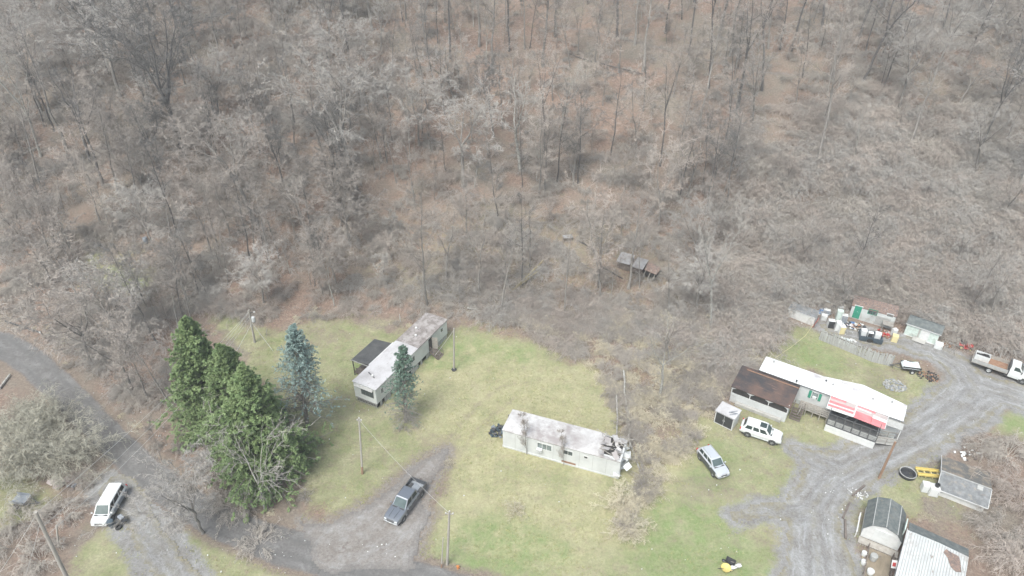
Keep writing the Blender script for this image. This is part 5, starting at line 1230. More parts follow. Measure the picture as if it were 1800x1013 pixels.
q = MB(); q.lathe([(0, .05), (.05, .03), (.03, 0)], (xa + .0, -.09, 1.25), 8); q.build('handle', M_trim, dr)
q = MB(); q.box((xa, -.02, 2.26), (1.15, .05, .1)); q.box((xa - .53, -.02, 1.12), (.09, .05, 2.14)); q.box((xa + .53, -.02, 1.12), (.09, .05, 2.14)); q.build('door_frame', M_trim, h)
xa = f.front(1525, 552)[0]; xb = f.front(1540, 556)[0]; window(h, f, 'front', (xa, 1.45), (xb, 2.2), frame=M_green_p, bars=(1,))
xc = f.front(1560, 565)[0]; window(h, f, 'front', (xc - .35, 1.8), (xc + .45, 2.25), glass=M_glassl, bars=(0,))
q = MB(); q.box((xc - .6, -.04, .75), (1.9, .04, 1.4)); q.build('patch_panel', M_lat, h)
q = MB(); q.box((xc + .1, -1.0, 1.25), (1.4, 1.5, .06), rx=-.15)
for a_, b_ in ((-.5, -1.6), (.7, -1.6), (-.5, -.2), (.7, -.2)): q.bar((xc + a_, b_, 0), (xc + a_, b_, 1.3), .07)
q.build('workbench', M_wood, h)
f = Frame((1595.6, 568.7), (1652.4, 588), (1600.3, 556.5), 2.25); L, W = f.L, max(f.W, 2.4)
h = f.thing('shed', 'pale green shed with dark roof between the junk yard and the red mower', 'shed')
q = MB(); q.box((L / 2, W / 2, f.h / 2 + .0), (L, W, f.h)); q.build('wall', M_pale_g, h)
q = MB(); q.slab([(-.15, -.15, f.h + .06), (L + .2, -.15, f.h + .06), (L + .2, W * .55, f.h + .6), (-.15, W * .55, f.h + .6)], .07); q.slab([(-.15, W * .55, f.h + .6), (L + .2, W * .55, f.h + .6), (L + .2, W + .15, f.h + .06), (-.15, W + .15, f.h + .06)], .07); q.build('roof', M_shingd, h)
q = MB(); q.box((L * .42, -.02, f.h * .5), (.22, .04, f.h * .95)); q.build('door_gap', M_block, h)
q = MB(); q.box((L * .60, -.03, f.h * .5), (L * .26, .05, f.h * .88)); q.build('door', M_trim, h)
q = MB(); q.box((L * .5, -.17, f.h - .02), (L + .4, .04, .1)); q.box((L * .5, -.03, .06), (L, .08, .12)); q.build('trim', M_trim, h)
q = MB(); q.slab([(L * .3, -.9, .12), (L * .7, -.9, .12), (L * .7, -.05, .3), (L * .3, -.05, .3)], .06); q.build('ramp', M_block, h)

# ---- fence of leaning planks, one thing per the way it moves
fp = [(1438, 598.5), (1461.7, 608), (1482, 616.5), (1498.5, 623.5), (1512.7, 629.5), (1531.6, 637.8), (1566, 646)]
base = PZ(*fp[0], 0); h = thing('plank_fence', 'weathered grey fence of leaning vertical planks beside the junk yard', 'fence', (base[0], base[1], T(*base)))
rr = random.Random(8)
for i in range(len(fp) - 1):
    a = np.array(PZ(*fp[i], 0)) - base; b_ = np.array(PZ(*fp[i + 1], 0)) - base; n = max(6, int(np.linalg.norm(b_ - a) / .16)); q = MB(); an = math.atan2(b_[1] - a[1], b_[0] - a[0])
    for k in range(n):
        p = a + (b_ - a) * (k + .5) / n; hh = 1.75 + rr.uniform(-.18, .15); le = rr.uniform(-.06, .06); bk = .18 + rr.uniform(-.05, .05)
        q.box((p[0] - math.sin(an) * bk / 2 + le / 2, p[1] + math.cos(an) * bk / 2, hh / 2 - .03), (.15, .025, hh), an, le * .6, -bk / hh)
    pn = q.build('fence_panel', M_fence, h)
    q = MB(); q.bar((a[0], a[1] + .12, .5), (b_[0], b_[1] + .12, .5), .05, .09); q.build('rail', M_woodd, h); q = MB(); q.bar((a[0], a[1] + .2, 1.4), (b_[0], b_[1] + .2, 1.4), .05, .09); q.build('rail', M_woodd, h)
    q = MB(); q.box((b_[0], b_[1] + .16, .9), (.09, .09, 1.85)); q.build('fence_post', M_fence, h)

# ---- grey shingled shed at the right
f = Frame((1649.5, 859), (1734.4, 891.5), (1668, 815), 1.1, zg=0.0); f.o[2] = f.zg = -1.1; L, W = f.L, 5.4; RY = 2.0
h = f.thing('shed', 'shed with long grey shingled gable roof beside the right-hand thicket', 'shed')
q = MB(); q.box((L / 2, W / 2, 1.1), (L - .2, W - .2, 2.2)); q.prism([(.1, 2.15), (W - .1, 2.15), (RY, 2.95)], 'x', .1, L - .1); q.build('wall', M_trim, h)
q = MB(); q.slab([(-.12, -.15, 2.2), (L + .12, -.15, 2.2), (L + .12, RY, 3.05), (-.12, RY, 3.05)], .09); ro = q.build('roof', M_shing, h); q = MB(); q.slab([(-.12, RY, 3.05), (L + .12, RY, 3.05), (L + .12, W + .15, 2.2), (-.12, W + .15, 2.2)], .09); q.build('rear_roof', mat('leafy_dark_shingles', (.12, .12, .115), (.24, .20, .16), .95, 1.2, (.45, .6), spots=[((.30, .24, .19), 4, .55, .66)]), h)
q = MB(); q.box((L / 2, RY, 3.07), (L + .24, .14, .05)); q.build('ridge_cap', M_lat, ro)
q = MB(); q.box((L / 2, -.17, 2.14), (L + .24, .04, .12)); q.bar((-.14, -.16, 2.16), (-.14, RY, 3.0), .04, .14); q.bar((L + .14, -.16, 2.16), (L + .14, RY, 3.0), .04, .14); q.bar((-.14, W + .16, 2.16), (-.14, RY, 3.0), .04, .14); q.build('trim', M_trim, h)
x, y = f.at(1720, 863, 2.5); q = MB(); q.box((x, y, 2.2 + .85 * y / RY + .05), (.55, .5, .12), rx=.4); q.build('roof_vent', M_lat, h)
q = MB(); q.box((L / 2, -.25, .3), (L, .3, .5)); q.build('foundation', M_woodd, h)

# ---- gambrel barn shed with its deck
f = Frame((1512, 942), (1566, 964), (1535, 880), .3, zg=0.0); L, W = 3.5, 3.8
h = f.thing('barn_shed', 'white barn-shaped shed with dark gambrel roof and long wooden ramp', 'shed')
pr = [(0, .3), (L, .3), (L, 1.7), (L * .82, 2.55), (L * .5, 2.95), (L * .18, 2.55), (0, 1.7)]
q = MB(); q.prism(pr, 'y', 0, W); q.build('wall', M_trim, h)
q = MB(); o = .1
prof = [(-o, 1.62), (L * .18 - .03, 2.60), (L * .5, 3.02), (L * .82 + .03, 2.60), (L + o, 1.62)]
for i in range(4):
    a, b_ = prof[i], prof[i + 1]
    q.slab([(a[0], -.15, a[1]), (b_[0], -.15, b_[1]), (b_[0], W + .15, b_[1]), (a[0], W + .15, a[1])], .06)
ro = q.build('roof', M_shingd, h)
q = MB()
for i in (1, 2, 3): q.box((prof[i][0], W / 2, prof[i][1] + .01), (.07, W + .3, .03))
q.build('seam', M_lat, ro)
q = MB(); q.box((L * .5, -.02, 1.3), (1.5, .04, 1.7)); q.build('door', M_appl, h)
q = MB(); q.box((L * .5, -.5, .28), (L + .2, .85, .08))
for k in range(16): q.box((-.05 + k * (L + .1) / 15, -.92, .18), (.12, .06, .36))
q.build('front_deck', M_wood, h)
q = MB(); q.bar((-.45, -.2, .9), (-.45, 2.4, .9), .12, .08); q.bar((-.45, -.2, 0), (-.45, -.2, .95), .08); q.bar((-.45, 2.4, 0), (-.45, 2.4, 1.1), .08); q.build('side_rail', M_trim, h)
x0, y0 = f.at(1527, 970, .2); x1, _ = f.at(1559, 970, .2)
q = MB(); q.slab([(L * .28, -5.5, .06), (L * .28 + 2.1, -5.5, .06), (L * .28 + 2.1, -.98, .24), (L * .28, -.98, .24)], .05); q.build('ramp', M_deck, h)
for xx in (L * .28 - .08, L * .28 + 2.18):
    q = MB(); q.bar((xx, -5.5, .75), (xx, -.98, .95), .08, .06)
    for k in range(5): q.box((xx, -1.0 - k * 1.1, .45), (.08, .08, .9 - .04 * k))
    q.build('ramp_rail', M_woodd, h)

# ---- rusty white-roofed building in the lower right corner
TL = PZ(1598, 932.7, 3.0); TR = PZ(1701, 978.5, 3.0)
f = Frame((1598, 932.7), (1701, 978.5), (1598, 900), 3.0, zg=0.0); L = f.L
h = f.thing('metal_roofed_building', 'building with ribbed white metal roof and brown rust patch, lower right corner', 'building')
q = MB(); q.box((L / 2, -3.5, 1.4), (L - .2, 6.8, 2.8)); q.build('wall', M_white, h)
q = MB(); q.slab([(-.1, -7.2, 2.75), (L + .1, -7.2, 2.75), (L + .1, 0, 3.0), (L * .52, .12, 3.004), (-.1, 0, 3.0)], .08)
ro = q.build('roof', M_wrib, h); q = MB()
for k in range(22): q.box((.1 + k * (L - .1) / 21, -3.6, 2.9), (.05, 7.1, .04), rx=.035)
q.build('ribbing_shade_grey', M_lat, ro)  # ribs coloured grey to stand for their shadow lines
q = MB(); px_ = [(1663, 966), (1672, 972), (1682, 977), (1686, 980), (1689, 994), (1690, 1006), (1680, 1005), (1671, 996), (1665, 980), (1658, 971)]
q.slab([(p_[0], p_[1], 3.05 + .0347 * p_[1]) for p_ in [f.at(a, b_, 2.98) for a, b_ in px_]], .03); q.build('rust_patch', M_leafroof, h)
q = MB(); q.slab([(.0, .1, 2.95), (L + .1, .1, 2.95), (L + .1, 1.5, 2.5), (-.1, 1.6, 2.5)], .08); q.build('rear_roof', M_shingd, h)
q = MB(); q.box((L / 2, .8, 1.3), (L - .3, 1.3, 2.4)); q.build('rear_wall', M_block, h)
q = MB(); q.box((-.14, -3, 2.85), (.05, 6.5, .12)); q.build('trim', M_trim, h)
q = MB(); q.box((-.3, 1.0, 1.4), (.1, 1.6, 2.6)); q.build('side_panel', M_pale_g, h)
sg = MB(); x, y = f.at(1576, 994, 2.0); sg.box((x - .2, y, 2.0), (.5, .06, .8), rz=.4, rx=-.5); sgo = sg.build('hanging_sign', M_trim, h)
q = MB(); q.box((x - .2, y - .035, 2.0), (.3, .03, .4), rz=.4, rx=-.5); q.build('sign_patch', M_red2, sgo)

# ---- tin shack in the woods
f = Frame((1083, 458), (1131, 471), (1084, 439), terr(*PZ(1110, 462, 0)) * 0 + G(1108, 470)[2] + 1.5, zg=G(1108, 470)[2]); L, W = max(f.L, 3.5), 2.6
h = f.thing('tin_shack', 'small shack with two grey tin roof sheets hidden in the woods', 'shack')
q = MB(); q.slab([(0, 0, 1.35), (L * .5, 0, 1.35), (L * .5, W * .9, 1.9), (0, W * .9, 1.9)], .04); q.build('roof_sheet', M_tin, h)
q = MB(); q.slab([(L * .6, -.25, 1.3), (L, -.25, 1.3), (L * 1.02, W * .8, 1.85), (L * .62, W * .8, 1.85)], .04); q.build('roof_sheet', M_tin, h)
q = MB(); q.box((L / 2, W / 2 + .1, .6), (L - .3, W - .5, 1.3)); q.build('wall', M_woodd, h)
q = MB(); q.slab([(L + .1, .2, 1.1), (L + 2.2, .0, .9), (L + 2.3, W * .7, 1.2), (L + .1, W * .8, 1.6)], .05); q.build('collapsed_roof', M_leafroof, h)
q = MB(); q.box((L + 1.1, W * .4, .4), (1.8, W * .5, .8)); q.build('lean_to_shade', M_dark, h)  # solid near-black box painted for the shaded opening under the fallen roof
for i in range(3):
    q = MB(); q.bar((L + .2 + i * .8, -.3, 0), (L + .4 + i * .8, .5, 1.3), .08); q.build('prop', M_wood, h)
x, y, z = G(998, 423)
h = thing('broken_table', 'grey broken table standing among the trees left of the tin shack', 'table', (x, y, z), .3)
q = MB(); q.box((0, 0, .75), (1.6, .9, .06), rx=.12, ry=.08); q.build('table_top', M_tin, h)
for a_, b_ in ((-.7, -.35), (.7, -.35), (-.7, .35), (.7, .35)): q = MB(); q.bar((a_, b_, 0), (a_, b_, .78), .07); q.build('leg', M_woodd, h)
# ------------------------------------------------------------------ vehicles
def paint(name, c, c2=None, metal=0.0, rough=.3): return mat(name, c, c2 or tuple(x * .92 for x in c), rough, .8, metal=metal, coat=.5, spots=[(tuple(x * .7 for x in c), 4, .62, .8)])
P_white = paint('car_paint_white', (.66, .67, .67)); P_silver = paint('car_paint_silver', (.62, .64, .67), metal=.4, rough=.35); P_truck = paint('car_paint_dark_silver', (.30, .315, .345), metal=.75, rough=.28); P_side_shade = paint('car_side_shade_grey', (.055, .06, .07), metal=.0)  # last tone paints vehicle sides dark where they reflect no sky
M_cglass = mat('car_glass', (.035, .05, .05), (.05, .065, .065), .06, 1); M_wind = mat('windscreen_glass', (.06, .085, .085), (.10, .13, .13), .08, .8)
M_rim = mat('alloy', (.55, .56, .57), (.42, .43, .44), .35, 4, metal=.5); M_lampg = mat('headlight_glass', (.62, .64, .64), (.5, .52, .52), .15, 3); M_tail = mat('tail_light', (.50, .03, .03), (.4, .02, .02), .2, 3)
M_bump = mat('dark_bumper', (.06, .062, .065), (.09, .09, .09), .6, 3)

def place_vehicle(front, rear, side, wb, name, label, cat, z=.35, track=.8):
    """front/rear: pixels of the two wheel hubs seen; side +1 = the vehicle's left. Origin under the middle of the wheelbase"""
    a, b = np.array(PZ(*front, z)), np.array(PZ(*rear, z)); d = (a - b) / np.linalg.norm(a - b); lft = np.array([-d[1], d[0]])
    c = (a + b) / 2 - lft * side * track
    return thing(name, label, cat, (c[0], c[1], T(*c) + .04), math.atan2(d[1], d[0]))
def wheel(par, x, y, r=.36, w=.23, rim=M_rim, rr=.62):
    s = 1 if y > 0 else -1
    t = MB(); t.lathe([(r * rr, -w / 2), (r * .93, -w / 2), (r, -w / 2 + .04), (r, w / 2 - .04), (r * .93, w / 2), (r * rr, w / 2)], (x, y, r), 18, 'y')
    wo = MB(); wo.lathe([(0, s * (w / 2 - .05)), (r * .14, s * (w / 2 - .03)), (r * .2, s * (w / 2 - .06)), (r * .55, s * (w / 2 - .05)), (r * rr + .01, s * (w / 2 - .01)), (r * rr, -s * w / 2 * .5), (0, -s * w / 2 * .5)], (x, y, r), 14, 'y')
    for k in range(5):
        a = k * 1.2566; wo.bar((x, y + s * (w / 2 - .02), r), (x + r * .58 * math.cos(a), y + s * (w / 2 - .02), r + r * .58 * math.sin(a)), .05, .03)
    o = bpy.data.objects.new('wheel', None)
    ty = t.build('wheel', M_rub, par, True); wo.build('rim', rim, ty, True); return ty
def loft(secs):
    """secs: list of (x, [(y,z)...half profile from bottom centre to top centre]) -> closed symmetric body"""
    mb = MB(); m = len(secs[0][1]); full = []
    for x, p in secs: full.append([(x, y, z) for y, z in p] + [(x, -y, z) for y, z in p[::-1][1:-1]])
    n = len(full[0]); V = [v for s in full for v in s]
    F = [(i * n + k, i * n + (k + 1) % n, (i + 1) * n + (k + 1) % n, (i + 1) * n + k) for i in range(len(full) - 1) for k in range(n)]
    F += [tuple(range(n))[::-1], tuple((len(full) - 1) * n + k for k in range(n))]
    return mb.add(V, F)
def quad_in(c, m0=.08, m1=.08, off=.012, t0=0, t1=1, mid=None):
    """inset quad of four corners (a,b,c,d), pushed outward"""
    a, b, cc, d = [Vector(v) for v in c]
    nrm = (b - a).cross(d - a).normalized()
    if mid is not None and nrm.dot((a + b + cc + d) / 4 - Vector(mid)) < 0: nrm = -nrm
    lo = lambda u, v: a.lerp(b, u).lerp(d.lerp(cc, u), v) + nrm * off
    return [lo(t0 + (t1 - t0) * m0, m1), lo(t1 - (t1 - t0) * m0, m1), lo(t1 - (t1 - t0) * m0, 1 - m1), lo(t0 + (t1 - t0) * m0, 1 - m1)]
def passenger(root, Lf, Lr, w, zb, zh, zs, ztop, cab, wb, paint_m, lower=None, side_splits=((0, .36), (.38, .68), (.70, 1)), wr=.35, roofm=None, open_side=None, rails=True, bed=None, sunroof=None, hood_m=None):
    """Lf/Lr: front and rear overhang ends; zh hood height; zs shoulder; cab=(windscreen foot, windscreen top, rear top, rear foot)"""
    xs = [(-Lr, .80, zs - .08, .88), (-Lr + .10, .96, zs - .01, .96), (-Lr + .5, 1, zs, 1), (-wb / 2, 1, zs, 1), (0, 1, zs, 1), (cab[0] - .1, 1, zs, 1), (cab[0] + .12, 1, zh + .03, 1), (wb / 2, .995, zh, 1), (Lf - .4, .97, zh - .05, .97), (Lf - .10, .88, zh - .14, .90), (Lf, .74, zh - .30, .80)]
    if bed: xs = [x for x in xs if x[0] >= bed - .01]; xs = [(bed, 1, zs, 1)] + xs
    secs = []
    for x, ws, zt, wm in xs:
        secs.append((x, [(0, zb), (w * .86 * ws, zb), (w * .98 * wm, zb + .12), (w * wm, (zb + zt) / 2), (w * .975 * wm, zt - .10), (w * .90 * ws, zt - .01), (w * .5 * ws, zt + .02), (0, zt + .03)]))
    body = loft(secs).build('body', paint_m, root, True)
    a, b, c, d = cab; wt = w * .74; wl = w * .90; z0 = zs - .02
    lower_pts = [(a, wl * .93, z0 + .0), (b, wt, ztop - .05), (c, wt, ztop - .05), (d, wl * .95, z0)]
    mb = MB(); n = 4; V = []
    for sx in (1, -1):
        for (x, y, z) in lower_pts: V.append((x, sx * y, z))
    r0 = len(V); V += [(b - .08, wt * .86, ztop), (c + .08, wt * .86, ztop), (b - .08, -wt * .86, ztop), (c + .08, -wt * .86, ztop)]
    F = [(0, 1, 2, 3), (7, 6, 5, 4), (0, 4, 5, 1), (3, 2, 6, 7), (1, 5, r0 + 2, r0), (2, r0 + 1, r0 + 3, 6), (1, r0, r0 + 1, 2), (5, 6, r0 + 3, r0 + 2), (r0, r0 + 2, r0 + 3, r0 + 1), (0, 3, 7, 4)]
    cabo = mb.add(V, F).build('cabin', roofm or paint_m, root)
    P = [Vector(v) for v in V]; MID = ((a + d) / 2, 0, (z0 + ztop) / 2)
    g = MB(); g.add(quad_in((P[0], P[4], P[5], P[1]), .06, .06, .012, mid=MID), [(0, 1, 2, 3)]); g.build('windscreen', M_wind, root)
    g = MB(); g.add(quad_in((P[7], P[3], P[2], P[6]), .08, .12, .012, mid=MID), [(0, 1, 2, 3)]); g.build('rear_window', M_cglass, root)
    for sgn, (q0, q1, q2, q3) in ((1, (P[3], P[0], P[1], P[2])), (-1, (P[4], P[7], P[6], P[5]))):
        for (t0, t1) in side_splits:
            s0, s1 = (t0, t1) if sgn > 0 else (1 - t1, 1 - t0)
            g = MB(); g.add(quad_in((q0, q1, q2, q3), .04, .12, .012, .05 + .9 * s0, .05 + .9 * s1, mid=MID), [(0, 1, 2, 3)])
            g.build('side_window', M_dark if open_side == sgn else M_cglass, root)
    for s in (-1, 1):
        for xx in (-wb / 2, wb / 2):
            if bed is not None and xx < bed: continue
            ar = MB(); ar.lathe([(0, s * .012), (wr * 1.16, s * .012), (wr * 1.16, -s * .05), (0, -s * .05)], (xx, s * w, wr + .03), 18, 'y'); ar.build('wheel_arch', M_bump, root)
    for s in (-1, 1):
        for xx in (-wb / 2, wb / 2): wheel(root, xx, s * (w - .09), wr)
        m = MB(); m.box((a - .18, s * (w + .10), zs + .06), (.12, .20, .15), bev=.03); m.build('mirror', paint_m, root)
        hl = MB(); hl.box((Lf - .10, s * w * .66, zh - .24), (.20, w * .34, .15), bev=.04); hl.build('headlight', M_lampg, root)
        if bed is None: tl = MB(); tl.box((-Lr + .04, s * w * .86, zs - .12), (.14, .16, .36), bev=.03); tl.build('tail_light', M_tail, root)
        for xx in ((a + b) / 2 - .55, (a + b) / 2 - 1.5):
            if xx > (bed if bed is not None else -Lr + .4): hd = MB(); hd.box((xx, s * (w + .008), zs - .16), (.16, .03, .035)); hd.build('door_handle', lower or M_bump, root)
    bp = MB(); bp.box((Lf - .03, 0, zb + .18), (.16, w * 1.72, .20), bev=.05); bp.build('front_bumper', lower or paint_m, root)
    gr = MB(); gr.box((Lf + .005, 0, zh - .33), (.06, w * .85, .16), bev=.02); gr.build('grille', M_bump, root)
    pl = MB(); pl.box((Lf + .055, 0, zb + .2), (.015, .3, .13)); pl.build('number_plate', M_trim, root)
    if bed is None: bp = MB(); bp.box((-Lr + .03, 0, zb + .18), (.16, w * 1.74, .22), bev=.05); bp.build('rear_bumper', lower or paint_m, root)
    ub = MB(); ub.box(((Lf - Lr) / 2, 0, zb * .5 + .12), (Lf + Lr - .5, w * 1.7, zb * .55)); ub.build('underbody_shade', M_dark, root)  # dark box added to give contact shade beneath the vehicle
    sl = MB()
    for s in (-1, 1): sl.box((0, s * (w - .03), zb + .04), (wb - 2 * wr - .1, .1, .12))
    sl.build('sill', lower or M_bump, root)
    hl = MB(); hl.box((cab[0] + .10, 0, zh + .045), (.16, w * 1.45, .02)); hl.build('wiper_cowl', M_bump, root)
    if rails:
        for s in (-1, 1):
            r = MB(); r.bar((c + .15, s * wt * .80, ztop + .06), (b - .25, s * wt * .80, ztop + .06), .04, .05); r.box((c + .2, s * wt * .80, ztop + .02), (.06, .04, .08)); r.box((b - .3, s * wt * .80, ztop + .02), (.06, .04, .08)); r.build('roof_rail', M_rim if rails == 1 else paint_m, root)
    if sunroof: r = MB(); r.box((sunroof, 0, ztop + .008), (.75, .85, .02)); r.build('sunroof', M_cglass, root)
    return body
# pickup: crew cab, open bed
v = place_vehicle((708.6, 913.5), (740, 870), 1, 3.57, 'pickup_truck', 'dark silver crew-cab pickup truck with shade-darkened sides parked on the muddy driveway', 'pickup truck', track=.86)
wb = 3.6
passenger(v, 2.85, 2.9, .98, .42, 1.10, 1.12, 1.88, (1.15, .45, -1.12, -1.38), wb, P_truck, lower=M_rim, side_splits=((.02, .48), (.52, .98)), wr=.40, rails=0, bed=-1.42)
q = MB()                           # bed
q.box((-2.17, .94, .86), (1.5, .09, .62)); q.box((-2.17, -.94, .86), (1.5, .09, .62)); q.box((-2.89, 0, .88), (.08, 1.80, .58)); q.build('bed_side', P_side_shade, v)
q = MB(); q.box((-2.17, 0, .62), (1.42, 1.78, .06)); q.build('bed_floor', M_greyp, v)
q = MB(); q.box((-2.17, .94, 1.185), (1.55, .11, .03)); q.box((-2.17, -.94, 1.185), (1.55, .11, .03)); q.box((-2.90, 0, 1.185), (.10, 1.77, .03)); q.build('bed_rail', M_bump, v)
q = MB(); q.box((-2.0, .62, .72), (.9, .3, .16)); q.box((-2.0, -.62, .72), (.9, .3, .16)); q.build('wheel_housing', M_bump, v)
q = MB(); q.box((-3.02, 0, .52), (.16, 1.8, .18), bev=.03); q.build('rear_bumper', M_rim, v)
for s in (-1, 1):
    q = MB(); q.box((-2.93, s * .90, .92), (.06, .12, .34)); q.build('tail_light', M_tail, v)
    q = MB(); q.box((-.15, s * 1.0, .66), (2.6, .035, .62)); q.build('door_shade_panel', P_side_shade, v)  # dark slab paints the shaded look of the doors
    q = MB(); q.box((-2.17, s * .988, .86), (1.5, .02, .6)); q.build('bed_shade_panel', P_side_shade, v)  # same painted side shade along the bed
    q = MB(); q.lathe([(0, s * .02), (.46, s * .02), (.46, -s * .03), (0, -s * .03)], (-wb / 2, s * .985, .42), 18, 'y'); q.build('wheel_arch', M_bump, v)
q = MB(); [q.box((1.95, s * .33, 1.135), (1.3, .03, .02), rz=-.04 * s) for s in (-1, 1)]; q.build('hood_crease', M_bump, v)
# white minivan with an open side
v = place_vehicle((196.3, 911.5), (218.8, 871.5), 1, 3.0, 'minivan', 'old white minivan with stripped open side at the left of the road', 'van', track=.84)
passenger(v, 2.45, 2.45, .95, .34, 1.02, 1.06, 1.75, (1.55, .75, -2.15, -2.35), 3.0, P_white, side_splits=((.02, .38), (.40, .72), (.74, .98)), wr=.35, rails=0, open_side=1)
q = MB(); q.box((-.6, .965, .72), (2.9, .03, .5)); q.build('side_trim', M_greyp, v)
q = MB()
for k in range(10): q.box((-1.9 + k * .28, .62 + .03 * (k % 3), 1.14), (.22, .2, .1), rz=k)
q.build('loose_seat_parts', M_rust, v)
# white off-roader beside the dark-roofed porch
v = place_vehicle((1356.5, 778.2), (1314, 764), -1, 2.85, 'suv', 'white car with roof rails and sunroof parked beside the dark-roofed porch', 'car', track=.83)
passenger(v, 2.35, 2.40, .95, .42, 1.10, 1.14, 1.82, (1.05, .50, -1.85, -2.20), 2.85, P_white, lower=M_lampg, side_splits=((.02, .32), (.36, .64), (.67, .98)), wr=.38, rails=2, sunroof=.05)
q = MB(); [q.box((x, 0, 1.90), (.05, 1.2, .04)) for x in (-.6, -1.4)]; q.build('roof_crossbar', P_white, v)
# small silver car on the grass
v = place_vehicle((1254, 834.5), (1230.6, 805), -1, 2.62, 'suv', 'small silver car with shade-darkened sides parked alone on the grass', 'car', track=.78)
passenger(v, 2.15, 2.15, .89, .38, 1.02, 1.06, 1.66, (1.0, .35, -1.65, -2.0), 2.62, P_silver, lower=M_greyp, side_splits=((.02, .30), (.34, .63), (.66, .98)), wr=.34, rails=1)
for s in (-1, 1): q = MB(); q.box((0, s * .90, .68), (3.4, .035, .62)); q.build('side_panel', P_side_shade, v)  # dark slabs paint shade onto the silver car's sides
# flatbed truck, cab at the picture's edge
v = place_vehicle((1796, 672), (1737.4, 651.8), -1, 4.1, 'flatbed_truck', 'white flatbed truck with wooden bed standing at the right edge', 'truck', z=.42, track=.9)
wb = float(np.linalg.norm(np.array(PZ(1796, 672, .42)) - np.array(PZ(1737.4, 651.8, .42))))
cab = loft([(wb / 2 + 1.1, [(0, .6), (.78, .6), (.86, .8), (.86, 1.1), (.8, 1.3), (0, 1.35)]), (wb / 2 + .9, [(0, .5), (.92, .5), (.96, .8), (.96, 1.2), (.88, 1.42), (0, 1.47)]), (wb / 2 - .1, [(0, .5), (.95, .5), (.98, .8), (.98, 1.3), (.92, 1.5), (0, 1.55)]), (wb / 2 - .3, [(0, .5), (.97, .5), (1.0, .8), (1.0, 1.35), (.95, 1.6), (0, 1.6)]), (wb / 2 - 1.75, [(0, .5), (.97, .5), (1.0, .8), (1.0, 1.35), (.95, 1.6), (0, 1.6)])]).build('cab', P_white, v, True)
q = MB(); x0, x1 = wb / 2 - .25, wb / 2 - 1.75
q.add([(x0, .93, 1.55), (x0 - .55, .80, 2.25), (x1, .80, 2.25), (x1, .93, 1.55), (x0, -.93, 1.55), (x0 - .55, -.80, 2.25), (x1, -.80, 2.25), (x1, -.93, 1.55)], [(0, 1, 2, 3), (7, 6, 5, 4), (0, 4, 5, 1), (3, 2, 6, 7), (1, 5, 6, 2)]); q.build('cab_roof', P_white, v)
A, B, Cc, D = (x0, .93, 1.55), (x0, -.93, 1.55), (x0 - .55, -.80, 2.25), (x0 - .55, .80, 2.25)
q = MB(); q.add(quad_in((A, B, Cc, D), .07, .1, -.012), [(0, 1, 2, 3)]); q.add(quad_in((A, B, Cc, D), .07, .1, .012), [(0, 1, 2, 3)]); q.build('windscreen', M_wind, v)
for s in (-1, 1):
    q = MB(); q.add([(x0 - .22, s * .925, 1.64), (x0 - .62, s * .83, 2.15), (x0 - 1.1, s * .83, 2.15), (x0 - 1.1, s * .925, 1.64)], [(0, 1, 2, 3)]); q.build('side_window', M_cglass, v)
    q = MB(); q.box((x0 - .2, s * 1.12, 1.7), (.12, .2, .3), bev=.03); q.build('mirror', M_bump, v)
    wheel(v, wb / 2, s * .86, .42, .25, M_rim); wheel(v, -wb / 2, s * .80, .42, .45, M_rim, .6)
    q = MB(); q.lathe([(0, s * .01), (.5, s * .01), (.5, -s * .05), (0, -s * .05)], (wb / 2, s * .975, .46), 18, 'y'); q.build('wheel_arch', M_bump, v)
bl0, bl1 = wb / 2 - 1.9, -wb / 2 - 2.2
q = MB(); q.box(((bl0 + bl1) / 2, 0, .98), (bl0 - bl1, 2.3, .12)); q.build('bed', M_wood, v)
q = MB(); q.box(((bl0 + bl1) / 2 + .3, 0, 1.06), (bl0 - bl1 - .8, 2.0, .06)); q.build('bed_load', M_rust, v)
for s in (-1, 1): q = MB(); q.box(((bl0 + bl1) / 2, s * 1.14, 1.28), (bl0 - bl1, .06, .46)); [q.box((bl1 + .3 + k * (bl0 - bl1 - .6) / 5, s * 1.19, 1.22), (.07, .05, .55)) for k in range(6)]; q.build('side_board', M_lat if s < 0 else M_wood, v)
q = MB(); q.box((bl0 + .02, 0, 1.6), (.08, 2.2, 1.1)); q.build('headboard', M_dtrim, v)
q = MB(); q.box((0, 0, .72), (wb + 2.2, .8, .25)); q.box((.1, -.75, .6), (.9, .4, .35)); q.build('chassis', M_dark, v)
tr = v; M4 = Matrix.Translation(v.location) @ Matrix.Rotation(v.rotation_euler.z, 4, 'Z')
def on(v, x, y, z): return tuple((Matrix.Translation(v.location) @ Matrix.Rotation(v.rotation_euler.z, 4, 'Z')) @ Vector((x, y, z)))
b = thing('chest_freezer', 'white open chest full of scrap at the rear of the flatbed truck', 'freezer', on(v, bl1 + 1.0, .1, 1.1), v.rotation_euler.z)
q = MB(); [q.box(c, d) for c, d in (((0, .5, .4), (1.7, .06, .8)), ((0, -.5, .4), (1.7, .06, .8)), ((.82, 0, .4), (.06, .94, .8)), ((-.82, 0, .4), (.06, .94, .8)))]; q.build('case', M_appl, b)
q = MB(); rr = random.Random(3); [q.box((rr.uniform(-.7, .7), rr.uniform(-.35, .35), .6 + rr.uniform(-.1, .12)), (.3, .2, .12), rr.uniform(0, 3), .3) for _ in range(14)]; q.box((0, 0, .3), (1.55, .9, .4)); q.build('scrap', M_dark, b)

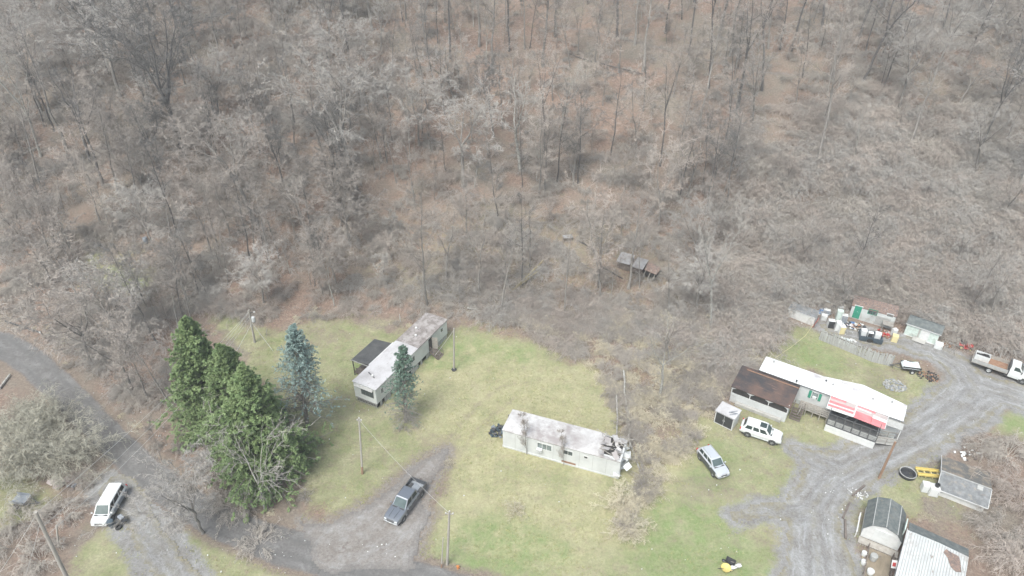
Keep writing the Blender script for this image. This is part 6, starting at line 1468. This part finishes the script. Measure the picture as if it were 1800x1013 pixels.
# truck bed heaped with appliances in the yard
def at0(px, py): x, y, z = G(px, py); return (x, y, z)
x, y, z = at0(1531, 601); v = thing('truck_bed', 'dark blue-grey truck bed on the ground full of white appliances', 'truck bed', (x, y + .5, z), -.35)
M_navy = mat('dark_blue_grey_paint', (.075, .10, .125), (.055, .075, .09), .45, 2)
q = MB(); pr = [(-1.5, .25), (-.62, .25), (-.5, .55), (-.25, .75), (.05, .75), (.3, .55), (.42, .25), (1.5, .25), (1.5, .95), (-1.5, .95)]
q.prism(pr, 'y', -.92, -.84); q.build('near_side', M_navy, v); q = MB(); q.prism(pr, 'y', .84, .92); q.build('far_side', M_navy, v)
q = MB(); q.box((0, 0, .5), (2.9, 1.66, .08)); q.box((-1.46, 0, .7), (.07, 1.66, .5)); q.box((1.46, 0, .62), (.07, 1.66, .34)); q.build('bed_floor', M_navy, v)
q = MB(); q.lathe([(0, .03), (.36, .03), (.36, -.03), (0, -.03)], (-.1, -.80, .36), 16, 'y'); q.build('wheel_well', M_dark, v)
def appliance(x, y, z, d, rz, label, m=M_appl, dark=None, name='appliance', cat='appliance', group=None, rx=0, ry=0):
    """white goods box with its door, seam and handle"""
    o = thing(name, label, cat, (x, y, z), rz, group); o.rotation_euler = (rx, ry, rz)
    q = MB(); q.box((0, .02, d[2] / 2), (d[0], d[1] - .05, d[2]), bev=.025); q.build('case', m, o)
    q = MB(); q.box((0, -d[1] / 2 + .01, d[2] * .5), (d[0] * .93, .04, d[2] * .92), bev=.015); dr = q.build('door', dark or m, o)
    q = MB(); q.bar((d[0] * .36, -d[1] / 2 - .035, d[2] * .35), (d[0] * .36, -d[1] / 2 - .035, d[2] * .7), .03); q.build('handle', M_lat, dr)
    q = MB(); q.box((0, .02, d[2] + .006), (d[0] * .8, (d[1] - .05) * .75, .012)); q.build('top_panel', M_trim if m is M_appl else m, o)
    return o
for i, (lx, ly, d, rz, lab) in enumerate([(-1.0, .1, (.75, .7, .95), .1, 'pale appliance at the left end of the blue-grey truck bed'), (-.1, 0, (.7, .65, .75), .0, 'stove with dark front in the middle of the blue-grey truck bed'), (.85, .05, (.8, .75, .85), -.1, 'white appliance at the right end of the blue-grey truck bed')]):
    p = on(v, lx, ly, .54); appliance(p[0], p[1], p[2], d, -.35 + rz, lab, dark=M_blk if i == 1 else None)
YARD = [  # base pixel, size, turn, label, main material, front
 (1459, 575, (.9, .75, 1.25), -.2, 'large white appliance with black opening left of the open fridge', M_appl, M_blk), (1470.5, 581, (.75, .7, 1.6), -.25, 'tall white fridge in the row beside the fence top', M_appl, None),
 (1478, 586, (.8, .7, 1.3), -.1, 'tan-topped white cabinet nearest the fence', M_appl, M_yelp), (1473, 562, (.8, .7, 1.7), -.3, 'tall pale green-white fridge behind the appliance row', M_pale_g, None), (1482, 566, (.8, .7, 1.3), -.35, 'grey-white washer in front of the green door shed', M_appl, M_greyp),
 (1475, 548, (.8, .7, 1.0), .3, 'white stove farthest back beside the leafy shed', M_appl, None), (1447, 562, (.8, .7, .9), -.3, 'white washer between the low shed and the appliance row', M_appl, None), (1452, 553, (.9, .6, .9), -.3, 'white sink unit right of the low grey-roofed shed', M_appl, M_greyp),
 (1571, 600, (.8, .75, 1.1), -.5, 'yellow appliance right of the white shed', M_yelp, M_yelp), (1570, 588, (.7, .6, 1.0), .2, 'grubby white cabinet behind the yellow appliance', M_appl, None)]
for px, py, d, rz, lab, m, dk in YARD:
    x, y, z = at0(px, py); appliance(x, y, z, d, rz, lab, m, dk)
x, y, z = at0(1648, 612); appliance(x, y, z, (1.0, .8, .9), -.55, 'white open tub with dark inside right of the pale green shed', M_appl, None)
x, y, z = at0(1624, 862); appliance(x, y, z, (.75, .8, 1.1), -.3, 'plain white cabinet, left one of two beside the yellow slide')
x, y, z = at0(1638, 868); o = appliance(x, y, z, (.95, .95, 1.2), -.3, 'white cabinet with a black bucket on top beside the grey shed')
q = MB(); q.lathe([(.22, 0), (.26, .32), (.24, .32), (.20, .04), (0, .04)], (0, 0, 0), 14); b = q.build('bucket', M_blk); b.location = (x + .15, y, z + 1.23); tag(b, 'black bucket standing on the white cabinet by the grey shed', 'bucket')
# covered utility trailer
def util_trailer(px, py, rz, name, label, L, Wd, deckm, sidem):
    x, y, z = at0(px, py); v = thing(name, label, 'trailer', (x, y, z), rz)
    q = MB(); q.box((0, 0, .62), (L, Wd, .1)); q.build('bed', deckm, v)
    for s in (-1, 1):
        q = MB(); q.box((0, s * Wd / 2, .82), (L, .05, .42)); q.build('side_board', sidem, v); wheel(v, -.1, s * (Wd / 2 + .14), .33, .2, M_trim, .5)
    q = MB(); q.bar((L / 2, -Wd / 2 + .1, .55), (L / 2 + 1.3, 0, .5), .08); q.bar((L / 2, Wd / 2 - .1, .55), (L / 2 + 1.3, 0, .5), .08); q.box((L / 2 + 1.35, 0, .5), (.18, .12, .12)); q.bar((L / 2 + 1.0, .0, 0), (L / 2 + 1.0, 0, .7), .05); q.build('tow_bar', M_dtrim, v)
    return v
v = util_trailer(1598, 651, -.22 + math.pi, 'utility_trailer', 'dark utility trailer heaped under a white tarp beside the fence end', 2.3, 1.35, M_blk, M_blk)
q = MB(); nx_, ny_ = 14, 9; rr = random.Random(12); V = []
for i in range(nx_ + 1):
    for k in range(ny_ + 1):
        t, s = i / nx_, k / ny_; e = min(1, min(t, 1 - t) * 7) * min(1, min(s, 1 - s) * 5)
        V.append((-1.15 + 2.3 * t, -.72 + 1.44 * s, .92 + e * (.28 + .18 * math.sin(t * 9) * math.cos(s * 5) + rr.uniform(-.06, .06)) - (.15 if e == 0 else 0)))
q.add(V, [(i * (ny_ + 1) + k, (i + 1) * (ny_ + 1) + k, (i + 1) * (ny_ + 1) + k + 1, i * (ny_ + 1) + k + 1) for i in range(nx_) for k in range(ny_)])
q = q.build('tarp', M_tarp, v)
v = util_trailer(40, 885, -.15, 'utility_trailer', 'small grey flat utility trailer in the weeds at the left edge', 1.6, 1.2, M_greyp, M_greyp)
# red mower and long boards
x, y, z = at0(1695, 612); v = thing('riding_mower', 'broken red riding mower behind the flatbed truck', 'mower', (x, y, z), -.4)
q = MB(); q.box((.5, 0, .62), (.8, .6, .4), bev=.08); q.build('hood', M_red2, v); q = MB(); q.box((-.5, 0, .6), (.75, .95, .16), bev=.05); q.build('fender', M_red2, v)
q = MB(); q.box((-.45, 0, .8), (.45, .5, .12), bev=.04); q.box((-.66, 0, 1.0), (.1, .48, .4), bev=.04); q.build('seat', M_blk, v)
q = MB(); q.lathe([(.16, 0), (.18, .02), (.16, .04)], (.0, 0, 1.05), 12); q.bar((.15, 0, .7), (0, 0, 1.06), .03); q.build('steering_wheel', M_blk, v)
for a_, r_ in ((.65, .2), (-.5, .28)):
    for s in (-1, 1): wheel(v, a_, s * .42, r_, .2, M_yelp)
q = MB(); q.box((.1, 0, .25), (.9, 1.05, .16), bev=.03); q.build('mower_deck', M_red2, v)
for i, (a, b_, lab) in enumerate([((1662, 596), (1690, 607), 'long white plank, upper of two behind the red mower'), ((1664, 602), (1688, 612), 'long white plank, lower of two behind the red mower')]):
    p, p2 = at0(*a), at0(*b_); q = MB(); q.bar((0, 0, .15), (p2[0] - p[0], p2[1] - p[1], p2[2] - p[2] + .2), .22, .06); o = q.build('plank', M_trim); o.location = p; tag(o, lab, 'plank', 'white planks behind the red mower')
# ------------------------------------------------------------------ poles, wires, yard things
M_pole = mat('pole_wood_grey', (.40, .375, .34), (.30, .28, .25), .9, 1.5, stretch=(3, 3, .3), rand=.1); M_poleb = mat('pole_wood_brown', (.24, .15, .10), (.32, .21, .15), .9, 1.5, stretch=(3, 3, .3))
M_wire = mat('wire', (.55, .55, .54), (.5, .5, .49), .5, 1); M_steelg = mat('galvanised', (.55, .57, .58), (.45, .47, .48), .4, 2)
def pole(base, top, label, r=.14, m=M_pole, arm=None, dark_foot=False, name='utility_pole', hmax=None):
    x, y, z = G(*base); h = height_to(x, y, z, top[1]); tx = PZ(top[0], top[1], z + h)[0]
    t = thing(name, label, 'pole', (x, y, z)); t.rotation_euler = (0, max(-.35, min(.35, math.atan2(tx - x, h))), 0)
    q = MB(); q.tube((0, 0, -.2), (0, 0, h), r, r * .72, 10); q.build('shaft', m, t, True)
    if dark_foot: q = MB(); q.tube((0, 0, 0), (0, 0, h * .14), r * 1.04, r * 1.03, 10); q.build('foot', M_poleb, t)
    if arm:
        q = MB(); q.box((0, 0, h - .35), (arm, .09, .11)); q.build('cross_arm', M_pole, t)
        for s in (-1, 0, 1): q = MB(); q.lathe([(.02, 0), (.06, .03), (.05, .12), (.0, .16)], (s * arm * .42, 0, (h - .29) if s else h), 8); q.build('insulator', M_trim, t)
    bpy.context.view_layer.update()
    return t, t.matrix_world @ Vector((0, 0, h - .25)), h
p1, t1, h1 = pole((637, 833), (631, 735), 'grey pole with a dark foot on the lawn above the pickup truck', .13, dark_foot=True, arm=.5)
p2, t2, h2 = pole((798, 651), (798, 577), 'pale grey pole right of the far end of the left mobile home', .14)
p3, t3, h3 = pole((786, 993), (790, 899), 'grey pole with short cross arm at the lawn corner near the bottom', .14, arm=.8)
p3b, t3b, _ = pole((776, 998), (779, 945), 'thin short brown-footed pole just left of the bottom lawn pole', .07, dark_foot=True)
p4, t4, h4 = pole((1545, 841), (1574, 777), 'brown leaning pole between the gravel road and the tub', .15, m=M_poleb)
p5, t5, h5 = pole((140, 1062), (62, 900), 'large grey leaning power pole at the bottom left', .2, arm=None)
p6, t6, h6 = pole((103, 962), (99, 921), 'short old stump pole beside the large leaning power pole', .11)
p7, t7, h7 = pole((448, 602), (437, 545), 'guyed power pole with a white transformer at the woods edge', .16)
p8, t8, h8 = pole((704, 566), (702, 553), 'short white meter post behind the left mobile home', .05, m=M_trim, name='meter_post')
q = MB(); q.lathe([(0, .45), (.2, .43), (.24, .38), (.24, -.35), (.18, -.4), (0, -.4)], (.38, 0, h7 - 1.6), 14); can = q.build('transformer', M_steelg, p7, True)
q = MB(); q.bar((0, 0, h7 - 1.4), (.38, 0, h7 - 1.5), .08); q.bar((0, 0, h7 - .6), (.55, .1, h7 - .4), .06); q.bar((0, 0, h7 - 1.6), (-.3, .0, h7 - 1.5), .07); q.build('bracket', M_dtrim, p7)
q = MB(); q.bar((.55, .1, h7 - .45), (.75, .15, h7 - .35), .14); q.build('cutout_switch', M_trim, p7)
q = MB(); q.lathe([(0, .1), (.28, .1), (.36, .28), (.28, .4), (.1, .45), (0, .3)], (0, 0, -.12), 12); q.build('tyre_at_foot', M_blk, p2)
def wire(a, b_, sag, label, name='power_line', r=.015, m=M_wire, group=None):
    a, b_ = Vector(a), Vector(b_); n = 16; q = MB(); pts = []
    for i in range(n + 1): t = i / n; p = a.lerp(b_, t); p.z -= sag * 4 * t * (1 - t); pts.append(p - a)
    q.poly_tube(pts, r, 5); o = q.build(name, m); o.location = a; return tag(o, label, 'wire', group)
wire(t5 + Vector((0, 0, .1)), t7, .8, 'upper power line crossing the left road from the leaning pole')
wire(t5 - Vector((-.25, .1, 1.3)), t7 - Vector((0, 0, .7)), 1.1, 'middle power line crossing the left road')
wire(t5 - Vector((-.5, .3, 2.1)), t7 - Vector((0, 0, 1.0)), 1.4, 'lowest of the three power lines crossing the left road')
wire(t1, t3, .5, 'service wire between the lawn pole and the pole at the bottom, passing over the pickup', r=.011)
g5 = G(20, 1060); wire(t5, (g5[0] - 1, g5[1] - 4, g5[2] + 3), .4, 'guy wire running down from the leaning power pole, nearest the left edge', 'guy_wire'); g5 = G(60, 1070); wire(t5 - Vector((0, 0, .9)), (g5[0], g5[1] - 3, g5[2] + 2), .4, 'second wire down from the leaning power pole', 'guy_wire')
for i, (px, py, w) in enumerate([(398, 600, 'to the left'), (410, 630, 'down towards the conifers'), (480, 618, 'to the right towards the blue spruce')]):
    g_ = G(px, py); wire(t7 - Vector((0, 0, .1 + (i > 0) * 1.9)), (g_[0], g_[1], g_[2] + .1), 0, 'guy wire of the transformer pole running ' + w, 'guy_wire', r=.022)
g_ = G(765, 633); wire(t2, (g_[0], g_[1], .9), .1, 'thin guy wire from the pale pole to the broken steps', 'guy_wire', r=.025)
a = Vector((*PZ(1430, 570, 1.0), 1.0)); m_ = Vector((*PZ(1416, 590, .3), .3)); b_ = Vector((*PZ(1362, 630, 3.3), 3.3))
q = MB(); q.poly_tube([Vector((0, 0, 0)), m_ - a, (m_ + b_) / 2 - a - Vector((0, 0, .2)), b_ - a], .022, 5); o = q.build('yellow_rope', M_yelp); o.location = a; tag(o, 'pale yellow rope from the low shed to the white mobile home roof', 'rope')

x, y, z = at0(1594, 836); q = MB(); q.lathe([(0, .06), (.68, .06), (.74, .42), (.80, .50), (.88, .44), (.86, .1), (.8, 0)], (0, 0, 0), 24); o = q.build('tyre_planter', M_blk, None, True); o.location = (x, y, z); tag(o, 'black round tub with pale rim beside the brown pole', 'tub')
q = MB(); q.lathe([(.80, .50), (.86, .53), (.90, .48)], (0, 0, 0), 24); q.build('rim', M_lat, o)
x, y, z = at0(1630, 836); v = thing('playground_slide', 'two long yellow plastic slide rails lying beside the white cabinets', 'slide', (x, y, z), -.16)
for s in (-.42, .42):
    q = MB(); q.box((0, s, .40), (2.5, .26, .1), bev=.03); q.box((0, s + .14, .5), (2.5, .05, .2)); q.box((0, s - .14, .5), (2.5, .05, .2)); q.build('slide_rail', M_yel, v)
for k in range(4): q = MB(); q.box((-1.1 + k * .72, 0, .25), (.1, 1.0, .3)); q.build('rung', M_yelp, v)
# bins and scrap beside the van
x, y, z = at0(198, 926); q = MB(); q.lathe([(0, 0), (.26, 0), (.33, .85), (.35, .88), (.3, .95), (0, 1.0)], (0, 0, 0), 14); o = q.build('rubbish_bin', M_navy, None, True); o.location = (x, y, z); tag(o, 'dark blue-grey lidded bin just below the white van', 'bin')
x, y, z = at0(209, 928); q = MB(); q.lathe([(.2, .0), (.34, .02), (.36, .14), (.34, .26), (.2, .28), (.18, .14)], (0, 0, 0), 16); o = q.build('tyre', M_rub, None, True); o.location = (x, y, z); tag(o, 'black tyre between the bin and the grey grill', 'tyre')
x, y, z = at0(217, 918); v = thing('barbecue_grill', 'grey barbecue grill right of the tyre below the white van', 'grill', (x, y, z), -.6)
q = MB(); q.box((0, 0, .85), (.7, .5, .3), bev=.1); q.build('lid', M_greyp, v); q = MB(); q.box((0, 0, .62), (.72, .52, .18)); q.box((.55, 0, .68), (.36, .45, .04)); q.box((-.55, 0, .68), (.36, .45, .04)); q.build('firebox', M_blk, v)
for a_, b2 in ((-.3, -.2), (.3, -.2), (-.3, .2), (.3, .2)): q = MB(); q.bar((a_, b2, 0), (a_, b2, .6), .04); q.build('leg', M_dtrim, v)
x, y, z = at0(805, 1000); 
q = MB(); q.tube((0, 0, 0), (0, 0, .35), .09, .09, 8); q.box((0, 0, .42), (.3, .16, .16), bev=.04); q.bar((0, 0, .35), (.2, 0, .2), .06); o = q.build('orange_marker', mat('orange_paint', (.60, .22, .06), (.5, .18, .05), .5, 2)); o.location = (x, y, z); tag(o, 'small orange valve post at the foot of the bottom lawn pole', 'valve')
x, y, z = at0(1275, 1003); v = thing('yellow_cart', 'yellow and black wheeled cart on the lawn at the bottom edge', 'cart', (x, y, z), .3)
q = MB(); q.lathe([(.1, .25), (.45, .32), (.5, .5), (.44, .48), (.1, .34), (0, .34)], (0, 0, 0), 14); q.build('pan', M_yel, v); wheel(v, .5, .25, .2, .12, M_yelp); wheel(v, .5, -.25, .2, .12, M_yelp)
q = MB(); q.bar((-.3, 0, .4), (-1.0, 0, .8), .05); q.build('handle', M_blk, v)
q = MB(); q.box((1.0, -.1, .35), (1.3, .4, .14), bev=.04); q.build('boom', M_trim, v)
x, y, z = at0(1283, 993); v = thing('wheelbarrow', 'black wheelbarrow just above the yellow cart at the bottom edge', 'wheelbarrow', (x, y, z), 2.6)
q = MB(); V = [(-.45, -.33, .62), (.5, -.36, .66), (.5, .36, .66), (-.45, .33, .62), (-.25, -.2, .32), (.3, -.2, .36), (.3, .2, .36), (-.25, .2, .32)]
q.add(V, [(0, 1, 5, 4), (1, 2, 6, 5), (2, 3, 7, 6), (3, 0, 4, 7), (4, 5, 6, 7)]); q.build('tray', M_blk, v)
for s in (-1, 1): q = MB(); q.bar((.6, s * .05, .2), (-1.0, s * .3, .55), .04); q.bar((-.25, s * .22, .35), (-.3, s * .25, 0), .035); q.build('handle', M_wood, v)
wheel(v, .65, .0, .2, .1, M_greyp)
# timbers edging the gravel road
for i, (a, b_, w) in enumerate([((1486, 948), (1485, 915), 'lowest'), ((1481, 912), (1493, 885), 'middle'), ((1498, 873), (1519, 855), 'top')]):
    p, p2_ = at0(*a), at0(*b_); q = MB(); q.bar((0, 0, .12), (p2_[0] - p[0], p2_[1] - p[1], .12), .2, .2); o = q.build('edging_timber', M_woodd); o.location = p; tag(o, w + ' dark timber edging the curve of the gravel road', 'timber', 'timbers edging the gravel road')
# guard rail by the road, upper left
p, p2_ = at0(12, 570), at0(73, 590); d_ = np.array(p2_) - np.array(p); v = thing('guard_rail', 'dark low guard rail beside the road at the left edge', 'guard rail', p)
q = MB(); q.bar((0, 0, .55), tuple(d_ + np.array([0, 0, .55])), .06, .28); q.build('rail', M_dtrim, v)
for k in range(5): c = d_ * k / 4; q = MB(); q.box((c[0], c[1] + .1, .3), (.14, .14, .7)); q.build('post', M_wood, v)
q = MB(); q.box((d_[0], d_[1] - .06, .55), (.2, .05, .3)); q.build('end_plate', M_trim, v)
p, p2_ = at0(0, 685), at0(19, 661); q = MB(); q.tube((0, 0, .2), (p2_[0] - p[0], p2_[1] - p[1], .35), .16, .12, 8); o = q.build('cut_log', M_barkl); o.location = p; tag(o, 'pale cut log on the red leaves at the left edge', 'log')
# fallen and leaning trunks
LOGS = [((1083, 700), (1086, 780), .5, .3, 'leftmost pale fallen trunk behind the collapsed end of the mobile home'), ((1105, 705), (1107, 800), .5, .3, 'long pale fallen trunk touching the torn roof'), ((1095, 660), (1108, 780), .9, .25, 'pale trunk leaning between the two fallen trunks'), ((1117, 772), (1133, 850), .3, .2, 'pale trunk lying right of the collapsed mobile home'),
        ((1107, 782), (1128, 838), .3, .2, 'thin pale trunk crossing the lowest fallen one'), ((822, 545), (853, 551), .4, .3, 'short white fallen branch above the left mobile home'), ((1015, 425), (1050, 445), .3, .3, 'dark fallen log left of the tin shack'), ((1060, 473), (1095, 492), .3, .2, 'fallen log below the tin shack'),
        ((240, 460), (268, 475), .3, .2, 'yellowish fallen trunk beside the grassy gap'), ((150, 472), (170, 476), .3, .2, 'pale fallen log left of the grassy gap'), ((955, 470), (895, 520), 1.3, .4, 'mossy yellow fallen limb on the slope above the lawn'), ((945, 485), (900, 515), .8, .3, 'second mossy yellow limb beside the first'),
        ((1653, 348), (1685, 365), .4, .3, 'white fallen pole in the right thicket'), ((1340, 55), (1352, 72), .4, .3, 'pale broken limb on the upper logging track'), ((1400, 260), (1418, 240), .6, .3, 'pale snapped stem left of the smooth-trunked tree'), ((40, 275), (68, 262), .4, .3, 'white cross-shaped branch under the leaning pale-barked tree'), ((1040, 112), (1000, 98), .4, .4, 'curved dark fallen limb below the logging track'), ((1045, 112), (1130, 133), .4, .3, 'long dark fallen trunk below the thickest upright trunk')]
for i, (a, b_, z0, z1, lab) in enumerate(LOGS):
    p, p2_ = at0(*a), at0(*b_); m = M_barkl if 'dark' not in lab and 'log below' not in lab else M_barkd
    if 'yellow' in lab: m = mat('mossy_bark', (.34, .29, .16), (.25, .21, .13), .9, 3)
    A = mk([[0, 0, z0]], [[p2_[0] - p[0], p2_[1] - p[1], p2_[2] - p[2] + z1 - z0]], [math.dist(p, p2_)], [.13], [[0, 0, .0]])
    g = Geo(); r_ = np.random.default_rng(i); g.add(*tubes(A, 7, 7, .45, .006, r_)); Cb = children(r_, A, 6, .3, .98, 35, .3, .4, (0, 0, .05), 3); g.add(*tubes(Cb, 4, 4, .3, .02, r_)); Cc2 = children(r_, Cb, 4, .3, .98, 35, .5, .5, (0, 0, 0), 3); g.add(*tubes(Cc2, 3, 3, .3))
    o = link('fallen_trunk', g.mesh('fallen_trunk', True), m); o.location = p; tag(o, lab, 'fallen tree')
for px, py, r_, hh_, m, lab in ((1533, 986, .38, .75, M_lat, 'pale grey covered bundle on the wooden ramp of the barn shed'), (1528, 1010, .36, .5, M_trim, 'white tub at the bottom edge on the wooden ramp'), (1518, 976, .28, .5, M_trim, 'upper of two white buckets left of the wooden ramp'), (1517, 991, .28, .5, M_trim, 'lower of two white buckets left of the wooden ramp')):
    x, y, z = at0(px, py); q = MB(); q.lathe([(0, 0), (r_ * .8, 0), (r_, hh_ * .8), (r_ * .9, hh_ * .95), (r_ * .3, hh_), (0, hh_ * 1.02)], (0, 0, 0), 9); o = q.build('bucket' if 'bundle' not in lab else 'bundle', m, None, True); o.location = (x, y, z + (.2 if 'ramp of' in lab or 'tub' in lab else 0)); tag(o, lab, 'bucket' if 'bundle' not in lab else 'bundle')
# junk heaps: many small loose pieces nobody could count
def heap(px, py, R, n, ms, label, seed, hz=.5, name='junk_heap', size=(.12, .45)):
    x, y, z = at0(px, py); rr = random.Random(seed); o0 = thing(name, label, 'junk', (x, y, z)); 
    for m in ms:
        q = MB()
        for i in range(n):
            a = rr.uniform(0, 6.28); r_ = R * math.sqrt(rr.random()); c = (r_ * math.cos(a), r_ * math.sin(a) * .8, rr.uniform(.03, hz * (1 - r_ / R * .7)))
            q.box(c, (rr.uniform(*size), rr.uniform(*size), rr.uniform(.04, .22)), rr.uniform(0, 3), rr.uniform(-.6, .6), rr.uniform(-.6, .6))
        q.build('scrap_pieces', m, o0)
    return o0
heap(1494, 572, 1.1, 14, [M_appl, M_blue, M_tan, M_blk], 'bags and small junk heaped at the green door', 31)
heap(1508, 577, 1.0, 14, [M_blk, M_appl, M_wood, M_rust], 'black and white junk heaped under the green window', 32, .8)
heap(1553, 588, 1.2, 14, [M_rust, M_wood, M_red2, M_tan], 'rusty scrap heap at the right end of the white shed', 33, .7)
heap(1447, 552, .9, 10, [M_blue, M_appl, M_greyp], 'blue and white junk beside the low shed', 34, .8)
heap(1490, 604, 1.5, 10, [M_trim, M_tarp], 'white sheets of scrap lying along the fence top', 35, .15, size=(.3, .8))
heap(1573, 678, 1.5, 60, [M_lat, M_block, M_greyp], 'grey heap of broken boards and ash on the right lawn', 36, .18, 'ash_heap', (.04, .25))
heap(1632, 662, 1.4, 34, [M_dark, M_blk, M_rust], 'black burnt patch with ash beside the covered trailer', 37, .12, 'burn_pile', (.06, .3))
heap(878, 760, 1.2, 20, [M_blk, M_navy], 'black rubbish bags at the left end of the stained mobile home', 38, .7, 'rubbish_pile', (.2, .5))
heap(1665, 608, 1.0, 12, [M_rust, M_wood], 'rusty scrap on the bank beside the white planks', 39, .3)
heap(1510, 868, .9, 20, [M_trim], 'small white rocks where the edging timbers end', 40, .15, 'rock_pile', (.08, .22))
heap(1735, 880, 1.5, 12, [M_wood, M_woodd], 'broken boards behind the right end of the grey shed', 41, .4)
heap(1700, 800, 1.4, 10, [M_woodd, M_trim], 'dark posts and boards at the top of the grey shed', 42, .5)
heap(1640, 402, 1.0, 6, [M_trim, M_blk], 'white and black dumped rubbish in the right thicket', 43, .3)
heap(135, 855, .9, 8, [M_greyp, M_woodd], 'grey scrap metal in the weeds left of the white van', 44, .4)
heap(100, 850, 1.0, 6, [M_tan, M_wood], 'pinkish boards dumped between the small trailer and the van', 45, .25, size=(.4, 1.0))
x, y, z = at0(1448, 537); q = MB(); n = 14
V = [(1.1 * (i / n - .5) * 2, .28 * (k / 4 - .5) * 2 * math.sin(math.pi * min(.98, max(.02, i / n))) , .5 + .35 * math.sin(math.pi * i / n) - .15 * abs(k / 4 - .5)) for i in range(n + 1) for k in range(5)]
q.add(V, [(i * 5 + k, (i + 1) * 5 + k, (i + 1) * 5 + k + 1, i * 5 + k + 1) for i in range(n) for k in range(4)]); q.add([(a, b_, c - .06) for a, b_, c in V], [(i * 5 + k + 1, (i + 1) * 5 + k + 1, (i + 1) * 5 + k, i * 5 + k) for i in range(n) for k in range(4)]); o = q.build('curved_fender', M_steelg, None, True); o.location = (x, y, z + .2); o.rotation_euler = (0, 0, -.5); tag(o, 'curved grey metal fender behind the junk beside the low shed', 'fender')
for px, py, s, m, lab in ((257, 427, .45, M_greyp, 'grey plastic drum alone on the leaves in the left woods'), (1621, 382, .55, M_steelg, 'pale grey barrel in the right thicket'), (485, 160, .4, M_navy, 'small dark drum on the slope left of the silvery tree')):
    x, y, z = at0(px, py); q = MB(); q.lathe([(0, 0), (s * .8, 0), (s * .85, .1), (s * .8, .5), (s * .85, .9), (s * .7, 1.0), (0, 1.0)], (0, 0, 0), 12); o = q.build('drum', m, None, True); o.location = (x, y, z); tag(o, lab, 'drum')
# scattered litter, and tufts that break up the lawns
rn = np.random.default_rng(77); LP = []
for (px, py, sx, sy, n) in [(235, 720, 50, 45, 26), (165, 655, 25, 20, 8), (280, 770, 25, 20, 12), (1500, 640, 300, 200, 40), (700, 700, 400, 300, 50), (1430, 570, 100, 30, 14), (1480, 880, 40, 50, 20), (190, 560, 120, 60, 14), (1250, 900, 150, 100, 16), (430, 980, 150, 30, 14), (1500, 300, 300, 150, 16), (80, 960, 90, 60, 16), (320, 590, 60, 40, 10), (900, 450, 300, 100, 12), (660, 960, 90, 30, 10)]:
    for _ in range(n): LP.append(G(px + rn.normal(0, sx * .5), py + rn.normal(0, sy * .5)))
q = MB()
for p in LP: s = rn.uniform(.04, .12); q.box((p[0], p[1], p[2] + .07), (s, s * rn.uniform(.5, 1.3), .06), rn.uniform(0, 3), rn.uniform(-.5, .5), rn.uniform(-.5, .5))
o = q.build('litter', M_trim); tag(o, 'scattered white scraps of litter on the ground', 'litter', kind='stuff')
n = 52000; yy = 28 + 72 * rn.random(n); xx = rn.uniform(-1, 1, n) * (.84 * yy + 4); dd = np.full(n, -99.)
for p in LAWN: dd = np.maximum(dd, sd_poly(xx, yy, p))
rd = np.maximum(np.maximum(sd_line(xx, yy, ROAD), sd_line(xx, yy, DRIVE)), np.maximum(sd_line(xx, yy, LANE), sd_poly(xx, yy, DRIVE2)))
for g_ in GRAV: rd = np.maximum(rd, sd_line(xx, yy, g_))
ok = (rd < -.1) & (dd > -2.5); ok &= (vn(xx, yy, .8, 3) + vn(xx, yy, .25, 6) + rn.normal(0, .5, n) > .1)
xx, yy = xx[ok], yy[ok]; m_ = len(xx); zz = terr(xx, yy); k = 5
cx, cy, cz = np.repeat(xx, k) + rn.normal(0, .06, m_ * k), np.repeat(yy, k) + rn.normal(0, .06, m_ * k), np.repeat(zz, k); az = rn.uniform(0, 6.28, m_ * k); hh = rn.uniform(.06, .2, m_ * k); w_ = .02
V = np.stack([np.stack([cx - w_ * np.sin(az), cy + w_ * np.cos(az), cz - .01], 1), np.stack([cx + w_ * np.sin(az), cy - w_ * np.cos(az), cz - .01], 1), np.stack([cx + hh * .8 * np.cos(az), cy + hh * .8 * np.sin(az), cz + hh], 1)], 1).reshape(-1, 3)
tm, nn_, bb = newmat('grass_blades', .9); bb.inputs['Base Color'].default_value = (.3, .3, .17, 1)
cc = nn_.mix(nn_.ramp(nn_.noise(.6, 6, .8), .4, .6), (.19, .235, .085), (.47, .43, .24)); cc = nn_.mix(nn_.ramp(nn_.noise(3, 4, .8), .4, .6), cc, (.36, .355, .18)); nn_.L(cc, bb.inputs['Base Color'])
o = link('grass_tufts', fast_mesh('grass_tufts', V, np.arange(len(V)).reshape(-1, 3)), tm); tag(o, 'tufts of grass and dry blades over the lawns', 'grass', kind='stuff')

# ------------------------------------------------------------------ the pale winter air
hz = MB(); hz.box((0, 110, 37), (340, 280, 82)); HM = bpy.data.materials.new('haze'); HM.use_nodes = True; HM.node_tree.nodes.clear()
ho = HM.node_tree.nodes.new('ShaderNodeOutputMaterial'); hv = HM.node_tree.nodes.new('ShaderNodeVolumePrincipled'); hv.inputs['Color'].default_value = (.93, .96, 1, 1); hv.inputs['Density'].default_value = HAZE; hv.inputs['Anisotropy'].default_value = 0
HM.node_tree.links.new(hv.outputs[0], ho.inputs['Volume'])
if HAZE > 0: tag(hz.build('haze', HM), kind='stuff', label='pale winter haze over the whole valley', cat='haze')
